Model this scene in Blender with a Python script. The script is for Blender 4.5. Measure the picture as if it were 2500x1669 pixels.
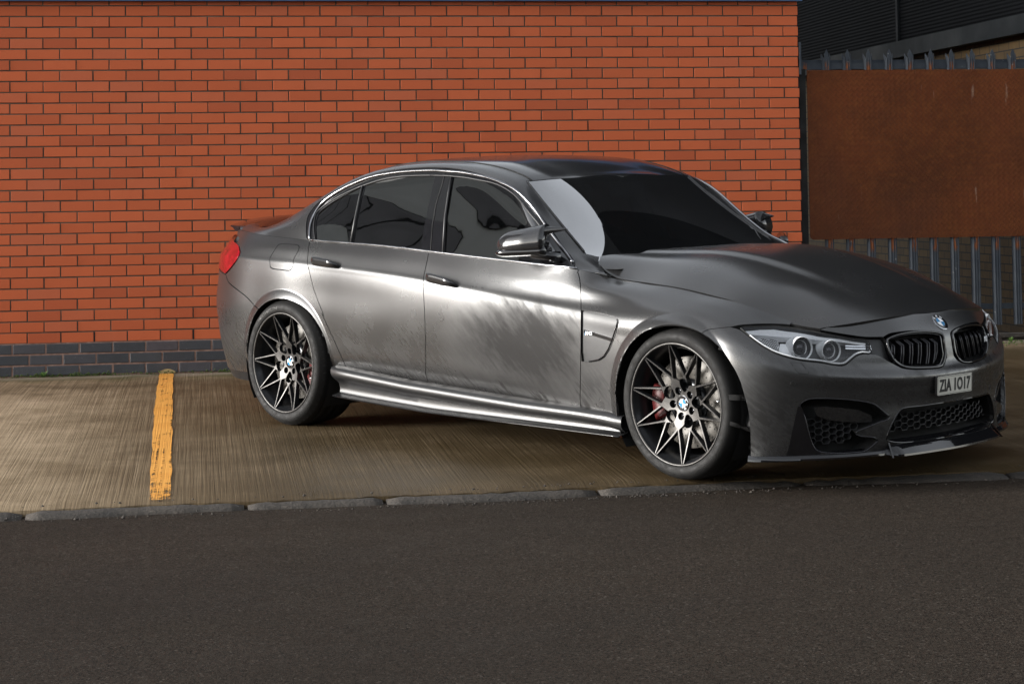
import bpy, math, random, json
import numpy as np
from mathutils import Vector, Matrix
from mathutils.geometry import delaunay_2d_cdt
R=math.radians
scene=bpy.context.scene
for o in list(bpy.data.objects): bpy.data.objects.remove(o)
COL=scene.collection
# ================================================================ camera, world, sun, exposure
cam_d=bpy.data.cameras.new('camera'); cam=bpy.data.objects.new('camera',cam_d); COL.objects.link(cam); scene.camera=cam
_ax=Matrix(((0.9882679,-0.1520644,-0.0142451),(-0.0074248,0.0453253,-0.9989447),(0.1525496,0.9873308,0.0436645)))
_m=Matrix((_ax[0],-_ax[1],-_ax[2])).transposed().to_4x4(); _m.translation=(1.173808,-14.326677,1.225197)
cam.matrix_world=_m
cam_d.sensor_width=36; cam_d.lens=4954.6/2500*36; cam_d.shift_y=-583.4/2500; cam_d.clip_end=500
world=bpy.data.worlds.new('World'); scene.world=world; world.use_nodes=True
SUN_AZ=math.atan2(-1,.02); SUN_EL=R(12)          # direction to the sun: far left along the street, low
nt=world.node_tree; nt.nodes.clear()
sky=nt.nodes.new('ShaderNodeTexSky'); sky.sky_type='NISHITA'; sky.sun_disc=False
sky.sun_elevation=SUN_EL; sky.sun_rotation=SUN_AZ%(2*math.pi); sky.dust_density=1.2; sky.air_density=1.0
hs=nt.nodes.new('ShaderNodeHueSaturation'); hs.inputs['Saturation'].default_value=.22
bg=nt.nodes.new('ShaderNodeBackground'); bg.inputs['Strength'].default_value=.15
wo=nt.nodes.new('ShaderNodeOutputWorld')
nt.links.new(sky.outputs[0],hs.inputs['Color'])
_tc=nt.nodes.new('ShaderNodeTexCoord'); _mp=nt.nodes.new('ShaderNodeMapping'); _mp.inputs['Scale'].default_value=(1,1,2.6); _cn=nt.nodes.new('ShaderNodeTexNoise'); _cn.inputs['Scale'].default_value=1.6; _cn.inputs['Detail'].default_value=6; _cn.inputs['Distortion'].default_value=.4
_cr=nt.nodes.new('ShaderNodeMapRange'); _cr.inputs[1].default_value=.32; _cr.inputs[2].default_value=.68; _cr.inputs[3].default_value=.72; _cr.inputs[4].default_value=1.42
_vm=nt.nodes.new('ShaderNodeVectorMath'); _vm.operation='SCALE'
nt.links.new(_tc.outputs['Generated'],_mp.inputs[0]); nt.links.new(_mp.outputs[0],_cn.inputs['Vector']); nt.links.new(_cn.outputs[0],_cr.inputs[0]); nt.links.new(hs.outputs[0],_vm.inputs[0]); nt.links.new(_cr.outputs[0],_vm.inputs['Scale'])
nt.links.new(_vm.outputs[0],bg.inputs['Color']); nt.links.new(bg.outputs[0],wo.inputs[0])
sd=bpy.data.lights.new('sun','SUN'); sd.energy=2.7; sd.angle=R(18); sd.color=(1,.98,.95)
sun=bpy.data.objects.new('sun',sd); COL.objects.link(sun)
_d=Vector((math.sin(SUN_AZ)*math.cos(SUN_EL),math.cos(SUN_AZ)*math.cos(SUN_EL),math.sin(SUN_EL)))
sun.rotation_euler=_d.to_track_quat('Z','Y').to_euler(); sun.location=_d*30
scene.view_settings.view_transform='Standard'; scene.view_settings.look='None'
scene.view_settings.exposure=1.5; scene.view_settings.gamma=1; scene.view_settings.use_curve_mapping=False
scene.cycles.max_bounces=8
random.seed(7); RNG=np.random.default_rng(7)
# ================================================================ materials
class NT:
    def __init__(s,name):
        s.m=bpy.data.materials.new(name); s.m.use_nodes=True; s.t=s.m.node_tree; s.t.nodes.clear()
        s.out=s.n('OutputMaterial'); s.p=s.n('BsdfPrincipled'); s.l(s.p.outputs[0],s.out.inputs['Surface'])
    def n(s,k,**kw):
        x=s.t.nodes.new('ShaderNode'+k)
        for a,b in kw.items(): setattr(x,a,b)
        return x
    def l(s,a,b): s.t.links.new(a,b)
    def tex(s,k='Object'):
        if not hasattr(s,'_tc'): s._tc=s.n('TexCoord')
        return s._tc.outputs[k]
    def mapped(s,scale=(1,1,1),loc=(0,0,0),rot=(0,0,0),k='Object'):
        m=s.n('Mapping'); m.inputs['Scale'].default_value=scale; m.inputs['Location'].default_value=loc; m.inputs['Rotation'].default_value=rot
        s.l(s.tex(k),m.inputs[0]); return m.outputs[0]
    def rotscaled(s,rot,scale):
        a=s.n('Mapping'); a.inputs['Rotation'].default_value=rot; s.l(s.tex(),a.inputs[0]); b=s.n('Mapping'); b.inputs['Scale'].default_value=scale; s.l(a.outputs[0],b.inputs[0]); return b.outputs[0]
    def noise(s,scale,vec=None,detail=4,rough=.55,dist=0):
        x=s.n('TexNoise'); x.inputs['Scale'].default_value=scale; x.inputs['Detail'].default_value=detail; x.inputs['Roughness'].default_value=rough; x.inputs['Distortion'].default_value=dist
        s.l(vec if vec is not None else s.tex(),x.inputs['Vector']); return x.outputs[0]
    def ramp(s,f,stops,interp='LINEAR'):
        x=s.n('ValToRGB'); x.color_ramp.interpolation=interp; e=x.color_ramp.elements
        while len(e)<len(stops): e.new(.5)
        for i,(p,c) in enumerate(stops):
            e[i].position=p; e[i].color=c if len(c)==4 else (*c,1)
        s.l(f,x.inputs[0]); return x.outputs[0]
    def rng(s,f,a,b,c=0,d=1,clamp=True):
        x=s.n('MapRange'); x.clamp=clamp
        for i,v in enumerate((a,b,c,d)): x.inputs[i+1].default_value=v
        s.l(f,x.inputs[0]); return x.outputs[0]
    def math(s,op,a,b=None):
        x=s.n('Math',operation=op)
        for i,v in enumerate((a,b)):
            if v is None: continue
            if isinstance(v,(int,float)): x.inputs[i].default_value=v
            else: s.l(v,x.inputs[i])
        return x.outputs[0]
    def mix(s,f,a,b,mode='MIX'):
        x=s.n('MixRGB',blend_type=mode)
        for i,v in enumerate((f,a,b)):
            if isinstance(v,(int,float)): x.inputs[i].default_value=v
            elif isinstance(v,tuple): x.inputs[i].default_value=v if len(v)==4 else (*v,1)
            else: s.l(v,x.inputs[i])
        return x.outputs[0]
    def bump(s,h,strength=.3,dist=.01,normal=None):
        x=s.n('Bump'); x.inputs['Strength'].default_value=strength; x.inputs['Distance'].default_value=dist
        s.l(h,x.inputs['Height']); 
        if normal is not None: s.l(normal,x.inputs['Normal'])
        return x.outputs[0]
    def set(s,**kw):
        for k,v in kw.items():
            k={'color':'Base Color','rough':'Roughness','metal':'Metallic','normal':'Normal','spec':'Specular IOR Level','coat':'Coat Weight','coatr':'Coat Roughness','alpha':'Alpha','emit':'Emission Color','emits':'Emission Strength','ior':'IOR','trans':'Transmission Weight'}[k]
            i=s.p.inputs[k]
            if isinstance(v,(int,float)): i.default_value=v
            elif isinstance(v,tuple): i.default_value=v if len(v)==4 else (*v,1)
            else: s.l(v,i)
        return s
def flat(name,color,rough=.5,metal=0,var=.12,scale=30,**kw):
    m=NT(name); f=m.noise(scale); c=m.mix(m.rng(f,.3,.7),tuple(x*(1-var) for x in color),tuple(min(1,x*(1+var)) for x in color))
    r=m.rng(m.noise(scale*.3),.3,.7,max(.02,rough*.85),min(1,rough*1.15))
    return m.set(color=c,rough=r,metal=metal,**kw).m
MAT={}
def build_mats():
    # satin charcoal wrap, with dried water film and road dust low on the flanks
    m=NT('satin_paint'); o=m.tex()
    sx=m.n('SeparateXYZ'); m.l(o,sx.inputs[0])
    low=m.rng(sx.outputs[2],.62,.25)                                  # road film gathers low on the panels
    n1=m.noise(3.5,detail=6); n2=m.noise(60,detail=3)
    streak=m.noise(1,m.rotscaled((0,R(48),0),(55,20,7)),detail=5,rough=.65)
    film=m.math('MULTIPLY',low,m.rng(m.math('MULTIPLY',n1,m.rng(streak,.3,.7,.6,1.3)),.38,.62))
    sxx=m.math('MULTIPLY',m.math('SUBTRACT',sx.outputs[0],1.86),1.9); szz=m.math('MULTIPLY',m.math('SUBTRACT',sx.outputs[2],.53),4.0)
    rr=m.math('ADD',m.math('MULTIPLY',sxx,sxx),m.math('MULTIPLY',szz,szz)); rr=m.math('ADD',rr,m.math('MULTIPLY',m.math('SUBTRACT',m.noise(1,m.rotscaled((0,R(48),0),(16,8,5)),detail=7,rough=.65),.5),1.5))
    smudge=m.rng(rr,1.5,-.1); film=m.math('MAXIMUM',film,m.math('MULTIPLY',smudge,m.rng(streak,.3,.62,.85,1.0)))
    col=m.mix(m.math('MULTIPLY',film,.45),(.017,.0168,.017),(.014,.0125,.011))
    col=m.mix(m.rng(n2,.62,.80,0,.18),col,(.030,.028,.026))
    rgh=m.math('ADD',m.rng(n1,.3,.7,.235,.285),m.math('MULTIPLY',film,.34))
    b=m.bump(m.math('ADD',m.math('MULTIPLY',streak,film),m.math('MULTIPLY',n2,.04)),.05,.003)
    MAT['paint']=m.set(color=col,rough=rgh,metal=0.,spec=m.rng(film,.1,.8,.7,.12),coat=m.rng(film,0,.7,.42,.0),coatr=.24,normal=b).m
    MAT['sillpaint']=flat('sill_satin_paint',(.014,.014,.0145),.34,var=.15,scale=6,spec=.6,coat=.2)
    MAT['gloss']=flat('gloss_black',(.006,.006,.007),.06,var=.1,coat=.5)
    MAT['satinblk']=flat('satin_black_plastic',(.010,.010,.011),.42,var=.2)
    MAT['void']=flat('underbody_black',(.003,.003,.003),.9,var=.2)
    m=NT('carbon_fibre'); w=m.n('TexChecker'); w.inputs['Scale'].default_value=260; m.l(m.mapped(rot=(0,0,R(45))),w.inputs['Vector'])
    MAT['carbon']=m.set(color=m.mix(w.outputs[1],(.011,.011,.012),(.017,.017,.018)),rough=.15,coat=.35,coatr=.05,metal=.0).m
    MAT['trim']=flat('gloss_trim',(.05,.05,.055),.12,metal=.7,var=.1)
    MAT['trim_sheen']=flat('window_trim_sheen',(.30,.30,.31),.16,metal=1,var=.1)  # black gloss trim, its bright reflection put into a lighter metal colour
    MAT['silver']=flat('bright_metal',(.75,.76,.78),.13,metal=1,var=.06)
    MAT['reflector']=flat('reflector_silver',(.97,.98,1.0),.2,metal=.0,var=.08,scale=80)
    MAT['rimface']=flat('machined_rim_face',(.055,.053,.051),.42,metal=.85,var=.2,scale=60)
    MAT['rimdark']=flat('dark_rim_paint',(.018,.019,.021),.3,metal=.5,var=.2)
    m=NT('brake_disc_steel'); MAT['disc']=m.set(color=m.mix(m.noise(90),(.055,.050,.043),(.085,.078,.068)),rough=.5,metal=.3).m
    MAT['red']=flat('red_caliper',(.05,.002,.002),.45,var=.2)
    m=NT('tyre_rubber'); f=m.noise(45,detail=6); MAT['rubber']=m.set(color=m.mix(m.rng(f,.35,.75),(.003,.003,.003),(.0075,.0068,.006)),rough=m.rng(f,.3,.7,.6,.85),spec=.3,normal=m.bump(m.noise(300),.25,.002)).m
    MAT['tyretext']=flat('tyre_lettering',(.022,.021,.020),.55,var=.2)
    MAT['white']=flat('plate_white',(.50,.49,.44),.35,var=.08,scale=60)
    MAT['black']=flat('matt_black_ink',(.006,.006,.006),.5)
    MAT['blue']=flat('badge_blue',(.02,.17,.36),.2)
    MAT['badgewhite']=flat('badge_white',(.8,.82,.84),.2)
    MAT['lampred']=flat('tail_lamp_red',(.17,.003,.008),.10,var=.45,scale=25,coat=1.)
    MAT['seat']=flat('seat_leather',(.05,.05,.052),.5)
    # tinted glass: mirror-like skin over a dark see-through tint
    for nm,tint,refl in (('glass',(.055,.058,.062),1.0),('wsglass',(.45,.48,.47),1.0)):
        m=NT(nm+'_tinted'); t=m.n('BsdfTransparent'); t.inputs[0].default_value=(*tint,1)
        g=m.n('BsdfGlossy'); g.inputs['Roughness'].default_value=.012; g.inputs['Color'].default_value=(1,1,1,1)
        fr=m.n('Fresnel'); fr.inputs[0].default_value=1.62; mx=m.n('MixShader')
        (m.l(m.bump(m.noise(2.2,detail=1),.022,.02),g.inputs['Normal']) if False else None)
        m.l(m.math('MINIMUM',m.math('MULTIPLY',fr.outputs[0],2.4 if nm=='glass' else 5.6),.85),mx.inputs[0]); m.l(t.outputs[0],mx.inputs[1]); m.l(g.outputs[0],mx.inputs[2]); m.l(mx.outputs[0],m.out.inputs['Surface'])
        MAT[nm]=m.m
    m=NT('lamp_lens'); t=m.n('BsdfTransparent'); t.inputs[0].default_value=(.96,.97,.98,1); g=m.n('BsdfGlossy'); g.inputs['Roughness'].default_value=.02
    fr=m.n('Fresnel'); fr.inputs[0].default_value=1.45; mx=m.n('MixShader'); m.l(fr.outputs[0],mx.inputs[0]); m.l(t.outputs[0],mx.inputs[1]); m.l(g.outputs[0],mx.inputs[2]); m.l(mx.outputs[0],m.out.inputs['Surface']); MAT['lens']=m.m
    # ---- place
    m=NT('red_brick'); a=m.n('Attribute'); a.attribute_name='tone'
    base=m.ramp(a.outputs['Fac'],[(0,(.34,.064,.018)),(.25,(.41,.080,.021)),(.75,(.455,.092,.026)),(1,(.40,.090,.033))])
    f=m.noise(9,detail=6); fine=m.noise(160,detail=3)
    c=m.mix(m.rng(f,.3,.75,0,.35),base,(.36,.075,.022)); c=m.mix(m.rng(fine,.66,.78,0,.4),c,(.60,.30,.18))
    c=m.mix(m.rng(m.noise(120,detail=2),.70,.76,0,.7),c,(.08,.03,.02))
    eff=m.rng(m.noise(1.3,m.mapped((1,1,2.2)),detail=7,rough=.65),.66,.80,0,.35); c=m.mix(eff,c,(.55,.40,.33))
    MAT['brick']=m.set(color=c,rough=.82,normal=m.bump(fine,.35,.003)).m
    m=NT('mortar'); f=m.noise(6,detail=6); MAT['mortar']=m.set(color=m.mix(m.rng(f,.3,.7),(.050,.034,.024),(.13,.095,.070)),rough=.95,normal=m.bump(m.noise(200),.5,.003)).m
    m=NT('blue_brick'); a=m.n('Attribute'); a.attribute_name='tone'
    c=m.ramp(a.outputs['Fac'],[(0,(.028,.030,.036)),(.6,(.043,.045,.052)),(.85,(.05,.045,.052)),(1,(.06,.048,.055))]); f=m.noise(14,detail=6)
    c=m.mix(m.rng(f,.45,.75,0,.5),c,(.022,.022,.022)); c=m.mix(m.rng(m.noise(150),.70,.76,0,.8),c,(.4,.38,.35))
    MAT['blueb']=m.set(color=c,rough=.55,normal=m.bump(m.noise(60),.4,.004)).m
    m=NT('pink_mortar'); f=m.noise(20,detail=6); MAT['pmortar']=m.set(color=m.mix(m.rng(f,.35,.7),(.15,.085,.065),(.30,.19,.15)),rough=.95,normal=m.bump(m.noise(150),.6,.004)).m
    MAT['fascia']=flat('blue_flashing',(.035,.085,.19),.4,var=.2,scale=4)
    # broom-finished concrete apron
    m=NT('brushed_concrete'); g=m.tex('Object'); sx=m.n('SeparateXYZ'); m.l(g,sx.inputs[0])
    line=m.noise(1,m.mapped((85,.55,1)),detail=3,rough=.75,dist=.10); line2=m.noise(1,m.mapped((33,.35,1)),detail=4,rough=.7,dist=.12)
    big=m.noise(.55,detail=5); mid=m.noise(2.6,detail=7,rough=.65); fin=m.noise(70,detail=4)
    c=m.mix(m.rng(big,.35,.65),(.19,.140,.084),(.27,.205,.132)); c=m.mix(m.rng(mid,.38,.68,0,.55),c,(.10,.068,.036))
    c=m.mix(m.rng(line,.42,.60,.0,.62),c,(.070,.046,.025)); c=m.mix(m.rng(line2,.58,.70,0,.55),c,(.40,.31,.21)); c=m.mix(m.rng(line2,.40,.32,0,.6),c,(.05,.033,.018))
    lit_left=m.math('MULTIPLY',m.rng(sx.outputs[0],1.0,-.2),m.math('MULTIPLY',m.rng(sx.outputs[1],-1.0,-1.9),m.rng(mid,.62,.35,.35,1))); c=m.mix(m.math('MULTIPLY',lit_left,.65),c,(.42,.33,.225))  # pool of light at the left, painted into the concrete colour
    c=m.mix(m.rng(fin,.64,.78,0,.6),c,(.33,.26,.19))
    c=m.mix(m.rng(m.noise(1.1,m.mapped((1,1,1),(7,3,0)),detail=8,rough=.7),.52,.66,0,.5),c,(.075,.052,.028))
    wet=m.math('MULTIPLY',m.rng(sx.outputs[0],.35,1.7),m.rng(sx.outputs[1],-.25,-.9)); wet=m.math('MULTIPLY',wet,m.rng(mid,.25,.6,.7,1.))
    c=m.mix(m.math('MULTIPLY',wet,.90),c,(.040,.027,.012),'MIX'); sh=m.math('MULTIPLY',m.rng(m.math('ABSOLUTE',m.math('ADD',sx.outputs[1],.95)),.55,.1),m.rng(mid,.3,.6,.3,1)); c=m.mix(m.math('MULTIPLY',sh,.55),c,(.055,.040,.020))  # second mix paints a shadow band along the wall into the colour
    moss=m.math('MULTIPLY',m.rng(sx.outputs[1],-.75,-.18),m.rng(m.noise(2.1,detail=6),.42,.62)); c=m.mix(m.math('MULTIPLY',moss,.8),c,(.040,.045,.010))
    edge=m.rng(sx.outputs[1],-.32,-.10); c=m.mix(m.math('MULTIPLY',edge,m.rng(mid,.35,.6,.1,.8)),c,(.24,.20,.15))
    rgh=m.rng(wet,0,1,.85,.52); b=m.bump(line,.55,.006); b=m.bump(fin,.3,.003,b)
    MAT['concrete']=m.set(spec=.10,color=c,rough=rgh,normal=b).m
    m=NT('yellow_line_paint'); line=m.noise(1,m.mapped((95,1.6,1)),detail=4,rough=.7,dist=.6); wv=m.noise(1,m.mapped((12,5,1)),detail=8,rough=.8); line=m.noise(1,m.mapped((85,.55,1)),detail=3,rough=.75,dist=.10)
    sx=m.n('SeparateXYZ'); m.l(m.tex(),sx.inputs[0]); f=m.math('ADD',m.math('MULTIPLY',line,.45),m.math('MULTIPLY',wv,.60)); f=m.math('ADD',f,m.math('MULTIPLY',m.rng(sx.outputs[1],-5.6,-4.9,.16,0),.5)); k=m.math('SUBTRACT',1.0,m.rng(f,.54,.64))
    c=m.mix(m.rng(m.noise(4),.3,.7),(.56,.235,.022),(.62,.29,.045)); m.set(color=c,rough=.7,normal=m.bump(line,.5,.006)); tr=m.n('BsdfTransparent'); mx=m.n('MixShader'); m.l(m.rng(k,.15,.75,0,1),mx.inputs[0]); m.l(tr.outputs[0],mx.inputs[1]); m.l(m.p.outputs[0],mx.inputs[2]); m.l(mx.outputs[0],m.out.inputs['Surface']); MAT['yline']=m.m
    m=NT('kerb_stone'); f=m.noise(5,detail=8,rough=.7); g=m.noise(55,detail=4); c=m.mix(m.rng(f,.3,.7),(.011,.0095,.008),(.048,.039,.031)); c=m.mix(m.rng(g,.6,.75,0,.6),c,(.11,.092,.075))
    MAT['kerb']=m.set(color=c,rough=.85,normal=m.bump(m.math('ADD',f,m.math('MULTIPLY',g,.4)),.9,.015)).m
    m=NT('asphalt'); v=m.n('TexVoronoi'); v.inputs['Scale'].default_value=150; m.l(m.tex(),v.inputs['Vector']); v2=m.n('TexVoronoi'); v2.inputs['Scale'].default_value=340; m.l(m.tex(),v2.inputs['Vector'])
    sc=m.n('SeparateColor'); m.l(v.outputs['Color'],sc.inputs[0]); sc2=m.n('SeparateColor'); m.l(v2.outputs['Color'],sc2.inputs[0])
    big=m.noise(.5,detail=5); mid=m.noise(3,detail=6)
    c=m.mix(sc.outputs[0],(.0070,.0058,.0046),(.040,.033,.026)); c=m.mix(m.rng(sc2.outputs[0],.6,1,0,.8),c,(.060,.046,.035)); c=m.mix(m.rng(sc.outputs[1],.965,.98,0,.6),c,(.10,.085,.072))
    c=m.mix(m.rng(sc2.outputs[1],.90,.96,0,.6),c,(.05,.025,.017)); c=m.mix(m.rng(big,.35,.7,0,.35),c,(.013,.012,.0115)); c=m.mix(m.rng(mid,.5,.75,0,.3),c,(.028,.022,.017))
    MAT['asphalt']=m.set(spec=.04,color=c,rough=m.rng(mid,.3,.7,.68,.86),normal=m.bump(m.math('ADD',m.noise(150,detail=3),m.math('MULTIPLY',m.noise(420,detail=2),.6)),.55,.004)).m
    # rusted chequer plate
    m=NT('rusted_chequer_plate'); f=m.noise(1.1,detail=7,rough=.6); g=m.noise(22,detail=5,rough=.7); 
    c=m.mix(m.rng(f,.35,.68),(.060,.018,.006),(.120,.032,.010)); c=m.mix(m.rng(g,.45,.72,0,.5),c,(.15,.052,.013)); c=m.mix(m.rng(m.noise(.8,m.mapped((1,1,1),(4,2,9)),detail=4),.5,.72,0,.75),c,(.040,.018,.012))
    c=m.mix(m.rng(m.noise(1,m.mapped((16,16,3)),detail=5),.70,.78,0,.5),c,(.33,.25,.19))
    w1=m.n('TexWave',wave_type='BANDS',bands_direction='X'); w1.inputs['Scale'].default_value=11; w1.inputs['Distortion'].default_value=0; m.l(m.mapped((1,1,1),rot=(0,R(45),0)),w1.inputs['Vector'])
    w2=m.n('TexWave',wave_type='BANDS',bands_direction='Z'); w2.inputs['Scale'].default_value=11; m.l(m.mapped((1,1,1),rot=(0,R(45),0)),w2.inputs['Vector'])
    ck=m.n('TexChecker'); ck.inputs['Scale'].default_value=36; m.l(m.mapped((1,.0,1),rot=(0,R(45),0)),ck.inputs['Vector'])
    tread=m.math('ADD',m.math('MULTIPLY',m.rng(w1.outputs[1],.72,.95),ck.outputs[1]),m.math('MULTIPLY',m.rng(w2.outputs[1],.72,.95),m.math('SUBTRACT',1.0,ck.outputs[1])))
    c=m.mix(m.math('MULTIPLY',tread,.30),c,(.07,.028,.012)); MAT['rust']=m.set(color=c,rough=.8,metal=.0,spec=.15,normal=m.bump(m.math('ADD',tread,m.math('MULTIPLY',g,.3)),.8,.004)).m
    m=NT('galvanised_steel'); sx=m.n('SeparateXYZ'); m.l(m.tex(),sx.inputs[0]); f=m.noise(7,detail=6)
    c=m.mix(m.rng(f,.3,.7),(.026,.032,.042),(.050,.057,.066)); z=sx.outputs[2]
    px_=m.math('ABSOLUTE',m.math('SUBTRACT',m.math('FRACT',m.math('DIVIDE',m.math('ADD',sx.outputs[0],8.523),.16)),.5)); px_=m.rng(m.math('ADD',px_,m.math('MULTIPLY',m.noise(40),.06)),.135,.115)
    scr=m.math('MULTIPLY',m.math('MULTIPLY',m.rng(z,.735,.77),m.rng(z,.86,.84)),m.rng(m.noise(1,m.mapped((60,1,9)),detail=3),.40,.50)); 
    scr2=m.math('MULTIPLY',m.math('MULTIPLY',m.rng(z,2.07,2.08),m.rng(z,2.15,2.11)),m.rng(m.noise(1,m.mapped((60,1,9)),detail=3),.44,.54))
    c=m.mix(m.math('MULTIPLY',px_,m.math('MAXIMUM',scr,scr2)),c,(.17,.055,.020)); c=m.mix(m.rng(m.noise(30),.68,.75,0,.6),c,(.25,.25,.24)); MAT['galv']=m.set(color=c,rough=.7,metal=.0,spec=.15,normal=m.bump(f,.2,.004)).m
    m=NT('dark_cladding'); w=m.n('TexWave',wave_type='BANDS',bands_direction='Z',wave_profile='SIN'); w.inputs['Scale'].default_value=9; m.l(m.tex(),w.inputs['Vector'])
    MAT['clad']=m.set(color=m.mix(m.rng(m.noise(.7,detail=5),.3,.7),(.0022,.0025,.003),(.004,.0045,.0055)),rough=.8,metal=.0,spec=.03,normal=m.bump(w.outputs[1],.5,.012)).m
    MAT['midclad']=flat('mid_grey_cladding',(.17,.165,.17),.8,var=.15,scale=.6,spec=.1)
    MAT['gutter']=flat('grey_gutter',(.007,.0085,.010),.7,spec=.1,var=.2,scale=5)
    m=NT('buff_brick'); bt=m.n('TexBrick'); bt.inputs['Scale'].default_value=1; bt.inputs['Brick Width'].default_value=.225; bt.inputs['Row Height'].default_value=.075; bt.inputs['Mortar Size'].default_value=.006
    bt.inputs['Color1'].default_value=(.13,.080,.027,1); bt.inputs['Color2'].default_value=(.085,.052,.019,1); bt.inputs['Mortar'].default_value=(.022,.018,.013,1)
    cx_=m.n('CombineXYZ'); sx=m.n('SeparateXYZ'); m.l(m.tex(),sx.inputs[0]); m.l(m.math('ADD',sx.outputs[1],sx.outputs[0]),cx_.inputs[0]); m.l(sx.outputs[2],cx_.inputs[1]); m.l(cx_.outputs[0],bt.inputs['Vector'])
    c=m.mix(m.rng(m.noise(12,detail=5),.3,.7,0,.5),bt.outputs[0],(.24,.16,.07),'MULTIPLY'); c=m.mix(.55,bt.outputs[0],c)
    MAT['buff']=m.set(color=c,rough=.85,normal=m.bump(bt.outputs[1],-.5,.006)).m
    MAT['pale']=flat('pale_panels',(.42,.42,.40),.6,var=.1,scale=1)
    m=NT('moss'); f=m.noise(40,detail=5); MAT['moss']=m.set(color=m.mix(m.rng(f,.3,.7),(.028,.05,.008),(.085,.125,.02)),rough=.95,normal=m.bump(m.noise(150),1,.01)).m
    MAT['ochre']=flat('ochre_splash',(.32,.24,.11),.8,var=.3)
    MAT['leaf']=flat('weed_leaf',(.09,.17,.03),.6,var=.3)
    MAT['soil']=flat('dark_soil',(.02,.018,.014),.95,var=.3,scale=15)
build_mats()
# ================================================================ helpers
def link(name,me,mat=None,parent=None):
    o=bpy.data.objects.new(name,me); COL.objects.link(o)
    if mat is not None:
        for mm in (mat if isinstance(mat,(list,tuple)) else [mat]): me.materials.append(MAT[mm] if isinstance(mm,str) else mm)
    if parent is not None: o.parent=parent
    return o
def mesh(V,F,smooth=False,mi=None):
    me=bpy.data.meshes.new('mesh'); me.from_pydata([tuple(map(float,v)) for v in V],[],[tuple(map(int,f)) for f in F]); 
    if mi is not None: me.polygons.foreach_set('material_index',np.array(mi,dtype=np.int32))
    if smooth: me.polygons.foreach_set('use_smooth',np.ones(len(me.polygons),dtype=bool))
    me.update(); return me
class MB:
    """collects shapes into one mesh"""
    def __init__(s): s.V=[];s.F=[];s.M=[];s.S=[]
    def add(s,V,F,m=0,sm=False):
        b=len(s.V); s.V+= [tuple(v) for v in V]; s.F+=[tuple(i+b for i in f) for f in F]; s.M+=[m]*len(F); s.S+=[sm]*len(F)
    def box(s,a,b,m=0,bev=0):
        x0,y0,z0=a;x1,y1,z1=b
        V=[(x,y,z) for x in (x0,x1) for y in (y0,y1) for z in (z0,z1)]
        s.add(V,[(0,1,3,2),(4,6,7,5),(0,4,5,1),(2,3,7,6),(0,2,6,4),(1,5,7,3)],m)
    def tube(s,P,r,n=8,m=0,flatten=None,close=False,cap=True):
        P=[Vector(p) for p in P]; k=len(P); rr=r if isinstance(r,(list,tuple,np.ndarray)) else [r]*k
        up=Vector((0,0,1)); V=[]
        for i in range(k):
            a=P[(i-1)%k] if (i>0 or close) else P[i]; b=P[(i+1)%k] if (i<k-1 or close) else P[i]
            t=(b-a); t=t.normalized() if t.length>1e-9 else Vector((1,0,0))
            u=up.cross(t); u=u.normalized() if u.length>1e-3 else Vector((0,1,0)).cross(t).normalized()
            w=t.cross(u)
            for j in range(n):
                an=2*math.pi*j/n; V.append(P[i]+(u*math.cos(an)+w*math.sin(an))*rr[i])
        F=[]
        for i in range(k if close else k-1):
            for j in range(n):
                a=i*n+j;b=i*n+(j+1)%n;c=((i+1)%k)*n+(j+1)%n;d=((i+1)%k)*n+j; F.append((a,b,c,d))
        if cap and not close: F.append(tuple(range(n))[::-1]); F.append(tuple((k-1)*n+j for j in range(n)))
        s.add(V,F,m,True)
    def ribbon(s,A,B,m=0,sm=True):
        """quad strip between polylines A and B"""
        n=len(A); s.add(list(A)+list(B),[(i,i+1,n+i+1,n+i) for i in range(n-1)],m,sm)
    def loft(s,rows,m=0,close=False,sm=True,caps=False):
        n=len(rows[0]); V=[p for r in rows for p in r]; F=[]
        for i in range(len(rows)-1):
            for j in range(n if close else n-1): F.append((i*n+j,i*n+(j+1)%n,(i+1)*n+(j+1)%n,(i+1)*n+j))
        if caps: F.append(tuple(range(n))[::-1]); F.append(tuple((len(rows)-1)*n+j for j in range(n)))
        s.add(V,F,m,sm)
    def lathe(s,prof,n=64,axis='y',c=(0,0,0),m=0,sm=True,close=False):
        rows=[]
        for i in range(n):
            a=2*math.pi*i/n; rows.append([(c[0]+r*math.cos(a),c[1]+h,c[2]+r*math.sin(a)) if axis=='y' else (c[0]+r*math.cos(a),c[1]+r*math.sin(a),c[2]+h) for r,h in prof])
        k=len(prof); V=[p for r in rows for p in r]; F=[(i*k+j,((i+1)%n)*k+j,((i+1)%n)*k+j+1,i*k+j+1) for i in range(n) for j in range(k-1)]
        s.add(V,F,m,sm)
    def obj(s,name,mat,parent=None,sharp=None):
        me=mesh(s.V,s.F,mi=s.M); me.polygons.foreach_set('use_smooth',np.array(s.S,dtype=bool))
        o=link(name,me,mat,parent)
        if sharp is not None:
            try: me.set_sharp_from_angle(angle=R(sharp))
            except Exception: pass
        return o
def tag(o,label=None,cat=None,group=None,kind=None):
    for k,v in (('label',label),('category',cat),('group',group),('kind',kind)):
        if v: o[k]=v
    return o
def empty(name,loc=(0,0,0)):
    o=bpy.data.objects.new(name,None); COL.objects.link(o); o.location=loc; o.empty_display_size=.2; return o
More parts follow.
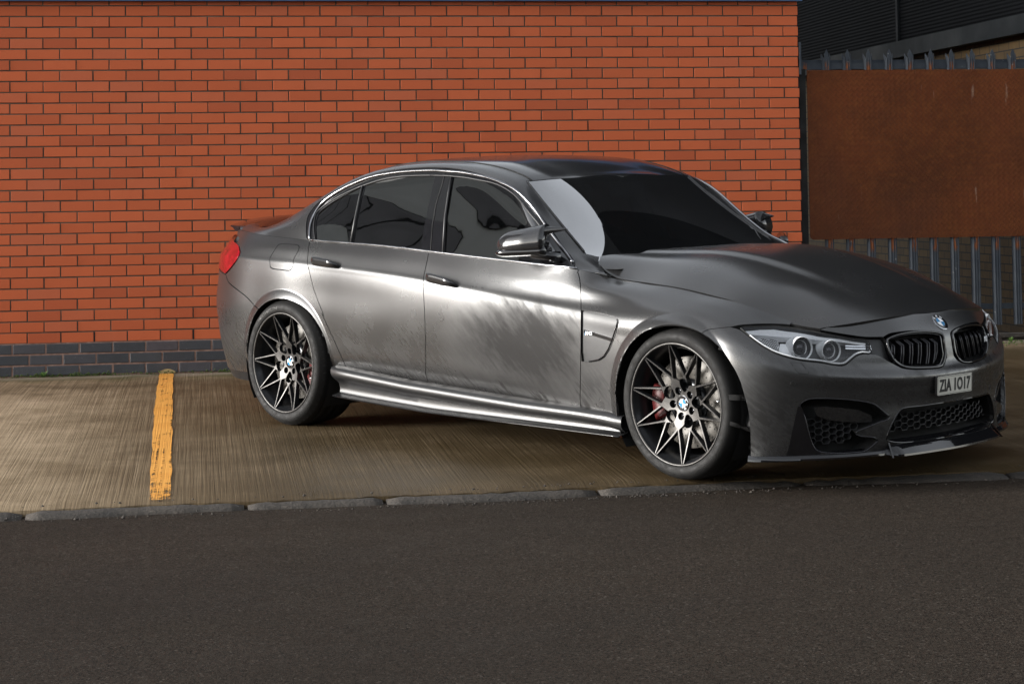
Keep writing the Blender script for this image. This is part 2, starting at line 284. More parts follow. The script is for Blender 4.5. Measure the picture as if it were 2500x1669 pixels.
# ---- surface patches trimmed to an outline, shaded with the exact surface normal
def sfun(name): return {'body':body,'house':house,'hood':hood,'screen':screen}[name]
SC={'body':.095,'house':.12,'hood':1.0,'screen':.62}
def normals(S,u,v,h=2e-3):
    a=S(u+h,v)-S(u-h,v); vv=h*(1 if S is screen else 4)
    b=S(u,v+vv)-S(u,v-vv)
    n=np.cross(a,b); n/= (np.linalg.norm(n,axis=1)[:,None]+1e-12); return n
CEN=np.array([1.2,0,.55])
def outward(P,n):
    c=P-CEN; c[:,0]*=.25
    s=np.sign((n*c).sum(1)); s[s==0]=1; 
    s=np.sign(np.median(s)) if True else s
    return n*s
def inside(poly,P):
    x,y=P[:,0],P[:,1]; c=np.zeros(len(P),bool); n=len(poly)
    for i in range(n):
        x1,y1=poly[i]; x2,y2=poly[(i+1)%n]
        k=((y1>y)!=(y2>y)); 
        with np.errstate(divide='ignore',invalid='ignore'): c^= k&(x<(x2-x1)*(y-y1)/(y2-y1+1e-15)+x1)
    return c
def clean(poly,eps=.0015):
    out=[poly[0]]
    for p in poly[1:]:
        if math.hypot(p[0]-out[-1][0],p[1]-out[-1][1])>eps: out.append(p)
    if math.hypot(out[0][0]-out[-1][0],out[0][1]-out[-1][1])<eps: out.pop()
    return out
def area(p): return .5*sum(p[i][0]*p[(i+1)%len(p)][1]-p[(i+1)%len(p)][0]*p[i][1] for i in range(len(p)))
def shrink(poly,d):
    """poly in metric param space; move vertices inward by d (outward if negative)"""
    n=len(poly); s=1 if area(poly)>0 else -1; out=[]
    for i in range(n):
        a,b,c=poly[i-1],poly[i],poly[(i+1)%n]
        n1=np.array([-(b[1]-a[1]),b[0]-a[0]]); n1/=np.linalg.norm(n1)+1e-12
        n2=np.array([-(c[1]-b[1]),c[0]-b[0]]); n2/=np.linalg.norm(n2)+1e-12
        m=n1+n2; l=np.linalg.norm(m); m=m/l if l>.2 else n1
        k=d/max(.45,float(m@n1)); out.append((b[0]+s*m[0]*k,b[1]+s*m[1]*k))
    return out
def edge_cut(poly,lim):  return poly
def patch(surf,poly,holes=(),gap=.0022,step=.022,off=0.0,depth=.012,keep=None,uv=False,dv=None):
    """returns V,N,F of a trimmed patch incl. folded rim"""
    S=sfun(surf); k=SC[surf]
    P=clean([(u,v*k) for u,v in poly]); Q=[]
    for i in range(len(P)):
        a_,b_=P[i],P[(i+1)%len(P)]; n_=max(1,int(math.hypot(b_[0]-a_[0],b_[1]-a_[1])/(step*1.2)))
        Q+=[(a_[0]+(b_[0]-a_[0])*q/n_,a_[1]+(b_[1]-a_[1])*q/n_) for q in range(n_)]
    P=Q
    if area(P)<0: P=P[::-1]
    Hs=[clean([(u,v*k) for u,v in h]) for h in holes]
    cen=keep
    if gap: 
        Q=shrink(P,gap)
        if cen is not None: Q=[(p if cen(p[0],p[1]/k) else q) for p,q in zip(P,Q)]
        P=Q; Hs=[shrink(h,-gap) for h in Hs]
    pa=np.array(P); lo=pa.min(0); hi=pa.max(0)
    sy=step if dv is None else dv*k
    gx=np.arange(lo[0]+step*.5,hi[0],step); gy=np.arange(lo[1]+sy*.5,hi[1],sy)
    g=np.array([(a,b) for a in gx for b in gy]) if len(gx) and len(gy) else np.zeros((0,2))
    if surf=='body' and len(g):
        xy=S(g[:,0],g[:,1]/k); near=np.zeros(len(g),bool)
        for wx_,wz_ in WH: rr=np.hypot(xy[:,0]-wx_,xy[:,2]-wz_); near|=(rr>.325)&(rr<.425)
        near&=(g[:,0]<3.35)
        h=.25
        g=np.vstack([g[~near]]+[g[near]+np.array([a*step*h,b*sy*h]) for a in (-1.5,-.5,.5,1.5) for b in (-1.5,-.5,.5,1.5)])
    if len(g):
        m=inside(P,g)
        for h in Hs: m&=~inside(h,g)
        bd=np.array(P+[p for h in Hs for p in h])
        # drop grid points too close to the boundary
        gi=g[m]
        if len(gi):
            dmin=np.full(len(gi),9.)
            for b0 in range(0,len(bd),50):
                d=np.abs(gi[:,None,:]-bd[None,b0:b0+50,:]); dd=np.hypot(d[...,0],d[...,1]).min(1); dmin=np.minimum(dmin,dd)
            gi=gi[dmin>min(step,sy)*(.45 if surf!='body' else .16)]
        g=gi
    vs=list(P); ed=[(i,(i+1)%len(P)) for i in range(len(P))]
    for h in Hs:
        b=len(vs); vs+=h; ed+=[(b+i,b+(i+1)%len(h)) for i in range(len(h))]
    vs+= [tuple(p) for p in g]
    r=delaunay_2d_cdt([Vector(p) for p in vs],ed,[],0,1e-6)
    X=np.array([tuple(v) for v in r[0]]); T=[f for f in r[2]]
    c=np.array([X[list(f)].mean(0) for f in T]); m=inside(P,c)
    for h in Hs: m&=~inside(h,c)
    T=[f for f,q in zip(T,m) if q]
    u=X[:,0]; v=X[:,1]/k
    V=S(u,v); N=outward(V,normals(S,u,v))
    # orient
    F=[]
    for f in T:
        a,b,d=V[f[0]],V[f[1]],V[f[2]]; 
        F.append(tuple(f) if np.cross(b-a,d-a)@N[f[0]]>0 else tuple(f)[::-1])
    V=V+N*off
    # rim
    from collections import Counter
    ec=Counter(); 
    for f in F:
        for i in range(len(f)): ec[tuple(sorted((f[i],f[(i+1)%len(f)])))]+=1
    RF=[];RV=[];idx={}
    base=len(V)
    if depth:
        for f in F:
            for i in range(len(f)):
                a,b=f[i],f[(i+1)%len(f)]
                if ec[tuple(sorted((a,b)))]==1:
                    if abs(V[a][1])<.004 and abs(V[b][1])<.004: continue
                    q=[]
                    for t in (a,b):
                        q.append(V[t]); 
                    RV+= [V[a],V[b],V[b]-N[b]*depth,V[a]-N[a]*depth]; j=base+len(RV)-4; RF.append((j+1,j,j+3,j+2))
    return V,N,F,(np.array(RV) if RV else np.zeros((0,3))),RF
def patch_obj(name,surf,poly,mat,parent,sides=(1,),**kw):
    V,N,F,RV,RF=patch(surf,poly,**kw)
    AV=[];AF=[];AN=[];AS=[]
    for s in sides:
        b=len(AV); M=np.array([1,s,1.])
        A=np.vstack([V,RV]) if len(RV) else V
        AV+= [tuple(p) for p in A*M]
        nn=N.copy(); cy=np.abs(V[:,1])<.004; nn[cy,1]=0; nn/=np.linalg.norm(nn,axis=1)[:,None]
        AN+= [tuple(p) for p in nn*M]+[(0,0,0)]*len(RV)
        for f in F: f=f if s>0 else f[::-1]; AF.append(tuple(i+b for i in f)); AS.append(True)
        for f in RF: f=f if s>0 else f[::-1]; AF.append(tuple(i+b for i in f)); AS.append(False)
    me=mesh(AV,AF); me.polygons.foreach_set('use_smooth',np.array(AS,dtype=bool))
    me.normals_split_custom_set_from_vertices(AN)
    return link(name,me,mat,parent)
def onsurf(surf,pts,off=0.0):
    p=np.array(pts); S=sfun(surf); V=S(p[:,0],p[:,1]); N=outward(V,normals(S,p[:,0],p[:,1])); return V+N*off,N
def mir(V): return np.array(V)*np.array([1,-1,1.])
def text_mesh(txt,size,depth=.001,sx=1.0,bold=.0,space=1.0):
    cu=bpy.data.curves.new('lettering','FONT'); cu.body=txt; cu.size=size; cu.extrude=depth; cu.align_x='CENTER'; cu.align_y='CENTER'; cu.offset=bold; cu.space_character=space
    o=bpy.data.objects.new('lettering',cu); COL.objects.link(o)
    dg=bpy.context.evaluated_depsgraph_get(); me=bpy.data.meshes.new_from_object(o.evaluated_get(dg))
    bpy.data.objects.remove(o); bpy.data.curves.remove(cu)
    for v in me.vertices: v.co.x*=sx
    return me
def place_mesh(me,fn):
    for v in me.vertices: v.co=Vector(fn(v.co)) 
    me.update(); return me
# ---------------------------------------------------------------- smooth surfaces of the car body
def nspline(xs, ys):
    xs=np.asarray(xs,float); ys=np.asarray(ys,float); n=len(xs); h=np.diff(xs)
    A=np.zeros((n,n)); b=np.zeros((n,)+ys.shape[1:]); A[0,0]=A[-1,-1]=1
    for i in range(1,n-1):
        A[i,i-1]=h[i-1]; A[i,i]=2*(h[i-1]+h[i]); A[i,i+1]=h[i]
        b[i]=6*((ys[i+1]-ys[i])/h[i]-(ys[i]-ys[i-1])/h[i-1])
    M=np.linalg.solve(A,b)
    def f(x):
        x=np.atleast_1d(np.asarray(x,float)); i=np.clip(np.searchsorted(xs,x)-1,0,n-2)
        ex=(slice(None),)+(None,)*(ys.ndim-1)
        hh=h[i][ex]; a=((xs[i+1]-x)[ex])/hh; c=((x-xs[i])[ex])/hh
        return a*ys[i]+c*ys[i+1]+((a**3-a)*M[i]+(c**3-c)*M[i+1])*hh**2/6
    return f
def vpchip(R, v):
    # R: (N, K, 3) rail points for N samples, v: (N,) in 0..K-1 ; monotone cubic across rails
    N,K,_=R.shape; d=np.diff(R,axis=1); m=np.zeros_like(R)
    a=d[:,:-1]; b=d[:,1:]; s=(a*b)>0
    m[:,1:-1]=np.where(s, 2*a*b/np.where(np.abs(a+b)<1e-12,1,a+b), 0)
    m[:,0]=np.where(d[:,0]*(1.5*d[:,0]-.5*m[:,1])>0,1.5*d[:,0]-.5*m[:,1],0)
    m[:,-1]=np.where(d[:,-1]*(1.5*d[:,-1]-.5*m[:,-2])>0,1.5*d[:,-1]-.5*m[:,-2],0)
    i=np.clip(v.astype(int),0,K-2); t=(v-i)[:,None]; r=np.arange(N)
    p0=R[r,i];p1=R[r,i+1];m0=m[r,i];m1=m[r,i+1]
    return p0*(2*t**3-3*t**2+1)+m0*(t**3-2*t**2+t)+p1*(3*t**2-2*t**3)+m1*(t**3-t**2)
def sstep(a,b,x):
    t=np.clip((x-a)/(b-a),0,1); return t*t*(3-2*t)
def vsmooth(R, v, SM):
    # cubic (Catmull-Rom) across rails; SM per rail 1=smooth, 0=crease handled by close rails
    N,K,_=R.shape; m=np.zeros_like(R)
    ch=np.linalg.norm(np.diff(R,axis=1),axis=2)+1e-6          # chord lengths
    d=np.diff(R,axis=1)/ch[:,:,None]
    w0=ch[:,1:,None]; w1=ch[:,:-1,None]
    m[:,1:-1]=(d[:,:-1]*w0+d[:,1:]*w1)/(w0+w1)
    m[:,0]=d[:,0]; m[:,-1]=d[:,-1]
    i=np.clip(v.astype(int),0,K-2); t=(v-i)[:,None]; r=np.arange(N); c=ch[r,i][:,None]
    p0=R[r,i];p1=R[r,i+1];m0=m[r,i]*c;m1=m[r,i+1]*c
    return p0*(2*t**3-3*t**2+1)+m0*(t**3-2*t**2+t)+p1*(3*t**2-2*t**3)+m1*(t**3-t**2)
# rails of the lower body, (u, x, half width, z) knots.  u follows the car round from tail centre to nose centre
UR=[-1.9,-1.3,-1.0,-.75,-.5,-.25,0,.15]
def rear(xs,ws,zs): return [(u,x,w,z) for u,x,w,z in zip(UR,xs,ws,zs)]
UF=[3.15,3.3,3.45,3.6,3.75,3.9,4.05,4.2]
def front(xs,ws,zs): return [(u,x,w,z) for u,x,w,z in zip(UF,xs,ws,zs)]
def mid(l): return [(x,x,w,z) for x,w,z in l]
RA=[
 rear([-.98,-.94,-.84,-.70,-.5,-.25,0,.15],[0,.40,.66,.79,.855,.87,.87,.87],[.26,.26,.26,.255,.25,.26,.28,.30])
 +mid([(.6,.860,.325),(1.2,.850,.295),(1.7,.850,.275),(2.2,.878,.262),(2.5,.90,.24),(2.8,.91,.20),(3.0,.915,.16)])
 +front([3.15,3.275,3.37,3.455,3.52,3.565,3.59,3.60],[.922,.885,.77,.645,.50,.33,.16,0],[.147,.147,.147,.147,.147,.147,.147,.147]),
 rear([-1.02,-.97,-.87,-.72,-.5,-.25,0,.15],[0,.42,.68,.805,.885,.895,.895,.892],[.36,.36,.36,.36,.36,.36,.37,.38])
 +mid([(.6,.882,.385),(1.2,.873,.36),(1.7,.874,.345),(2.2,.886,.335),(2.5,.905,.31),(2.8,.915,.27),(3.0,.92,.235)])
 +front([3.15,3.28,3.385,3.47,3.54,3.585,3.615,3.625],[.927,.875,.755,.615,.465,.305,.15,0],[.215,.21,.205,.205,.205,.205,.205,.205]),
 rear([-1.06,-1.0,-.89,-.735,-.5,-.25,0,.15],[0,.44,.695,.82,.90,.912,.912,.905],[.5,.5,.5,.5,.5,.5,.5,.49])
 +mid([(.6,.897,.48),(1.2,.890,.46),(1.7,.890,.45),(2.2,.899,.44),(2.5,.911,.41),(2.8,.919,.37),(3.0,.924,.32)])
 +front([3.15,3.283,3.389,3.474,3.545,3.592,3.622,3.632],[.930,.873,.752,.615,.465,.305,.15,0],[.29,.28,.275,.272,.27,.27,.27,.27]),
 rear([-1.075,-1.015,-.895,-.74,-.5,-.25,0,.15],[0,.45,.705,.828,.908,.920,.921,.914],[.63,.63,.63,.63,.62,.62,.62,.62])
 +mid([(.6,.909,.60),(1.2,.904,.58),(1.7,.903,.565),(2.2,.907,.55),(2.5,.916,.52),(2.8,.922,.48),(3.0,.925,.43)])
 +front([3.15,3.285,3.389,3.472,3.544,3.594,3.627,3.637],[.930,.870,.749,.613,.462,.303,.15,0],[.385,.36,.35,.345,.34,.34,.34,.34]),
 rear([-1.07,-1.01,-.885,-.735,-.5,-.25,0,.15],[0,.445,.695,.818,.898,.917,.920,.912],[.75,.75,.75,.745,.74,.73,.73,.725])
 +mid([(.6,.908,.71),(1.2,.908,.68),(1.7,.907,.66),(2.2,.908,.64),(2.5,.916,.61),(2.8,.922,.585),(3.0,.922,.55)])
 +front([3.15,3.288,3.391,3.474,3.55,3.603,3.638,3.648],[.926,.865,.746,.611,.461,.303,.15,0],[.49,.445,.42,.408,.40,.40,.40,.40]),
 rear([-1.06,-1.0,-.88,-.73,-.5,-.25,0,.15],[0,.44,.685,.806,.882,.906,.911,.906],[.86,.86,.86,.86,.858,.85,.845,.84])
 +mid([(.6,.9035,.82),(1.2,.902,.78),(1.7,.902,.735),(2.2,.903,.695),(2.5,.914,.67),(2.8,.921,.655),(3.0,.918,.63)])
 +front([3.15,3.29,3.391,3.476,3.555,3.608,3.642,3.652],[.915,.852,.742,.611,.46,.303,.15,0],[.585,.535,.495,.474,.462,.457,.455,.455]),
 rear([-1.055,-.995,-.876,-.728,-.5,-.25,0,.15],[0,.44,.681,.801,.877,.901,.906,.902],[.89,.89,.89,.888,.885,.878,.872,.866])
 +mid([(.6,.9,.846),(1.2,.898,.806),(1.7,.898,.757),(2.2,.898,.712),(2.5,.907,.692),(2.8,.912,.685),(3.0,.905,.662)])
 +front([3.15,3.285,3.38,3.463,3.537,3.588,3.614,3.622],[.902,.835,.730,.600,.456,.303,.15,0],[.62,.572,.528,.505,.491,.485,.483,.483]),
 rear([-1.05,-.985,-.868,-.72,-.5,-.25,0,.15],[0,.435,.671,.789,.866,.891,.897,.893],[.912,.912,.911,.908,.905,.898,.892,.886])
 +mid([(.6,.891,.866),(1.2,.888,.826),(1.7,.886,.781),(2.2,.880,.741),(2.5,.885,.730),(2.8,.888,.722),(3.0,.875,.70)])
 +front([3.15,3.28,3.368,3.452,3.525,3.576,3.602,3.610],[.868,.797,.707,.582,.442,.30,.15,0],[.657,.614,.584,.565,.553,.545,.54,.54]),
 rear([-1.03,-.97,-.85,-.70,-.5,-.25,0,.15],[0,.42,.64,.755,.832,.864,.872,.869],[.97,.97,.965,.96,.955,.95,.945,.937])
 +mid([(.6,.863,.925),(1.2,.859,.888),(1.7,.858,.852),(2.2,.852,.816),(2.5,.835,.792),(2.8,.826,.768),(3.0,.808,.742)])
 +front([3.15,3.265,3.348,3.43,3.50,3.558,3.588,3.597],[.798,.732,.672,.56,.43,.30,.15,0],[.69,.652,.632,.618,.613,.610,.610,.610]),
 rear([-1.0,-.95,-.83,-.68,-.5,-.25,0,.15],[0,.40,.60,.705,.775,.818,.833,.835],[1.03,1.03,1.03,1.026,1.02,1.005,.995,.986])
 +mid([(.6,.835,.972),(1.2,.832,.942),(1.7,.832,.915),(2.05,.83,.898),(2.2,.80,.882),(2.32,.738,.848),(2.5,.735,.836),(2.8,.735,.806),(3.0,.718,.772)])
 +front([3.15,3.235,3.305,3.38,3.44,3.485,3.515,3.526],[.668,.635,.618,.595,.44,.30,.15,0],[.712,.681,.671,.664,.682,.692,.697,.698]),
]
NR=len(RA)
def _ghost(r):
    a=[(2*4.2-k[0],k[1],-k[2],k[3]) for k in r[-3:-1]][::-1]; b=[(2*-1.9-k[0],k[1],-k[2],k[3]) for k in r[1:3]][::-1]
    return b+list(r)+a
RA=[_ghost(r) for r in RA]
_rail=[nspline([k[0] for k in r],[k[1:] for k in r]) for r in RA]
WH=[(0.0,.337),(2.812,.331)]
def flare(x,w,z):
    d=np.zeros_like(x)
    for cx_,cz_ in WH:
        r=np.hypot(x-cx_,z-cz_)
        ang=np.arctan2(z-cz_,x-cx_)
        k=sstep(-.55,.0,ang)*(1-sstep(np.pi-.0,np.pi+.3,ang)) if False else 1.0
        t=np.clip((.394-r)/.05,0,1.2)
        t=np.where(t<.16,t*t/.32,t-.08)
        d=d+ .019*t*(1.35-.35*t)*sstep(.12,.22,z)*sstep(.76,.84,w)*sstep(.33,.342,r)
    return d
def body(u,v):
    u=np.atleast_1d(np.asarray(u,float)); v=np.atleast_1d(np.asarray(v,float))
    R=np.stack([f(u) for f in _rail],1)   # N,K,3  (x,w,z)
    k=sstep(2.32,2.5,u)
    if k.max()>0: R[:,9,2]=R[:,9,2]*(1-k)+k*hood(R[:,9,0],R[:,9,1])[:,2]
    P=vsmooth(R,v,None)
    w=P[:,1]+flare(P[:,0],P[:,1],P[:,2])*np.clip((3.30-u)/.1,0,1)*np.clip((u+.6)/.1,0,1)
    return np.stack([P[:,0],-w,P[:,2]],1)
# rails of the glasshouse, knots (x, half width, z)
a9=lambda x: _rail[9](x)
def _g0():
    xs=np.array([-.68,-.5,-.25,0,.15,.6,1.2,1.7,2.05,2.2,2.3])
    P=a9(np.where(xs==-.68,-.75,xs)); return [(x,p[1],p[2]) for x,p in zip(xs,P)]
GR=[
 _g0(),
 [(-.68,.68,1.04),(-.5,.745,1.03),(-.25,.78,1.045),(0,.79,1.07),(.15,.79,1.085),(.6,.77,1.10),(1.1,.765,1.09),(1.4,.772,1.07),(1.6,.785,1.03),(1.8,.80,.985),(1.95,.81,.94),(2.1,.812,.905),(2.3,.765,.86)],
 [(-.68,.66,1.047),(-.5,.72,1.035),(-.25,.74,1.072),(0,.745,1.135),(.15,.732,1.185),(.6,.69,1.285),(1.1,.682,1.30),(1.4,.70,1.24),(1.6,.735,1.15),(1.8,.775,1.05),(1.95,.80,.975),(2.1,.795,.915),(2.3,.745,.868)],
 [(-.68,.63,1.053),(-.5,.69,1.04),(-.25,.705,1.09),(-.05,.705,1.165),(.12,.695,1.235),(.377,.68,1.318),(.74,.665,1.362),(1.1,.655,1.365),(1.365,.662,1.325),(1.549,.685,1.268),(1.70,.72,1.176),(1.85,.765,1.045),(2.0,.795,.955),(2.1,.775,.925),(2.3,.725,.855)],
 [(-.68,.57,1.02),(-.5,.59,1.03),(-.23,.585,1.105),(.06,.575,1.232),(.3,.565,1.322),(.6,.56,1.385),(.81,.557,1.397),(1.07,.556,1.392),(1.316,.556,1.368),(1.5,.555,1.325),(1.58,.56,1.292),(1.66,.585,1.23),(1.8,.625,1.125),(1.95,.66,1.025),(2.1,.68,.940),(2.3,.66,.85)],
 [(-.68,.30,1.02),(-.5,.30,1.05),(-.23,.30,1.165),(.06,.30,1.285),(.3,.30,1.357),(.6,.30,1.404),(.81,.30,1.413),(1.07,.30,1.411),(1.316,.30,1.388),(1.5,.30,1.342),(1.58,.30,1.318),(1.66,.31,1.29),(1.8,.33,1.19),(1.95,.34,1.082),(2.1,.34,.978),(2.3,.34,.87)],
 [(-.68,.0,1.02),(-.5,.0,1.055),(-.23,.0,1.17),(.06,.0,1.293),(.3,.0,1.366),(.6,.0,1.412),(.81,.0,1.421),(1.07,.0,1.418),(1.316,.0,1.396),(1.5,.0,1.351),(1.58,.0,1.328),(1.66,.0,1.307),(1.8,.0,1.212),(1.95,.0,1.106),(2.1,.0,1.0),(2.3,.0,.875)],
]
_grail=[nspline([k[0] for k in r],[k for k in r]) for r in GR]
def house(u,v):
    u=np.atleast_1d(np.asarray(u,float)); v=np.atleast_1d(np.asarray(v,float))
    R=np.stack([f(u) for f in _grail],1)
    # mirror rail beyond the centre keeps the crown flat at y=0
    M=R[:,-2:-1].copy(); M[:,:,1]*=-1
    P=vsmooth(np.concatenate([R,M],1),v,None)
    return np.stack([P[:,0],-P[:,1],P[:,2]],1)
HX=[2.0,2.10,2.35,2.60,2.85,3.05,3.25,3.40,3.55]
HY=[0,.15,.30,.45,.60,.72,.84]
HZ=[[.93,.93,.93,.935,.94,.93,.90],
    [.941,.941,.941,.943,.944,.922,.87],
    [.953,.953,.950,.943,.920,.852,.77],
    [.954,.954,.951,.939,.903,.841,.75],
    [.923,.922,.917,.902,.865,.805,.72],
    [.874,.873,.866,.850,.813,.753,.66],
    [.815,.813,.804,.784,.715,.632,.54],
    [.758,.756,.745,.717,.652,.56,.46],
    [.688,.686,.672,.635,.57,.48,.38]]
_hx=nspline(HX,HZ)
def hood(x,y):
    x=np.atleast_1d(np.asarray(x,float)); y=np.atleast_1d(np.asarray(y,float)); w=np.abs(y)
    Z=_hx(x)                                  # N,7
    yy=[-.45,-.30,-.15]+HY
    Zf=np.concatenate([Z[:,3:0:-1],Z],1)
    out=np.empty(len(x)); 
    # spline across y for every sample
    h=np.diff(yy); n=len(yy); A=np.zeros((n,n)); A[0,0]=A[-1,-1]=1
    for i in range(1,n-1): A[i,i-1]=h[i-1];A[i,i]=2*(h[i-1]+h[i]);A[i,i+1]=h[i]
    b=np.zeros((n,len(x)))
    for i in range(1,n-1): b[i]=6*((Zf[:,i+1]-Zf[:,i])/h[i]-(Zf[:,i]-Zf[:,i-1])/h[i-1])
    M=np.linalg.solve(A,b); ya=np.array(yy); i=np.clip(np.searchsorted(ya,w)-1,0,n-2); r=np.arange(len(x))
    a=(ya[i+1]-w)/h[i]; c=(w-ya[i])/h[i]
    z=a*Zf[r,i]+c*Zf[r,i+1]+((a**3-a)*M[i,r]+(c**3-c)*M[i+1,r])*h[i]**2/6
    yb=.40-.12*(x-2.2)/1.2                     # power dome edge
    fade=sstep(3.45,3.0,x)*sstep(2.0,2.25,x) if False else (1-sstep(3.0,3.45,x))
    z=z+.013*(1-sstep(yb-.07,yb+.02,w))*fade
    z=z-.010*np.exp(-((w)/.10)**2)*(1-sstep(2.5,3.2,x))*0
    return np.stack([x,y,z],1)

# windscreen: one smooth sheet, u = height, v = 0 at the centre line .. 1 at the edge
_sz=np.array([1.293,1.218,1.132,1.043,.964,.90]); _cx=np.polyfit(_sz,[1.567,1.673,1.792,1.922,2.054,2.165],2); _cw=np.polyfit(_sz,[.590,.602,.621,.654,.688,.713],2)
def screen(u,v):
    z=np.atleast_1d(np.asarray(u,float)); s=np.atleast_1d(np.asarray(v,float))
    xc=1.652+(1.311-z)*1.47+.020*(1-((z-1.09)/.22)**2); xe=np.polyval(_cx,z); w=np.polyval(_cw,z)
    return np.stack([xc-(xc-xe)*s*s,-w*s,z],1)
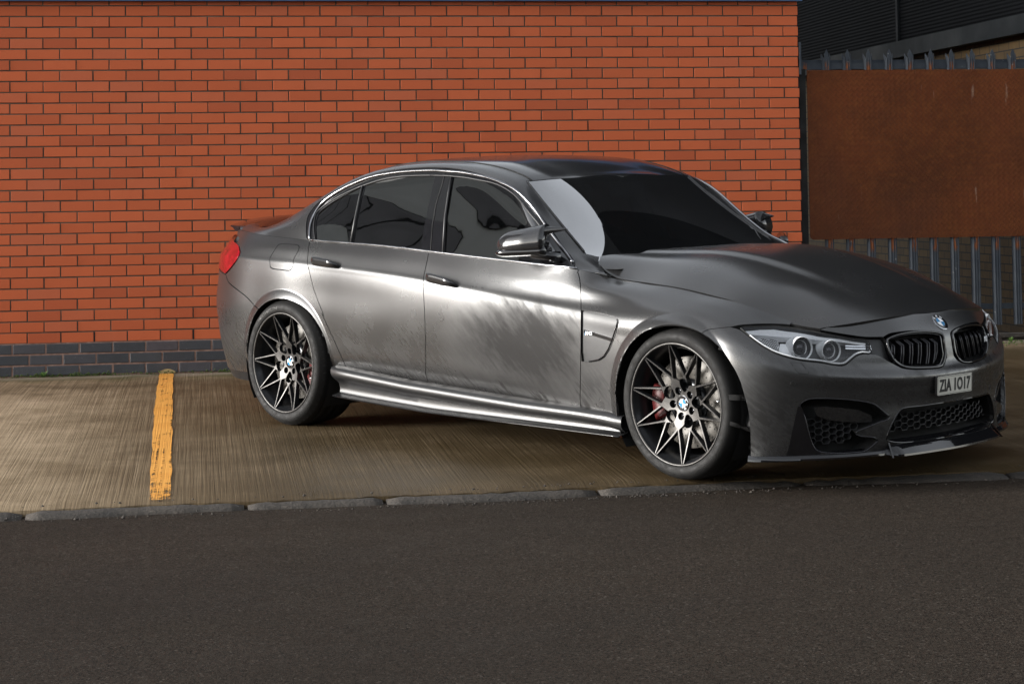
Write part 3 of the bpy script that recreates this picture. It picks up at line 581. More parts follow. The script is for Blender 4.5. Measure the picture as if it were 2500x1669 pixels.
# outlines of the panels, in surface coordinates
DATA={
'rear_door':[(0.1417,9),(0.1417,8.7284),(0.1516,8.437),(0.1605,8.149),(0.168,7.8618),(0.1735,7.5979),(0.1783,7.3374),(0.1838,7.0784),(0.1914,6.5378),(0.2002,5.9386),(0.2077,5.4535),(0.2142,4.9938),(0.2204,4.8803),(0.2261,4.7668),(0.2316,4.6534),(0.237,4.5403),(0.2435,4.4001),(0.2501,4.2603),(0.2577,4.1225),(0.2648,4.011),(0.2724,3.8902),(0.2804,3.7694),(0.2885,3.6493),(0.2967,3.5297),(0.3046,3.4176),(0.3127,3.3068),(0.3208,3.1965),(0.3285,3.0856),(0.3353,2.9787),(0.3411,2.8872),(0.3244,2.9816),(0.3323,2.8912),(0.3402,2.8011),(0.3482,2.7112),(0.3561,2.6213),(0.364,2.5311),(0.3718,2.4407),(0.3795,2.3498),(0.387,2.2583),(0.3943,2.1661),(0.4015,2.073),(0.4084,1.9738),(0.4152,1.8486),(0.4221,1.7235),(0.4289,1.5982),(0.4355,1.4724),(0.4418,1.3458),(0.4477,1.218),(0.4529,1.091),(0.4574,0.9458),(0.4611,0.7584),(0.4641,0.5675),(0.4668,0.3743),(0.4768,0),(0.4968,0),(0.5401,0),(0.5835,0),(0.6268,0),(0.6701,0),(0.7135,0),(0.7568,0),(0.8002,0),(0.8435,0),(0.8868,0),(0.9302,0),(0.9735,0),(1.0169,0),(1.0602,0),(1.1035,0),(1.1035,0.6695),(1.1098,0.9083),(1.1151,1.0935),(1.1193,1.2442),(1.1227,1.3918),(1.1253,1.52),(1.1276,1.6471),(1.1298,1.7738),(1.1319,1.9005),(1.1342,2.0231),(1.1365,2.1296),(1.1386,2.2358),(1.1406,2.3417),(1.1425,2.4472),(1.1443,2.5524),(1.1458,2.6572),(1.1472,2.7617),(1.1484,2.8659),(1.1494,2.9698),(1.1502,3.0874),(1.1508,3.2105),(1.1514,3.3332),(1.1517,3.4557),(1.1519,3.578),(1.152,3.7),(1.1519,3.8217),(1.1516,3.9433),(1.1509,4.0641),(1.1499,4.1841),(1.1486,4.3036),(1.1471,4.4227),(1.1454,4.5415),(1.1437,4.6603),(1.1418,4.7789),(1.14,4.8977),(1.1383,5.0642),(1.1373,5.5214),(1.1356,5.9855),(1.131,6.5987),(1.127,7.0716),(1.1244,7.2722),(1.1226,7.4728),(1.1209,7.6736),(1.1191,7.8752),(1.1166,8.0895),(1.1128,8.3745),(1.1089,8.6613),(1.1049,8.9492),(1.1049,9),(1.0361,9),(0.9673,9),(0.8985,9),(0.8297,9),(0.7609,9),(0.6921,9),(0.6233,9),(0.5545,9),(0.4857,9),(0.4169,9),(0.3481,9),(0.2793,9),(0.2105,9)],
'front_door':[(1.1049,9),(1.1049,8.9492),(1.1089,8.6613),(1.1128,8.3745),(1.1166,8.0895),(1.1191,7.8752),(1.1209,7.6736),(1.1226,7.4728),(1.1244,7.2722),(1.127,7.0716),(1.131,6.5987),(1.1356,5.9855),(1.1373,5.5214),(1.1383,5.0642),(1.14,4.8977),(1.1418,4.7789),(1.1437,4.6603),(1.1454,4.5415),(1.1471,4.4227),(1.1486,4.3036),(1.1499,4.1841),(1.1509,4.0641),(1.1516,3.9433),(1.1519,3.8217),(1.152,3.7),(1.1519,3.578),(1.1517,3.4557),(1.1514,3.3332),(1.1508,3.2105),(1.1502,3.0874),(1.1494,2.9698),(1.1484,2.8659),(1.1472,2.7617),(1.1458,2.6572),(1.1443,2.5524),(1.1425,2.4472),(1.1406,2.3417),(1.1386,2.2358),(1.1365,2.1296),(1.1342,2.0231),(1.1319,1.9005),(1.1298,1.7738),(1.1276,1.6471),(1.1253,1.52),(1.1227,1.3918),(1.1193,1.2442),(1.1151,1.0935),(1.1098,0.9083),(1.1035,0.6695),(1.1035,0),(1.1822,0),(1.2609,0),(1.3396,0),(1.4182,0),(1.4969,0),(1.5756,0),(1.6543,0),(1.7329,0),(1.8116,0),(1.8903,0),(1.969,0),(2.0476,0),(2.1263,0),(2.205,0),(2.205,0.631),(2.207,0.7956),(2.2091,0.9602),(2.2112,1.087),(2.2134,1.2019),(2.2157,1.3171),(2.218,1.4325),(2.2202,1.5478),(2.2225,1.6631),(2.2246,1.7782),(2.2266,1.8929),(2.2285,2.007),(2.2302,2.1157),(2.2319,2.2243),(2.2335,2.3326),(2.2351,2.4434),(2.2365,2.5539),(2.2379,2.6642),(2.2392,2.7742),(2.2404,2.884),(2.2414,2.9935),(2.2424,3.1264),(2.2433,3.2605),(2.2442,3.3945),(2.2449,3.5281),(2.2455,3.6614),(2.2459,3.7943),(2.246,3.9268),(2.246,4.0956),(2.2461,4.2999),(2.2461,4.5037),(2.2457,4.7072),(2.2444,4.9105),(2.2422,5.3461),(2.239,5.9693),(2.2339,6.3164),(2.2271,6.6633),(2.2207,7.005),(2.2158,7.1514),(2.2118,7.2938),(2.2082,7.4357),(2.2047,7.5775),(2.2009,7.7205),(2.1963,7.8659),(2.1908,8.0141),(2.1843,8.1607),(2.1773,8.3089),(2.1703,8.4571),(2.1591,8.6435),(2.1472,8.8228),(2.1472,9),(2.0728,9),(1.9983,9),(1.9238,9),(1.8494,9),(1.7749,9),(1.7005,9),(1.626,9),(1.5516,9),(1.4771,9),(1.4027,9),(1.3282,9),(1.2538,9),(1.1793,9)],
'fender':[(2.1472,9),(2.1472,8.8228),(2.1591,8.6435),(2.1703,8.4571),(2.1773,8.3089),(2.1843,8.1607),(2.1908,8.0141),(2.1963,7.8659),(2.2009,7.7205),(2.2047,7.5775),(2.2082,7.4357),(2.2118,7.2938),(2.2158,7.1514),(2.2207,7.005),(2.2271,6.6633),(2.2339,6.3164),(2.239,5.9693),(2.2422,5.3461),(2.2444,4.9105),(2.2457,4.7072),(2.2461,4.5037),(2.2461,4.2999),(2.246,4.0956),(2.246,3.9268),(2.2459,3.7943),(2.2455,3.6614),(2.2449,3.5281),(2.2442,3.3945),(2.2433,3.2605),(2.2424,3.1264),(2.2414,2.9935),(2.2404,2.884),(2.2392,2.7742),(2.2379,2.6642),(2.2365,2.5539),(2.2351,2.4434),(2.2335,2.3326),(2.2319,2.2243),(2.2302,2.1157),(2.2285,2.007),(2.2266,1.8929),(2.2246,1.7782),(2.2225,1.6631),(2.2202,1.5478),(2.218,1.4325),(2.2157,1.3171),(2.2134,1.2019),(2.2112,1.087),(2.2091,0.9602),(2.207,0.7956),(2.205,0.631),(2.205,0),(2.2702,0),(2.3353,0),(2.4005,0),(2.4657,0),(2.4707,0.1741),(2.4716,0.3663),(2.4722,0.5574),(2.4729,0.7484),(2.4729,0.9246),(2.473,1.071),(2.4733,1.1958),(2.474,1.3212),(2.4677,1.427),(2.4765,1.5743),(2.4786,1.7069),(2.4811,1.8401),(2.4843,1.9734),(2.488,2.097),(2.4917,2.1989),(2.496,2.2998),(2.5006,2.4007),(2.5055,2.5029),(2.511,2.6175),(2.5168,2.7338),(2.5231,2.8507),(2.53,2.9672),(2.5374,3.0996),(2.5453,3.2326),(2.5537,3.364),(2.5627,3.4929),(2.5723,3.6184),(2.5825,3.7395),(2.5946,3.8689),(2.6075,3.9902),(2.6211,4.1523),(2.6356,4.3109),(2.6501,4.455),(2.6653,4.5904),(2.6809,4.7176),(2.6969,4.8372),(2.7115,4.9387),(2.7256,5.0715),(2.7387,5.2526),(2.752,5.4052),(2.766,5.5335),(2.7803,5.6366),(2.7946,5.7204),(2.8089,5.79),(2.8229,5.8458),(2.8369,5.887),(2.8509,5.9153),(2.8649,5.9324),(2.8802,5.9317),(2.8955,5.9111),(2.9107,5.8814),(2.9263,5.847),(2.9417,5.8056),(2.957,5.7552),(2.9752,5.6678),(2.993,5.5752),(2.9982,5.8554),(3.0121,6.1466),(3.0237,6.2714),(3.0357,6.394),(3.0476,6.5151),(3.059,6.6396),(3.0693,6.7595),(3.0793,6.8809),(3.0889,7.003),(3.0981,7.084),(3.1066,7.1685),(3.1153,7.3095),(3.123,7.4588),(3.1306,7.6049),(3.1387,7.7349),(3.1475,7.8541),(3.1565,7.9697),(3.1641,8.0378),(3.1716,8.0932),(3.1793,8.1479),(3.1873,8.2007),(3.1968,8.2578),(3.2068,8.3139),(3.2175,8.3683),(3.2291,8.4205),(3.2419,8.4697),(3.254,8.5092),(3.2672,8.5457),(3.2817,8.5797),(3.2973,8.612),(3.3142,8.6434),(3.3322,8.675),(3.3322,9),(3.2729,9),(3.2137,9),(3.1544,9),(3.0952,9),(3.0359,9),(2.9767,9),(2.9174,9),(2.8582,9),(2.7989,9),(2.7397,9),(2.6804,9),(2.6212,9),(2.5619,9),(2.5027,9),(2.4434,9),(2.3842,9),(2.325,9),(2.2657,9),(2.2065,9)],
'rear_quarter':[(0.1417,9),(0.1417,8.7284),(0.1516,8.437),(0.1605,8.149),(0.168,7.8618),(0.1735,7.5979),(0.1783,7.3374),(0.1838,7.0784),(0.1914,6.5378),(0.2002,5.9386),(0.2077,5.4535),(0.2142,4.9938),(0.2204,4.8803),(0.2261,4.7668),(0.2316,4.6534),(0.237,4.5403),(0.2435,4.4001),(0.2501,4.2603),(0.2577,4.1225),(0.2648,4.011),(0.2724,3.8902),(0.2804,3.7694),(0.2885,3.6493),(0.2967,3.5297),(0.3046,3.4176),(0.3127,3.3068),(0.3208,3.1965),(0.3285,3.0856),(0.3353,2.9787),(0.3411,2.8872),(0.3244,2.9816),(0.3323,2.8912),(0.3402,2.8011),(0.3482,2.7112),(0.3561,2.6213),(0.364,2.5311),(0.3718,2.4407),(0.3795,2.3498),(0.387,2.2583),(0.3943,2.1661),(0.4015,2.073),(0.4084,1.9738),(0.4152,1.8486),(0.4221,1.7235),(0.4289,1.5982),(0.4355,1.4724),(0.4418,1.3458),(0.4477,1.218),(0.4529,1.091),(0.4574,0.9458),(0.4611,0.7584),(0.4641,0.5675),(0.4668,0.3743),(0.4768,0),(0.4668,0),(0.4313,0),(0.3957,0),(0.3602,0),(0.3602,0.3434),(0.3639,0.5559),(0.3671,0.7676),(0.3683,0.9748),(0.3672,1.1208),(0.3647,1.256),(0.3614,1.3887),(0.3578,1.5205),(0.3544,1.6528),(0.3509,1.7851),(0.3469,1.9159),(0.342,2.0319),(0.3348,2.1381),(0.3265,2.241),(0.3174,2.3413),(0.3076,2.4396),(0.2976,2.5335),(0.2869,2.6253),(0.2753,2.7147),(0.2629,2.8011),(0.2484,2.8914),(0.2326,2.9771),(0.2154,3.0728),(0.198,3.1607),(0.1796,3.2401),(0.1601,3.3096),(0.1377,3.3739),(0.1144,3.4276),(0.0904,3.4731),(0.0621,3.5172),(0.0328,3.533),(0.0098,3.5214),(-0.0173,3.4978),(-0.0437,3.4655),(-0.0683,3.4245),(-0.09,3.3757),(-0.1109,3.3161),(-0.1307,3.249),(-0.1491,3.1776),(-0.1725,3.0643),(-0.1942,2.9458),(-0.1954,2.951),(-0.2182,3.0107),(-0.2505,3.0727),(-0.2728,3.1684),(-0.2904,3.2707),(-0.3086,3.3703),(-0.3283,3.4613),(-0.3492,3.5382),(-0.3714,3.6079),(-0.3947,3.6729),(-0.419,3.7356),(-0.444,3.7985),(-0.4683,3.8549),(-0.4943,3.9095),(-0.5214,3.9675),(-0.5487,4.0346),(-0.5809,4.218),(-0.5989,4.3636),(-0.5623,4.5238),(-0.541,4.6235),(-0.5213,4.7229),(-0.5034,4.8228),(-0.4873,4.924),(-0.4696,5.2045),(-0.4536,5.7447),(-0.4461,6.3909),(-0.4484,7.0231),(-0.4582,7.2847),(-0.5046,7.743),(-0.5737,8.0147),(-0.5937,8.4),(-0.8,8.7),(-0.85,9),(-0.788,9),(-0.726,9),(-0.664,9),(-0.6021,9),(-0.5401,9),(-0.4781,9),(-0.4161,9),(-0.3541,9),(-0.2921,9),(-0.2302,9),(-0.1682,9),(-0.1062,9),(-0.0442,9),(0.0178,9),(0.0798,9)],
'tail_lamp':[(-0.6034,4.3724),(-0.5623,4.5238),(-0.541,4.6235),(-0.5213,4.7229),(-0.5034,4.8228),(-0.4873,4.924),(-0.4696,5.2045),(-0.4536,5.7447),(-0.4461,6.3909),(-0.4484,7.0231),(-0.4582,7.2847),(-0.5046,7.743),(-0.5737,8.0147),(-1,8.45),(-1.25,8.3),(-1.35,7.5),(-1.3,5.6),(-1.1,4.9),(-0.95,4.8)],
'rear_bumper':[(-0.5989,4.3636),(-0.5809,4.218),(-0.5487,4.0346),(-0.5214,3.9675),(-0.4943,3.9095),(-0.4683,3.8549),(-0.444,3.7985),(-0.419,3.7356),(-0.3947,3.6729),(-0.3714,3.6079),(-0.3492,3.5382),(-0.3283,3.4613),(-0.3086,3.3703),(-0.2904,3.2707),(-0.2728,3.1684),(-0.2505,3.0727),(-0.2182,3.0107),(-0.1954,2.951),(-0.2093,2.8475),(-0.2234,2.7503),(-0.2364,2.6486),(-0.2514,2.5115),(-0.2649,2.3709),(-0.277,2.2289),(-0.2875,2.0909),(-0.2968,1.9588),(-0.3049,1.8394),(-0.3115,1.7247),(-0.3173,1.6097),(-0.3222,1.4948),(-0.3265,1.3801),(-0.335,1.5),(-0.34,0.6),(-0.36,0),(-0.4,0),(-0.4938,0),(-0.5875,0),(-0.6813,0),(-0.775,0),(-0.8688,0),(-0.9625,0),(-1.0562,0),(-1.15,0),(-1.2437,0),(-1.3375,0),(-1.4312,0),(-1.525,0),(-1.6187,0),(-1.7125,0),(-1.8062,0),(-1.9,0),(-1.9,4),(-1.3,4.3),(-1,4.45),(-0.9,4.6)],
'front_bumper':[(3.5896,8.9267),(3.5974,8.8541),(3.6043,8.7811),(3.6107,8.7098),(3.617,8.6414),(3.6235,8.577),(3.6308,8.5119),(3.6385,8.4516),(3.6468,8.3968),(3.6556,8.3477),(3.665,8.3045),(3.6743,8.2681),(3.6838,8.2342),(3.6937,8.2031),(3.704,8.1753),(3.7147,8.151),(3.7258,8.1305),(3.7372,8.1141),(3.749,8.1026),(3.761,8.0951),(3.7733,8.0903),(3.7858,8.0871),(3.7983,8.0843),(3.811,8.0808),(3.8236,8.0756),(3.8263,8.0641),(3.8446,8.1349),(3.8634,8.1969),(3.8802,8.2237),(3.8967,8.2376),(3.9131,8.2461),(3.9276,8.2527),(3.9422,8.2574),(3.9567,8.2599),(3.9712,8.2599),(3.9857,8.2569),(3.9995,8.252),(4.0134,8.2459),(4.0274,8.2384),(4.0416,8.2293),(4.056,8.2187),(4.0706,8.2061),(4.0853,8.1916),(4.1025,8.1721),(4.1197,8.1481),(4.1368,8.1174),(4.1535,8.0783),(4.1693,8.0166),(4.176,7.8918),(4.176,7.7557),(4.176,7.606),(4.176,7.4478),(4.176,7.2895),(4.176,7.1165),(4.176,6.9312),(4.176,6.7287),(4.1723,6.504),(4.16,6.2818),(4.1487,6.0793),(4.1312,5.8365),(4.1083,5.6523),(4.0873,5.5724),(4.071,5.5587),(4.0555,5.5603),(4.0408,5.5727),(4.0265,5.5918),(4.0126,5.6134),(3.9988,5.633),(3.9845,5.6519),(3.9704,5.6739),(3.9567,5.701),(3.9433,5.7354),(3.9303,5.779),(3.9162,5.8418),(3.9026,5.9276),(3.8898,6.0259),(3.8794,6.1072),(3.8694,6.2031),(3.859,6.2966),(3.848,6.3825),(3.8368,6.4671),(3.8257,6.5539),(3.811,6.6872),(3.7963,6.815),(3.7824,6.9088),(3.7681,6.9822),(3.748,7.0144),(3.7655,6.9782),(3.7465,7.0312),(3.7336,7.0303),(3.7208,7.0184),(3.7082,6.9935),(3.6949,6.9477),(3.6824,6.8702),(3.6698,6.7293),(3.6583,6.5729),(3.6488,6.4326),(3.6392,6.2905),(3.628,6.1879),(3.6171,6.1496),(3.6061,6.1428),(3.5949,6.1526),(3.5839,6.1639),(3.5733,6.1753),(3.5627,6.1933),(3.5522,6.2133),(3.5416,6.2311),(3.5309,6.2422),(3.5195,6.2458),(3.508,6.2441),(3.4964,6.2384),(3.4847,6.23),(3.473,6.2201),(3.4611,6.2101),(3.4492,6.2012),(3.4381,6.1938),(3.427,6.1867),(3.4159,6.18),(3.4047,6.1742),(3.3936,6.1696),(3.3826,6.1668),(3.37,6.1654),(3.3574,6.1664),(3.345,6.1722),(3.3328,6.1849),(3.3207,6.207),(3.3099,6.2359),(3.2992,6.2725),(3.2886,6.3165),(3.278,6.367),(3.2675,6.4233),(3.257,6.4845),(3.2464,6.5542),(3.2358,6.634),(3.2251,6.7212),(3.2143,6.8128),(3.2034,6.9053),(3.1906,7.0155),(3.1774,7.1015),(3.1638,7.1792),(3.15,7.2309),(3.1389,7.2395),(3.1283,7.2219),(3.1176,7.1935),(3.1066,7.1685),(3.0981,7.084),(3.0889,7.003),(3.0793,6.8809),(3.0693,6.7595),(3.059,6.6396),(3.0476,6.5151),(3.0357,6.394),(3.0237,6.2714),(3.0121,6.1466),(2.9982,5.8554),(2.993,5.5752),(3.0073,5.4963),(3.0214,5.4248),(3.035,5.3391),(3.0462,5.2484),(3.0571,5.1486),(3.0675,5.04),(3.0775,4.9693),(3.0874,4.919),(3.0968,4.8673),(3.1059,4.8139),(3.1146,4.7587),(3.1229,4.7012),(3.1316,4.6314),(3.1397,4.5566),(3.1474,4.4795),(3.155,4.4027),(3.1615,4.3388),(3.168,4.2737),(3.1738,4.2035),(3.18,4.1178),(3.1859,4.0294),(3.1914,3.939),(3.1964,3.8442),(3.2004,3.7527),(3.2039,3.6573),(3.2072,3.5593),(3.2103,3.4595),(3.2135,3.3591),(3.2172,3.2441),(3.2209,3.1275),(3.2244,3.0088),(3.2276,2.8766),(3.2304,2.7436),(3.233,2.6085),(3.2351,2.4714),(3.2369,2.3323),(3.2382,2.1909),(3.2393,2.0485),(3.2402,1.8869),(3.2408,1.715),(3.2412,1.5428),(3.2415,1.3862),(3.2418,1.2297),(3.2421,1.0733),(3.2427,0.9092),(3.2433,0.7383),(3.2441,0.5676),(3.245,0.397),(3.246,0.2264),(3.2469,0.0557),(3.2441,0),(3.2471,0),(3.2741,0),(3.3204,0),(3.3667,0),(3.413,0),(3.4593,0),(3.5056,0),(3.5519,0),(3.5982,0),(3.6445,0),(3.6908,0),(3.7371,0),(3.7833,0),(3.8296,0),(3.8759,0),(3.9222,0),(3.9685,0),(4.0148,0),(4.0611,0),(4.1074,0),(4.1537,0),(4.2,0),(4.2,0.3045),(4.133,0.3045),(4.1164,0.2974),(4.1002,0.2873),(4.0845,0.2765),(4.069,0.2669),(4.0537,0.2606),(4.0384,0.2594),(4.0233,0.2639),(4.0083,0.2728),(3.9934,0.2848),(3.9787,0.2987),(3.9642,0.3134),(3.9499,0.3278),(3.9352,0.3418),(3.9206,0.3572),(3.906,0.3776),(3.8913,0.4068),(3.8741,0.4533),(3.8565,0.5128),(3.8388,0.5854),(3.8184,0.7307),(3.8119,1.0356),(3.8143,1.2315),(3.8192,1.4137),(3.8252,1.5893),(3.8314,1.7514),(3.8377,1.9115),(3.844,2.0669),(3.8518,2.2515),(3.861,2.4247),(3.8702,2.567),(3.8822,2.658),(3.894,2.6802),(3.9062,2.6932),(3.9187,2.6993),(3.9314,2.7005),(3.9443,2.699),(3.9574,2.6968),(3.9707,2.696),(3.9841,2.6988),(3.9987,2.7045),(4.0135,2.7102),(4.0286,2.7158),(4.0441,2.7208),(4.06,2.7252),(4.0763,2.7285),(4.2,2.7285),(4.2,7),(4.2,8),(4.2,9),(4.1564,9),(4.1128,9),(4.0692,9),(4.0256,9),(3.982,9),(3.9384,9),(3.8948,9),(3.8512,9),(3.8076,9),(3.764,9),(3.7204,9),(3.6768,9),(3.6332,9),(3.5896,9)],
'side_intake':[(3.4396,3.08),(3.4499,3.2677),(3.4619,3.3833),(3.4752,3.4642),(3.4858,3.4957),(3.4967,3.5129),(3.5077,3.5212),(3.5187,3.526),(3.531,3.5295),(3.5433,3.5289),(3.5556,3.5249),(3.5679,3.5178),(3.5802,3.5083),(3.5911,3.4988),(3.602,3.4888),(3.6129,3.478),(3.6237,3.4659),(3.6345,3.452),(3.6453,3.4358),(3.6561,3.4168),(3.6669,3.3944),(3.6775,3.37),(3.6882,3.3436),(3.6989,3.314),(3.7097,3.2799),(3.7205,3.24),(3.7313,3.193),(3.7421,3.1378),(3.7536,3.0526),(3.7644,2.9469),(3.7747,2.8375),(3.7845,2.7189),(3.7937,2.5909),(3.8028,2.4611),(3.8168,2.3244),(3.822,2.1862),(3.8124,2.0869),(3.8001,2.0345),(3.7868,2.0009),(3.7742,1.9554),(3.7632,1.9012),(3.7522,1.8487),(3.7413,1.7963),(3.7305,1.7424),(3.7198,1.6856),(3.7092,1.6243),(3.6961,1.5656),(3.6811,1.5047),(3.6707,1.4292),(3.6713,1.3261),(3.6807,1.2218),(3.6915,1.1543),(3.7033,1.1135),(3.7156,1.0884),(3.7282,1.0673),(3.741,1.0381),(3.7537,0.9892),(3.7747,0.822),(3.7758,0.6665),(3.7729,0.5389),(3.769,0.4249),(3.7653,0.3108),(3.7609,0.2047),(3.7553,0.1137),(3.748,0.0443),(3.7386,-0.0032),(3.727,0),(3.7171,0),(3.7073,0),(3.6876,0),(3.6777,0),(3.6679,0),(3.6565,-0.002),(3.6443,0.0137),(3.6321,0.0306),(3.62,0.0479),(3.6079,0.0651),(3.5962,0.0812),(3.5846,0.0987),(3.573,0.1205),(3.5612,0.1498),(3.5493,0.1895),(3.5349,0.2682),(3.521,0.4001),(3.5064,0.6233),(3.4951,0.8694),(3.488,1.0639),(3.4828,1.2423),(3.4788,1.4186),(3.4754,1.5931),(3.4729,1.738),(3.4704,1.8833),(3.4679,2.0275),(3.4654,2.1643),(3.463,2.3007),(3.4607,2.4366)],
'intake_frame':[(3.4018,0),(3.4062,0.0817),(3.4058,0.284),(3.4052,0.4868),(3.4047,0.6899),(3.4044,0.8595),(3.4046,1.0246),(3.4053,1.1719),(3.4065,1.3181),(3.408,1.4632),(3.4099,1.6074),(3.412,1.7578),(3.4139,1.9086),(3.4158,2.0555),(3.4178,2.1958),(3.4201,2.3355),(3.4226,2.4746),(3.4254,2.6128),(3.4281,2.8162),(3.4316,3.0164),(3.4396,3.08),(3.4475,3.0006),(3.4526,2.8809),(3.4557,2.7349),(3.458,2.5808),(3.4607,2.4366),(3.4636,2.3028),(3.4661,2.167),(3.4685,2.0298),(3.4708,1.8847),(3.473,1.7385),(3.4754,1.5931),(3.4788,1.4186),(3.4828,1.2423),(3.488,1.0639),(3.4951,0.8694),(3.5064,0.6233),(3.521,0.4001),(3.5355,0.3041),(3.5493,0.1895),(3.5496,0),(3.5299,0),(3.52,0),(3.5102,0),(3.5003,0),(3.4905,0),(3.4708,0)],
'headlight':[(3.1432,7.3681),(3.1492,7.4935),(3.1554,7.6113),(3.1635,7.7188),(3.172,7.8196),(3.1808,7.9147),(3.19,8.0032),(3.1994,8.0564),(3.2081,8.1089),(3.217,8.1637),(3.2264,8.2184),(3.2365,8.2704),(3.2477,8.3167),(3.2626,8.3558),(3.2795,8.3816),(3.2978,8.4055),(3.3152,8.4304),(3.3339,8.4541),(3.3538,8.4722),(3.3733,8.4853),(3.3932,8.499),(3.4131,8.5149),(3.4329,8.535),(3.4524,8.5618),(3.4721,8.5976),(3.4924,8.6397),(3.5131,8.6792),(3.5325,8.698),(3.5486,8.6839),(3.5612,8.6435),(3.5715,8.5884),(3.5805,8.5267),(3.5887,8.4635),(3.5968,8.4018),(3.605,8.3437),(3.6134,8.2901),(3.6223,8.2409),(3.6315,8.1964),(3.6412,8.1563),(3.6512,8.1204),(3.6617,8.0881),(3.6725,8.0589),(3.6836,8.0324),(3.6959,8.016),(3.7091,8.0097),(3.7222,8.0007),(3.7342,7.9651),(3.7445,7.8899),(3.7466,7.6749),(3.7434,7.4083),(3.7475,7.2244),(3.7459,7.0728),(3.7341,7.023),(3.7213,7.043),(3.7086,7.0503),(3.6952,7.0093),(3.6826,6.9335),(3.6729,6.8339),(3.6643,6.7195),(3.6559,6.6056),(3.6472,6.4756),(3.6383,6.3446),(3.628,6.2512),(3.6172,6.2131),(3.6061,6.2039),(3.5949,6.2107),(3.5839,6.2206),(3.5733,6.2326),(3.5627,6.2521),(3.5521,6.274),(3.5416,6.2935),(3.5309,6.3057),(3.5195,6.3098),(3.5079,6.3085),(3.4963,6.303),(3.4846,6.2948),(3.4729,6.2851),(3.461,6.2752),(3.449,6.2667),(3.4379,6.2598),(3.4267,6.2531),(3.4155,6.2469),(3.4043,6.2416),(3.3931,6.2376),(3.3819,6.2353),(3.3692,6.2344),(3.3565,6.2358),(3.344,6.2421),(3.3316,6.2557),(3.3194,6.2791),(3.3085,6.31),(3.2977,6.3492),(3.2869,6.3962),(3.2763,6.45),(3.2656,6.5096),(3.2549,6.5739),(3.2442,6.6467),(3.2335,6.7302),(3.2227,6.8209),(3.2118,6.915),(3.2008,7.0055)],
'kidney':[(3.84,7.9636),(3.8595,8.0378),(3.8796,8.089),(3.8966,8.1204),(3.9137,8.1453),(3.9308,8.1633),(3.9457,8.1749),(3.9607,8.1842),(3.9757,8.1909),(3.9908,8.1948),(4.0059,8.1956),(4.021,8.1936),(4.0362,8.189),(4.0515,8.1813),(4.067,8.1704),(4.0826,8.1559),(4.0984,8.1375),(4.1143,8.1145),(4.13,8.085),(4.1452,8.0473),(4.1599,7.9793),(4.166,7.848),(4.166,7.5675),(4.166,7.4103),(4.166,7.254),(4.166,7.0995),(4.166,6.9338),(4.1647,6.7522),(4.1566,6.5106),(4.1455,6.2701),(4.1344,6.0819),(4.1176,5.8733),(4.0833,5.7424),(4.0666,5.7444),(4.0506,5.7574),(4.0351,5.7775),(4.02,5.8011),(4.0051,5.8243),(3.9879,5.8489),(3.9712,5.8757),(3.9549,5.911),(3.9391,5.9606),(3.9243,6.0137),(3.91,6.0623),(3.8966,6.1305),(3.8852,6.2122),(3.8744,6.3107),(3.8643,6.4246),(3.8556,6.5506),(3.848,6.6902),(3.8418,6.8389),(3.8379,6.9917),(3.836,7.1451),(3.8347,7.2993),(3.8336,7.4977),(3.8335,7.7)],
'kidney_in':[(3.8458,7.9311),(3.8636,8.0059),(3.8818,8.0461),(3.8969,8.0719),(3.912,8.0932),(3.9272,8.1085),(3.942,8.119),(3.9568,8.1273),(3.9717,8.1332),(3.9867,8.1365),(4.0017,8.1367),(4.0167,8.1342),(4.0319,8.1291),(4.0472,8.1213),(4.0627,8.1104),(4.0783,8.0962),(4.0978,8.0738),(4.1173,8.0429),(4.1362,7.9993),(4.1493,7.9135),(4.15,7.7952),(4.15,7.5305),(4.15,7.2429),(4.15,7.097),(4.15,6.9409),(4.15,6.7693),(4.1449,6.5584),(4.1349,6.3519),(4.1139,6.074),(4.086,5.977),(4.0663,5.9782),(4.0473,5.995),(4.0289,6.0136),(4.0109,6.0309),(3.9932,6.046),(3.9759,6.0619),(3.9591,6.0819),(3.9428,6.1095),(3.9282,6.1428),(3.9141,6.1881),(3.9009,6.2529),(3.8854,6.3732),(3.8715,6.527),(3.8601,6.7066),(3.8512,6.9076),(3.8464,7.101),(3.8436,7.2976),(3.8424,7.495),(3.8424,7.6971)],
'vent':[(2.2419,6.1509),(2.3096,6.2421),(2.382,6.188),(2.4431,6.0742),(2.4849,5.6079),(2.4911,5.1628),(2.4753,4.2742),(2.4568,3.7406),(2.432,3.2377),(2.4005,2.8456),(2.3631,2.6374),(2.3016,2.4678),(2.2433,2.4371)],
'fuel_flap':[(-0.1393,6.6981),(-0.1353,7.1642),(-0.1296,7.4343),(-0.1231,7.6904),(-0.1171,7.9497),(-0.1118,8.1892),(-0.1003,8.3166),(-0.0727,8.3522),(-0.0443,8.3683),(-0.0162,8.3792),(0.0091,8.3967),(0.0343,8.4088),(0.0601,8.3895),(0.0796,8.2162),(0.0831,7.8205),(0.0795,7.5767),(0.0743,7.3407),(0.0706,7.1),(0.0754,6.2523),(0.0784,5.2634),(0.0582,4.8871),(0.029,4.8604),(-0.0019,4.8682),(-0.0262,4.8701),(-0.0509,4.8741),(-0.076,4.8831),(-0.1012,4.9),(-0.121,4.9718)],
'washer':[(3.3974,5.8175),(3.4448,6.0459),(3.4766,4.9948),(3.4719,4.9241),(3.4341,4.8917),(3.4209,5.0318)],
'pt_handle_r':[(0.3535,6.4285)],
'pt_handle_f':[(1.277,6.2817)],
'pt_badge':[(2.2912,3.6254)],
'pt_sensor':[(3.4102,4.297)],
'pt_sensor2':[(3.8689,3.0667)],
'pt_emblem':[(4.1727,8.5252)],
'pt_plateTL':[(4.0216,4.7197)],
'pt_plateBL':[(4.0218,3.357)],
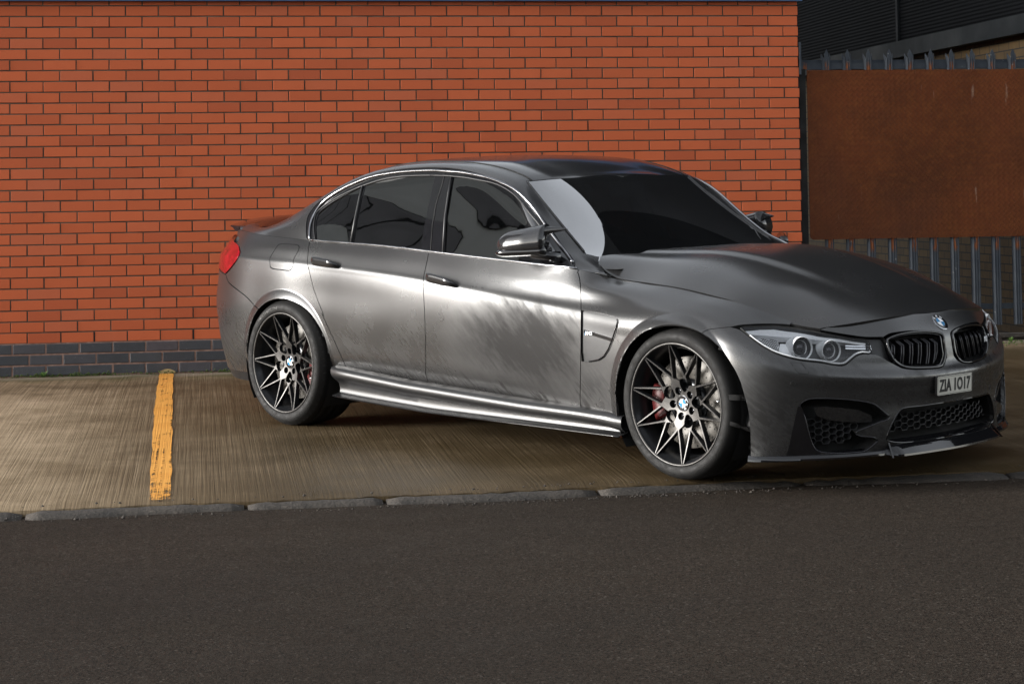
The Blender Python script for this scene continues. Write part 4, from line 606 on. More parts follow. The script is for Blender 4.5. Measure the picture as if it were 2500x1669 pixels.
'pt_plateTR':[(4.2,4.8095)],
'pt_plateBR':[(4.2,3.619)],
'pt_refl':[(3.3248,7.1395)],
'pt_proj1':[(3.445,7.3651)],
'pt_proj2':[(3.5775,7.339)],
'pt_mbadge':[(4.2,7.4762)],
'frame':[(0.1273,0),(0.1273,0),(0.0985,0.1391),(0.0885,0.2765),(0.0794,0.4202),(0.071,0.5697),(0.0628,0.725),(0.0547,0.8866),(0.0449,1.094),(0.0365,1.316),(0.0309,1.5372),(0.0296,1.7332),(0.032,1.9064),(0.0372,2.0696),(0.0464,2.2292),(0.059,2.3488),(0.0742,2.4344),(0.0897,2.4913),(0.1062,2.5357),(0.1235,2.5705),(0.1413,2.5981),(0.1596,2.6207),(0.1779,2.6395),(0.1965,2.6552),(0.2153,2.6688),(0.2344,2.6809),(0.2536,2.6923),(0.273,2.7037),(0.2916,2.7159),(0.3103,2.7297),(0.329,2.7437),(0.348,2.7566),(0.3672,2.7672),(0.3868,2.7746),(0.4056,2.7807),(0.4244,2.7886),(0.4432,2.798),(0.4621,2.8087),(0.4809,2.8204),(0.4998,2.8329),(0.5187,2.8459),(0.5376,2.8592),(0.5566,2.8723),(0.5752,2.8844),(0.5938,2.8954),(0.6124,2.9054),(0.6311,2.9145),(0.6499,2.9227),(0.6687,2.9302),(0.6875,2.937),(0.7063,2.9431),(0.7251,2.9486),(0.7461,2.9521),(0.7672,2.9516),(0.7884,2.9483),(0.8096,2.9434),(0.8308,2.9383),(0.8519,2.9342),(0.8729,2.9323),(0.8938,2.9337),(0.9279,2.9154),(0.9482,2.9033),(0.9683,2.8959),(0.9883,2.8921),(1.0082,2.8906),(1.0281,2.8901),(1.0479,2.8896),(1.0678,2.888),(1.0877,2.8864),(1.1076,2.8864),(1.1275,2.8877),(1.1473,2.8898),(1.167,2.8923),(1.1867,2.8949),(1.2064,2.8971),(1.2266,2.8986),(1.2468,2.8994),(1.267,2.9004),(1.2873,2.9021),(1.3075,2.9051),(1.3276,2.9099),(1.3478,2.9169),(1.3671,2.9255),(1.3863,2.9352),(1.4056,2.9458),(1.4248,2.9573),(1.4439,2.9694),(1.4629,2.9821),(1.481,2.9943),(1.499,3.0049),(1.5167,3.0146),(1.5341,3.0252),(1.5512,3.0372),(1.5695,3.0529),(1.5872,3.072),(1.6042,3.0944),(1.6205,3.1198),(1.6361,3.147),(1.6503,3.1742),(1.664,3.2022),(1.6772,3.2303),(1.6901,3.258),(1.7026,3.2849),(1.7149,3.3105),(1.7268,3.3334),(1.7387,3.3537),(1.7505,3.3715),(1.7624,3.3875),(1.7742,3.4021),(1.7861,3.4157),(1.798,3.4289),(1.8103,3.4419),(1.8227,3.4536),(1.8352,3.4636),(1.8478,3.4718),(1.8606,3.4779),(1.8736,3.4817),(1.8867,3.4828),(1.9008,3.48),(1.915,3.4731),(1.9294,3.4624),(1.944,3.4482),(1.9591,3.4293),(1.9751,3.4026),(1.9928,3.3627),(2.0165,3.3061),(2.0404,3.222),(2.0576,3.1216),(2.0738,3.0044),(2.089,2.4156),(2.1036,1.9339),(2.1136,0),(2.0212,0),(1.9389,0),(1.8566,0),(1.7742,0),(1.6919,0),(1.6095,0),(1.5272,0),(1.4448,0),(1.3625,0),(1.2801,0),(1.1978,0),(1.1154,0),(1.0331,0),(0.9508,0),(0.8684,0),(0.7861,0),(0.7037,0),(0.6214,0),(0.539,0),(0.4567,0),(0.3743,0),(0.292,0),(0.2096,0)],
'body_side_upper':[(-0.68,0),(-0.5993,0),(-0.5185,0),(-0.4378,0),(-0.3571,0),(-0.2764,0),(-0.1956,0),(-0.1149,0),(-0.0342,0),(0.0466,0),(0.1273,0),(0.1273,0),(0.0985,0.1391),(0.0885,0.2765),(0.0794,0.4202),(0.071,0.5697),(0.0628,0.725),(0.0547,0.8866),(0.0449,1.094),(0.0365,1.316),(0.0309,1.5372),(0.0296,1.7332),(0.032,1.9064),(0.0372,2.0696),(0.0464,2.2292),(0.059,2.3488),(0.0742,2.4344),(0.0897,2.4913),(0.1062,2.5357),(0.1235,2.5705),(0.1413,2.5981),(0.1596,2.6207),(0.1779,2.6395),(0.1965,2.6552),(0.2153,2.6688),(0.2344,2.6809),(0.2536,2.6923),(0.273,2.7037),(0.2916,2.7159),(0.3103,2.7297),(0.329,2.7437),(0.348,2.7566),(0.3672,2.7672),(0.3868,2.7746),(0.4056,2.7807),(0.4244,2.7886),(0.4432,2.798),(0.4621,2.8087),(0.4809,2.8204),(0.4998,2.8329),(0.5187,2.8459),(0.5376,2.8592),(0.5566,2.8723),(0.5752,2.8844),(0.5938,2.8954),(0.6124,2.9054),(0.6311,2.9145),(0.6499,2.9227),(0.6687,2.9302),(0.6875,2.937),(0.7063,2.9431),(0.7251,2.9486),(0.7461,2.9521),(0.7672,2.9516),(0.7884,2.9483),(0.8096,2.9434),(0.8308,2.9383),(0.8519,2.9342),(0.8729,2.9323),(0.8938,2.9337),(0.9279,2.9154),(0.9482,2.9033),(0.9683,2.8959),(0.9883,2.8921),(1.0082,2.8906),(1.0281,2.8901),(1.0479,2.8896),(1.0678,2.888),(1.0877,2.8864),(1.1076,2.8864),(1.1275,2.8877),(1.1473,2.8898),(1.167,2.8923),(1.1867,2.8949),(1.2064,2.8971),(1.2266,2.8986),(1.2468,2.8994),(1.267,2.9004),(1.2873,2.9021),(1.3075,2.9051),(1.3276,2.9099),(1.3478,2.9169),(1.3671,2.9255),(1.3863,2.9352),(1.4056,2.9458),(1.4248,2.9573),(1.4439,2.9694),(1.4629,2.9821),(1.481,2.9943),(1.499,3.0049),(1.5167,3.0146),(1.5341,3.0252),(1.5512,3.0372),(1.5695,3.0529),(1.5872,3.072),(1.6042,3.0944),(1.6205,3.1198),(1.6361,3.147),(1.6503,3.1742),(1.664,3.2022),(1.6772,3.2303),(1.6901,3.258),(1.7026,3.2849),(1.7149,3.3105),(1.7268,3.3334),(1.7387,3.3537),(1.7505,3.3715),(1.7624,3.3875),(1.7742,3.4021),(1.7861,3.4157),(1.798,3.4289),(1.8103,3.4419),(1.8227,3.4536),(1.8352,3.4636),(1.8478,3.4718),(1.8606,3.4779),(1.8736,3.4817),(1.8867,3.4828),(1.9008,3.48),(1.915,3.4731),(1.9294,3.4624),(1.944,3.4482),(1.9591,3.4293),(1.9751,3.4026),(1.9928,3.3627),(2.0165,3.3061),(2.0404,3.222),(2.0576,3.1216),(2.0738,3.0044),(2.089,2.4156),(2.1036,1.9339),(2.1236,0),(2.29,0),(2.2572,2.2916),(2.2288,3.2024),(2.2055,3.401),(2.1862,3.5713),(2.1655,3.7644),(2.1455,3.9697),(2.1263,4.069),(2.1089,4.1355),(2.101,4.0904),(2.0579,3.9055),(2.0421,3.9343),(2.0266,3.9546),(2.0113,3.9689),(1.9962,3.9789),(1.9812,3.986),(1.9663,3.9911),(1.9515,3.9949),(1.9367,3.9982),(1.922,4.0006),(1.9074,4.0022),(1.8928,4.0041),(1.8782,4.0062),(1.8637,4.0082),(1.8492,4.01),(1.8347,4.0114),(1.8203,4.0122),(1.8059,4.0122),(1.7916,4.0112),(1.7778,4.0093),(1.7641,4.0065),(1.7505,4.0029),(1.7371,3.9956),(1.7238,3.9818),(1.7107,3.9654),(1.6979,3.9465),(1.6853,3.9253),(1.6729,3.9022),(1.6611,3.8773),(1.6496,3.8498),(1.6381,3.8219),(1.6264,3.796),(1.6143,3.7744),(1.6015,3.7593),(1.5876,3.7542),(1.5652,3.7987),(1.5753,3.9588),(1.5,4),(1.3,4),(1.1,4),(0.9,4),(0.7,4),(0.5,4),(0.3,4),(0.12,4),(0,3.95),(-0.2,3.9),(-0.4,3.9),(-0.5,4),(-0.5,6),(-0.68,6)],
'roof':[(1.5753,3.9588),(1.5791,4.034),(1.5825,4.091),(1.5855,4.1491),(1.5881,4.2079),(1.5905,4.2671),(1.5927,4.3266),(1.595,4.3861),(1.5972,4.4438),(1.5995,4.5013),(1.6019,4.5584),(1.6045,4.6151),(1.6071,4.6713),(1.61,4.727),(1.613,4.7821),(1.6161,4.8369),(1.6192,4.8913),(1.6223,4.9457),(1.6254,5.0027),(1.6281,5.0544),(1.6305,5.1071),(1.6326,5.1606),(1.6344,5.2148),(1.636,5.2698),(1.6374,5.3253),(1.6386,5.3813),(1.6398,5.4351),(1.6409,5.489),(1.6418,5.5433),(1.6426,5.5985),(1.643,5.6549),(1.663,6),(0.2,6),(0.19,5.5),(0.16,5),(0.12,4.5),(0.1,4),(0.3,4),(0.5,4),(0.7,4),(0.9,4),(1.1,4),(1.3,4),(1.5,4)],
'windscreen':[(2.0579,3.9055),(2.0421,3.9343),(2.0266,3.9546),(2.0113,3.9689),(1.9962,3.9789),(1.9812,3.986),(1.9663,3.9911),(1.9515,3.9949),(1.9367,3.9982),(1.922,4.0006),(1.9074,4.0022),(1.8928,4.0041),(1.8782,4.0062),(1.8637,4.0082),(1.8492,4.01),(1.8347,4.0114),(1.8203,4.0122),(1.8059,4.0122),(1.7916,4.0112),(1.7778,4.0093),(1.7641,4.0065),(1.7505,4.0029),(1.7371,3.9956),(1.7238,3.9818),(1.7107,3.9654),(1.6979,3.9465),(1.6853,3.9253),(1.6729,3.9022),(1.6611,3.8773),(1.6496,3.8498),(1.6381,3.8219),(1.6264,3.796),(1.6143,3.7744),(1.6015,3.7593),(1.5876,3.7542),(1.5652,3.7987),(1.5753,3.9588),(1.5791,4.034),(1.5825,4.091),(1.5855,4.1491),(1.5881,4.2079),(1.5905,4.2671),(1.5927,4.3266),(1.595,4.3861),(1.5972,4.4438),(1.5995,4.5013),(1.6019,4.5584),(1.6045,4.6151),(1.6071,4.6713),(1.61,4.727),(1.613,4.7821),(1.6161,4.8369),(1.6192,4.8913),(1.6223,4.9457),(1.6254,5.0027),(1.6281,5.0544),(1.6305,5.1071),(1.6326,5.1606),(1.6344,5.2148),(1.636,5.2698),(1.6374,5.3253),(1.6386,5.3813),(1.6398,5.4351),(1.6409,5.489),(1.6418,5.5433),(1.6426,5.5985),(1.643,5.6549),(1.663,6),(2.3,6),(2.3,5.3),(2.26,4.8),(2.2,4.3),(2.12,3.9)],
'trim_line':[(0.1373,0),(0.1206,0.2328),(0.1126,0.3926),(0.1046,0.5572),(0.0977,0.7262),(0.0931,0.8739),(0.0895,1.0228),(0.0875,1.1697),(0.0871,1.3394),(0.0884,1.502),(0.0912,1.6552),(0.0944,1.776),(0.0983,1.8901),(0.1036,1.9922),(0.1113,2.1079),(0.1231,2.2099),(0.137,2.288),(0.1522,2.3496),(0.1684,2.4009),(0.1847,2.4439),(0.2015,2.4805),(0.2188,2.5116),(0.2367,2.5375),(0.255,2.5589),(0.2724,2.5752),(0.29,2.5891),(0.3079,2.6013),(0.3259,2.6127),(0.3441,2.6239),(0.3623,2.6357),(0.3808,2.65),(0.3993,2.6667),(0.4179,2.684),(0.4367,2.7004),(0.4557,2.7141),(0.475,2.7234),(0.495,2.729),(0.5153,2.7327),(0.5356,2.735),(0.556,2.7361),(0.5765,2.7364),(0.597,2.7362),(0.6176,2.7359),(0.6388,2.7352),(0.6601,2.7336),(0.6814,2.7311),(0.7027,2.7278),(0.724,2.7237),(0.7454,2.7187),(0.7667,2.7131),(0.788,2.7073),(0.8093,2.7015),(0.8305,2.6955),(0.8517,2.6896),(0.8729,2.6841),(0.8941,2.6791),(0.9152,2.6748),(0.9364,2.6714),(0.9575,2.6691),(0.9808,2.6631),(1.0042,2.6523),(1.0275,2.642),(1.0507,2.637),(1.0725,2.6396),(1.0941,2.6472),(1.1157,2.6578),(1.1371,2.6694),(1.1585,2.6799),(1.177,2.6879),(1.1955,2.6961),(1.214,2.7048),(1.2325,2.7144),(1.2509,2.7252),(1.2693,2.7376),(1.288,2.7523),(1.3066,2.7691),(1.3252,2.787),(1.3438,2.8048),(1.3625,2.8216),(1.3812,2.8365),(1.4007,2.8507),(1.4202,2.8651),(1.4396,2.8804),(1.4589,2.8972),(1.478,2.9159),(1.4969,2.9371),(1.5147,2.9602),(1.5322,2.9858),(1.5494,3.0093),(1.5661,3.0289),(1.5825,3.0472),(1.601,3.0683),(1.6188,3.0911),(1.6358,3.1157),(1.6521,3.1415),(1.6678,3.1677),(1.6826,3.1929),(1.6971,3.217),(1.7111,3.24),(1.7249,3.2615),(1.7385,3.2813),(1.7519,3.2995),(1.765,3.3141),(1.7781,3.3249),(1.7913,3.3329),(1.8044,3.3392),(1.8176,3.3446),(1.8308,3.35),(1.8441,3.3562),(1.8567,3.3625),(1.8694,3.3682),(1.8823,3.3729),(1.8953,3.3764),(1.9084,3.3782),(1.9216,3.378),(1.935,3.3752),(1.9498,3.3694),(1.9652,3.3584),(1.982,3.3353),(2.0006,3.291),(2.0203,3.2213),(2.0386,3.1354),(2.0558,3.0339),(2.072,2.5405),(2.0873,2.0439)],
'line_gap':[(0.1273,0),(0.0985,0.1391),(0.0885,0.2765),(0.0794,0.4202),(0.071,0.5697),(0.0628,0.725),(0.0547,0.8866),(0.0449,1.094),(0.0365,1.316),(0.0309,1.5372),(0.0296,1.7332),(0.032,1.9064),(0.0372,2.0696),(0.0464,2.2292),(0.059,2.3488),(0.0742,2.4344),(0.0897,2.4913),(0.1062,2.5357),(0.1235,2.5705),(0.1413,2.5981),(0.1596,2.6207),(0.1779,2.6395),(0.1965,2.6552),(0.2153,2.6688),(0.2344,2.6809),(0.2536,2.6923),(0.273,2.7037),(0.2916,2.7159),(0.3103,2.7297),(0.329,2.7437),(0.348,2.7566),(0.3672,2.7672),(0.3868,2.7746),(0.4056,2.7807),(0.4244,2.7886),(0.4432,2.798),(0.4621,2.8087),(0.4809,2.8204),(0.4998,2.8329),(0.5187,2.8459),(0.5376,2.8592),(0.5566,2.8723),(0.5752,2.8844),(0.5938,2.8954),(0.6124,2.9054),(0.6311,2.9145),(0.6499,2.9227),(0.6687,2.9302),(0.6875,2.937),(0.7063,2.9431),(0.7251,2.9486),(0.7461,2.9521),(0.7672,2.9516),(0.7884,2.9483),(0.8096,2.9434),(0.8308,2.9383),(0.8519,2.9342),(0.8729,2.9323),(0.8938,2.9337),(0.9279,2.9154),(0.9482,2.9033),(0.9683,2.8959),(0.9883,2.8921),(1.0082,2.8906),(1.0281,2.8901),(1.0479,2.8896),(1.0678,2.888),(1.0877,2.8864),(1.1076,2.8864),(1.1275,2.8877),(1.1473,2.8898),(1.167,2.8923),(1.1867,2.8949),(1.2064,2.8971),(1.2266,2.8986),(1.2468,2.8994),(1.267,2.9004),(1.2873,2.9021),(1.3075,2.9051),(1.3276,2.9099),(1.3478,2.9169),(1.3671,2.9255),(1.3863,2.9352),(1.4056,2.9458),(1.4248,2.9573),(1.4439,2.9694),(1.4629,2.9821),(1.481,2.9943),(1.499,3.0049),(1.5167,3.0146),(1.5341,3.0252),(1.5512,3.0372),(1.5695,3.0529),(1.5872,3.072),(1.6042,3.0944),(1.6205,3.1198),(1.6361,3.147),(1.6503,3.1742),(1.664,3.2022),(1.6772,3.2303),(1.6901,3.258),(1.7026,3.2849),(1.7149,3.3105),(1.7268,3.3334),(1.7387,3.3537),(1.7505,3.3715),(1.7624,3.3875),(1.7742,3.4021),(1.7861,3.4157),(1.798,3.4289),(1.8103,3.4419),(1.8227,3.4536),(1.8352,3.4636),(1.8478,3.4718),(1.8606,3.4779),(1.8736,3.4817),(1.8867,3.4828),(1.9008,3.48),(1.915,3.4731),(1.9294,3.4624),(1.944,3.4482),(1.9591,3.4293),(1.9751,3.4026),(1.9928,3.3627),(2.0165,3.3061),(2.0404,3.222),(2.0576,3.1216),(2.0738,3.0044),(2.089,2.4156),(2.1036,1.9339)],
'inner_line':[(0.1751,0.0683),(0.1652,0.2034),(0.1552,0.3417),(0.1454,0.4844),(0.1362,0.6322),(0.1272,0.7957),(0.1189,0.9655),(0.1116,1.1366),(0.1055,1.2923),(0.101,1.4485),(0.1018,1.5818),(0.1091,1.6864),(0.12,1.7644),(0.1331,1.8231),(0.1471,1.8709),(0.1609,1.9101),(0.1753,1.9426),(0.1903,1.9697),(0.2058,1.9925),(0.2216,2.0214),(0.2377,2.0525),(0.255,2.0812),(0.2726,2.1059),(0.2906,2.1278),(0.3088,2.1482),(0.3271,2.1679),(0.3455,2.1879),(0.3632,2.2073),(0.3812,2.2261),(0.3993,2.2438),(0.4176,2.2599),(0.4361,2.2739),(0.4546,2.2871),(0.4731,2.3012),(0.4916,2.3158),(0.5103,2.3303),(0.5291,2.3444),(0.548,2.3574),(0.5671,2.369),(0.5856,2.3774),(0.6043,2.3826),(0.6231,2.3854),(0.642,2.3864),(0.661,2.3864),(0.68,2.386),(0.7026,2.3846),(0.7253,2.3811),(0.7481,2.3756),(0.7709,2.3682),(0.7937,2.3593),(0.8151,2.3501),(0.8365,2.3408),(0.8579,2.3322),(0.8793,2.3248),(0.9007,2.3194),(0.922,2.3165),(0.9433,2.3168),(0.9645,2.3207),(0.9419,2.3148),(0.9647,2.3089),(0.9874,2.3087),(1.01,2.3124),(1.0325,2.3185),(1.055,2.3256),(1.0832,2.3312),(1.1112,2.3364),(1.1336,2.3457),(1.1559,2.3597),(1.1781,2.377),(1.2002,2.3959),(1.2224,2.415),(1.241,2.4307),(1.2597,2.4469),(1.2784,2.4642),(1.297,2.4833),(1.3157,2.505),(1.3344,2.5298),(1.3569,2.5653),(1.3795,2.6046),(1.4021,2.643),(1.4247,2.6766),(1.4457,2.7035),(1.4665,2.728),(1.4871,2.7495),(1.5074,2.7676),(1.5266,2.7831),(1.5455,2.799),(1.564,2.8149),(1.5821,2.8303),(1.5998,2.8449),(1.6172,2.8544),(1.6338,2.8575),(1.6498,2.859),(1.6654,2.8644),(1.6821,2.8743),(1.6981,2.886),(1.7137,2.9045),(1.7291,2.9357),(1.7436,2.9817),(1.7578,3.0213),(1.7719,3.0524),(1.7857,3.0804),(1.801,3.1063),(1.8163,3.1277),(1.8317,3.1468)],
'glass_quarter':[(0.186,0.0671),(0.149,0.6296),(0.1252,1.1204),(0.1194,1.4766),(0.1484,1.6797),(0.1947,1.8396),(0.2439,1.9394),(0.3271,2.0504),(0.4072,2.1854),(0.4117,1.9245),(0.4437,1.0625),(0.4737,0.0669),(0.3727,0.0681)],
'glass_rear':[(0.4374,2.2117),(0.5011,2.2594),(0.5683,2.2848),(0.6812,2.2972),(0.795,2.2682),(0.9784,2.2424),(0.9798,1.703),(0.9871,1.2414),(1.0024,0.7705),(1.0346,0.0407),(0.7943,0.0328),(0.6179,0.0292),(0.4966,0.0444),(0.461,1.0608),(0.4394,1.7053)],
'glass_front':[(1.1131,2.3027),(1.2236,2.3674),(1.3359,2.4822),(1.4267,2.6308),(1.5101,2.7178),(1.6027,2.7998),(1.6683,2.8191),(1.732,2.8853),(1.7898,3.0492),(1.831,3.1058),(1.8926,3.1446),(1.9762,3.0662),(2.0226,1.9252),(1.9944,0.4041),(1.792,0.092),(1.5688,0.0429),(1.3834,0.0396),(1.2168,0.0452),(1.1583,0.96),(1.1282,1.4877),(1.118,1.8312)],
'divider':[(0.4227,2.2437),(0.4234,1.7674),(0.4495,1.0619),(0.4835,0.058)],
'bpillar_line':[(1.0493,2.5807),(1.0511,1.9382),(1.0436,1.4397),(1.0626,0.9175),(1.1143,0.0413)],
'bpillar_strip':[(1.1076,2.2965),(1.1187,1.7272),(1.1419,1.1437),(1.2088,0.0506)],
'hood_seam':[(2.1005,-0.6257),(2.1357,-0.6689),(2.1579,-0.6946),(2.1758,-0.7075),(2.193,-0.7161),(2.2093,-0.7222),(2.2294,-0.7284),(2.249,-0.7326),(2.268,-0.7349),(2.2852,-0.7356),(2.3024,-0.7356),(2.3194,-0.7349),(2.3361,-0.7334),(2.3505,-0.7318),(2.3652,-0.7304),(2.3802,-0.7293),(2.3955,-0.7284),(2.4111,-0.7279),(2.427,-0.7277),(2.4432,-0.7279),(2.4598,-0.7285),(2.4767,-0.7295),(2.4938,-0.7309),(2.5103,-0.7324),(2.5268,-0.7339),(2.5432,-0.7354),(2.5593,-0.7367),(2.5753,-0.7378),(2.591,-0.7386),(2.6063,-0.7392),(2.6213,-0.7394),(2.6361,-0.7394),(2.6506,-0.7392),(2.6649,-0.7389),(2.6791,-0.7384),(2.6931,-0.7378),(2.707,-0.7371),(2.7208,-0.7364),(2.7348,-0.7357),(2.7486,-0.735),(2.7625,-0.7343),(2.7763,-0.7336),(2.7901,-0.7329),(2.8038,-0.7322),(2.8176,-0.7317),(2.8314,-0.7311),(2.8452,-0.7307),(2.8591,-0.7304),(2.8729,-0.7301),(2.8868,-0.7299),(2.9005,-0.7296),(2.9141,-0.7292),(2.9276,-0.7286),(2.9414,-0.7279),(2.955,-0.727),(2.9683,-0.7258),(2.9813,-0.7244),(2.9941,-0.7228),(3.0066,-0.7209),(3.0188,-0.7187),(3.0307,-0.7162),(3.0423,-0.7135),(3.0536,-0.7104),(3.0647,-0.7071),(3.0749,-0.7039),(3.085,-0.7006),(3.0951,-0.6974),(3.105,-0.6941),(3.1149,-0.6908),(3.1247,-0.6875),(3.1344,-0.6842),(3.1441,-0.6808),(3.154,-0.6775),(3.1639,-0.6743),(3.1739,-0.6712),(3.1839,-0.6682),(3.194,-0.6653),(3.2041,-0.6625),(3.2143,-0.6597),(3.2246,-0.657),(3.2353,-0.6542),(3.2461,-0.6512),(3.2569,-0.648),(3.2695,-0.6436),(3.2818,-0.6388),(3.2926,-0.6347),(3.3035,-0.6306),(3.3143,-0.6265),(3.3251,-0.6224),(3.3354,-0.6184),(3.3456,-0.6143),(3.3557,-0.61),(3.3657,-0.6057),(3.3756,-0.6013)],
'hood_front':[(3.3773,-0.5969),(3.385,-0.5889),(3.3926,-0.5806),(3.3999,-0.5721),(3.4069,-0.5632),(3.4137,-0.5539),(3.4201,-0.5443),(3.4264,-0.5343),(3.4323,-0.524),(3.438,-0.5134),(3.4435,-0.5024),(3.4486,-0.491),(3.4535,-0.4797),(3.4581,-0.4681),(3.4625,-0.4562),(3.4668,-0.4441),(3.471,-0.4319),(3.4751,-0.4195),(3.479,-0.4069),(3.4829,-0.3941),(3.4866,-0.3812),(3.4903,-0.3681),(3.4938,-0.3548),(3.4972,-0.3413),(3.5005,-0.3273),(3.5037,-0.313),(3.5067,-0.2984),(3.5095,-0.2834),(3.512,-0.2681),(3.5143,-0.2525),(3.5163,-0.2364),(3.5181,-0.2199),(3.5195,-0.203),(3.5208,-0.1856),(3.5216,-0.1679),(3.5223,-0.1497),(3.5228,-0.1312),(3.5232,-0.1127),(3.5237,-0.0941),(3.5246,-0.0744),(3.5257,-0.055),(3.5268,-0.0356),(3.5278,-0.0159)],
'slat0':[(3.8539,7.8977),(3.8646,7.5743),(3.8588,7.1256),(3.8542,6.6615)],
'slat1':[(3.8662,7.9335),(3.8776,7.5407),(3.8715,7.0666),(3.866,6.5993)],
'slat2':[(3.9029,8.0101),(3.9174,7.5486),(3.9091,7.0001),(3.9026,6.4042)],
'slat3':[(3.9128,8.0226),(3.9296,7.5686),(3.9211,6.9339),(3.9137,6.2748)],
'slat4':[(3.9505,8.0195),(3.9665,7.5963),(3.9583,6.9774),(3.9497,6.2592)],
'slat5':[(3.963,8.029),(3.9817,7.6108),(3.9733,6.9684),(3.9629,6.2022)],
'slat6':[(4.0021,8.021),(4.0173,7.6056),(4.0079,6.9428),(3.9979,6.2324)],
'slat7':[(4.0148,8.0194),(4.0328,7.5909),(4.0247,6.9279),(4.0122,6.2167)],
'slat8':[(4.0528,7.989),(4.0703,7.554),(4.0625,6.8882),(4.0472,6.1734)],
'slat9':[(4.0665,7.9907),(4.0846,7.5656),(4.0764,6.8715),(4.0595,6.1567)],
'slat10':[(4.106,7.8916),(4.1218,7.5265),(4.1132,6.887),(4.0953,6.1746)],
'slat11':[(4.1182,7.9061),(4.1362,7.4848),(4.1288,6.9294),(4.1138,6.3496)],
'surround':[(3.1077,7.1482),(3.116,7.2541),(3.1235,7.3669),(3.1305,7.485),(3.137,7.6059),(3.1435,7.7266),(3.1502,7.8435),(3.1574,7.9526),(3.1646,8.0262),(3.1719,8.078),(3.1794,8.1286),(3.1872,8.1781),(3.1953,8.2266),(3.2038,8.2742),(3.2127,8.3209),(3.2221,8.3668),(3.2322,8.4121),(3.2429,8.4569),(3.2552,8.5031),(3.2687,8.5473),(3.2836,8.5885),(3.3001,8.626),(3.3181,8.659),(3.3375,8.6871),(3.3591,8.7117),(3.3815,8.734),(3.4046,8.7583),(3.4283,8.7904),(3.4531,8.8406),(3.4814,8.9276),(3.5163,9.0532),(3.5397,9),(3.5595,9),(3.5792,9),(3.5896,8.9267),(3.5977,8.8512),(3.6048,8.7757),(3.6115,8.7021),(3.6182,8.6317),(3.6249,8.5652),(3.632,8.5032),(3.6395,8.4461),(3.6475,8.3941),(3.656,8.3469),(3.665,8.3045),(3.6742,8.2673),(3.6838,8.2334),(3.6937,8.2028),(3.7041,8.1756),(3.7148,8.1517),(3.7258,8.1312),(3.7372,8.1141),(3.7489,8.1016),(3.7609,8.0931),(3.7732,8.0872),(3.7855,8.0825),(3.798,8.0776),(3.8105,8.0714),(3.8229,8.0628),(3.8227,8.0362),(3.8273,7.8826),(3.8313,7.7007),(3.8314,7.4718),(3.8315,7.2433),(3.8343,7.0708),(3.8383,6.8967),(3.8434,6.7223),(3.8541,6.5148),(3.855,6.3403),(3.8404,6.3863),(3.8257,6.5539),(3.811,6.6868),(3.7963,6.815),(3.7824,6.9088),(3.7681,6.9822),(3.748,7.0144),(3.7655,6.9782),(3.7465,7.0312),(3.7336,7.0303),(3.7208,7.0184),(3.7082,6.9935),(3.6949,6.9477),(3.6824,6.8702),(3.6698,6.7293),(3.6583,6.5729),(3.6488,6.4326),(3.6392,6.2905),(3.628,6.1879),(3.6171,6.1496),(3.6061,6.1428),(3.5949,6.1526),(3.5839,6.1639),(3.5733,6.1753),(3.5627,6.1933),(3.5522,6.2133),(3.5416,6.2311),(3.5309,6.2422),(3.5195,6.2458),(3.508,6.2441),(3.4964,6.2384),(3.4847,6.23),(3.473,6.2201),(3.4611,6.2101),(3.4492,6.2012),(3.4381,6.1938),(3.427,6.1867),(3.4159,6.18),(3.4047,6.1742),(3.3936,6.1696),(3.3826,6.1668),(3.37,6.1654),(3.3574,6.1664),(3.345,6.1722),(3.3328,6.1849),(3.3207,6.207),(3.3099,6.2359),(3.2992,6.2725),(3.2886,6.3165),(3.278,6.367),(3.2675,6.4233),(3.257,6.4845),(3.2464,6.5542),(3.2358,6.634),(3.2251,6.7212),(3.2143,6.8128),(3.2034,6.9053),(3.1906,7.0092),(3.1776,7.0841),(3.164,7.159),(3.15,7.2309)],
'lamp_led':[(3.152,7.3913),(3.2016,8.0289),(3.2504,8.2785),(3.3569,8.3943),(3.505,8.516),(3.5976,8.2312),(3.6814,7.9683),(3.738,7.8254),(3.7334,7.6369),(3.6545,7.8499),(3.5655,8.0553),(3.466,8.1093),(3.3452,7.9866),(3.2639,7.7258),(3.2244,7.5359),(3.1886,7.3099)],
'lamp_refl':[(3.2229,7.2963),(3.2255,7.5086),(3.3021,7.8169),(3.3272,7.2387),(3.3403,6.4336),(3.2886,6.6487),(3.2507,6.9326)],
'lamp_bulb1':[(3.3162,7.7404),(3.3741,7.8983),(3.408,7.4384),(3.4223,6.6612),(3.4199,6.3472),(3.3648,6.4305),(3.3355,6.9191)]}
# ================================================================ the place
def sm(a,b,x): t=min(1,max(0,(x-a)/(b-a))); return t*t*(3-2*t)
def gz(X,Y):
    """height of the concrete apron"""
    Xc=max(-6,min(14,X)); p=.0093+.0087*(Xc-2.377)+.0197*(Y+2.8275)
    k=sm(-1.9,-.1,Y); base=.0+.0*X+ (.0 if X<3 else .018*(min(X,8)-3))
    return p*(1-k)+base*k
def rz(X,Y):
    Xc=max(-6,min(14,X)); return -.104+.0087*(Xc)+.0*(Y) + .006*max(0,min(1,(-6.2-Y)/1.0))+ .010*max(0,min(6,-6-Y))
# kerb line (apron front edge)
def yk(X): return -5.575-.028*X-.0*X*X + .012*math.sin(X*2.1)+.006*math.sin(X*7.3)
# apron
xs=list(np.arange(-8,-1,.25))+list(np.arange(-1,6,.04))+list(np.arange(6,16,.25)); V=[];F=[]; ny=70
for x in xs:
    e=yk(x)+ (RNG.random()-.5)*(.016 if x<1.8 or x>4 else .03)
    for j in range(ny):
        t=j/(ny-1); y=e*(1-t)+.35*t; 
        z=gz(x,y); 
        if j==0: z-=.012
        V.append((x,y,z))
    
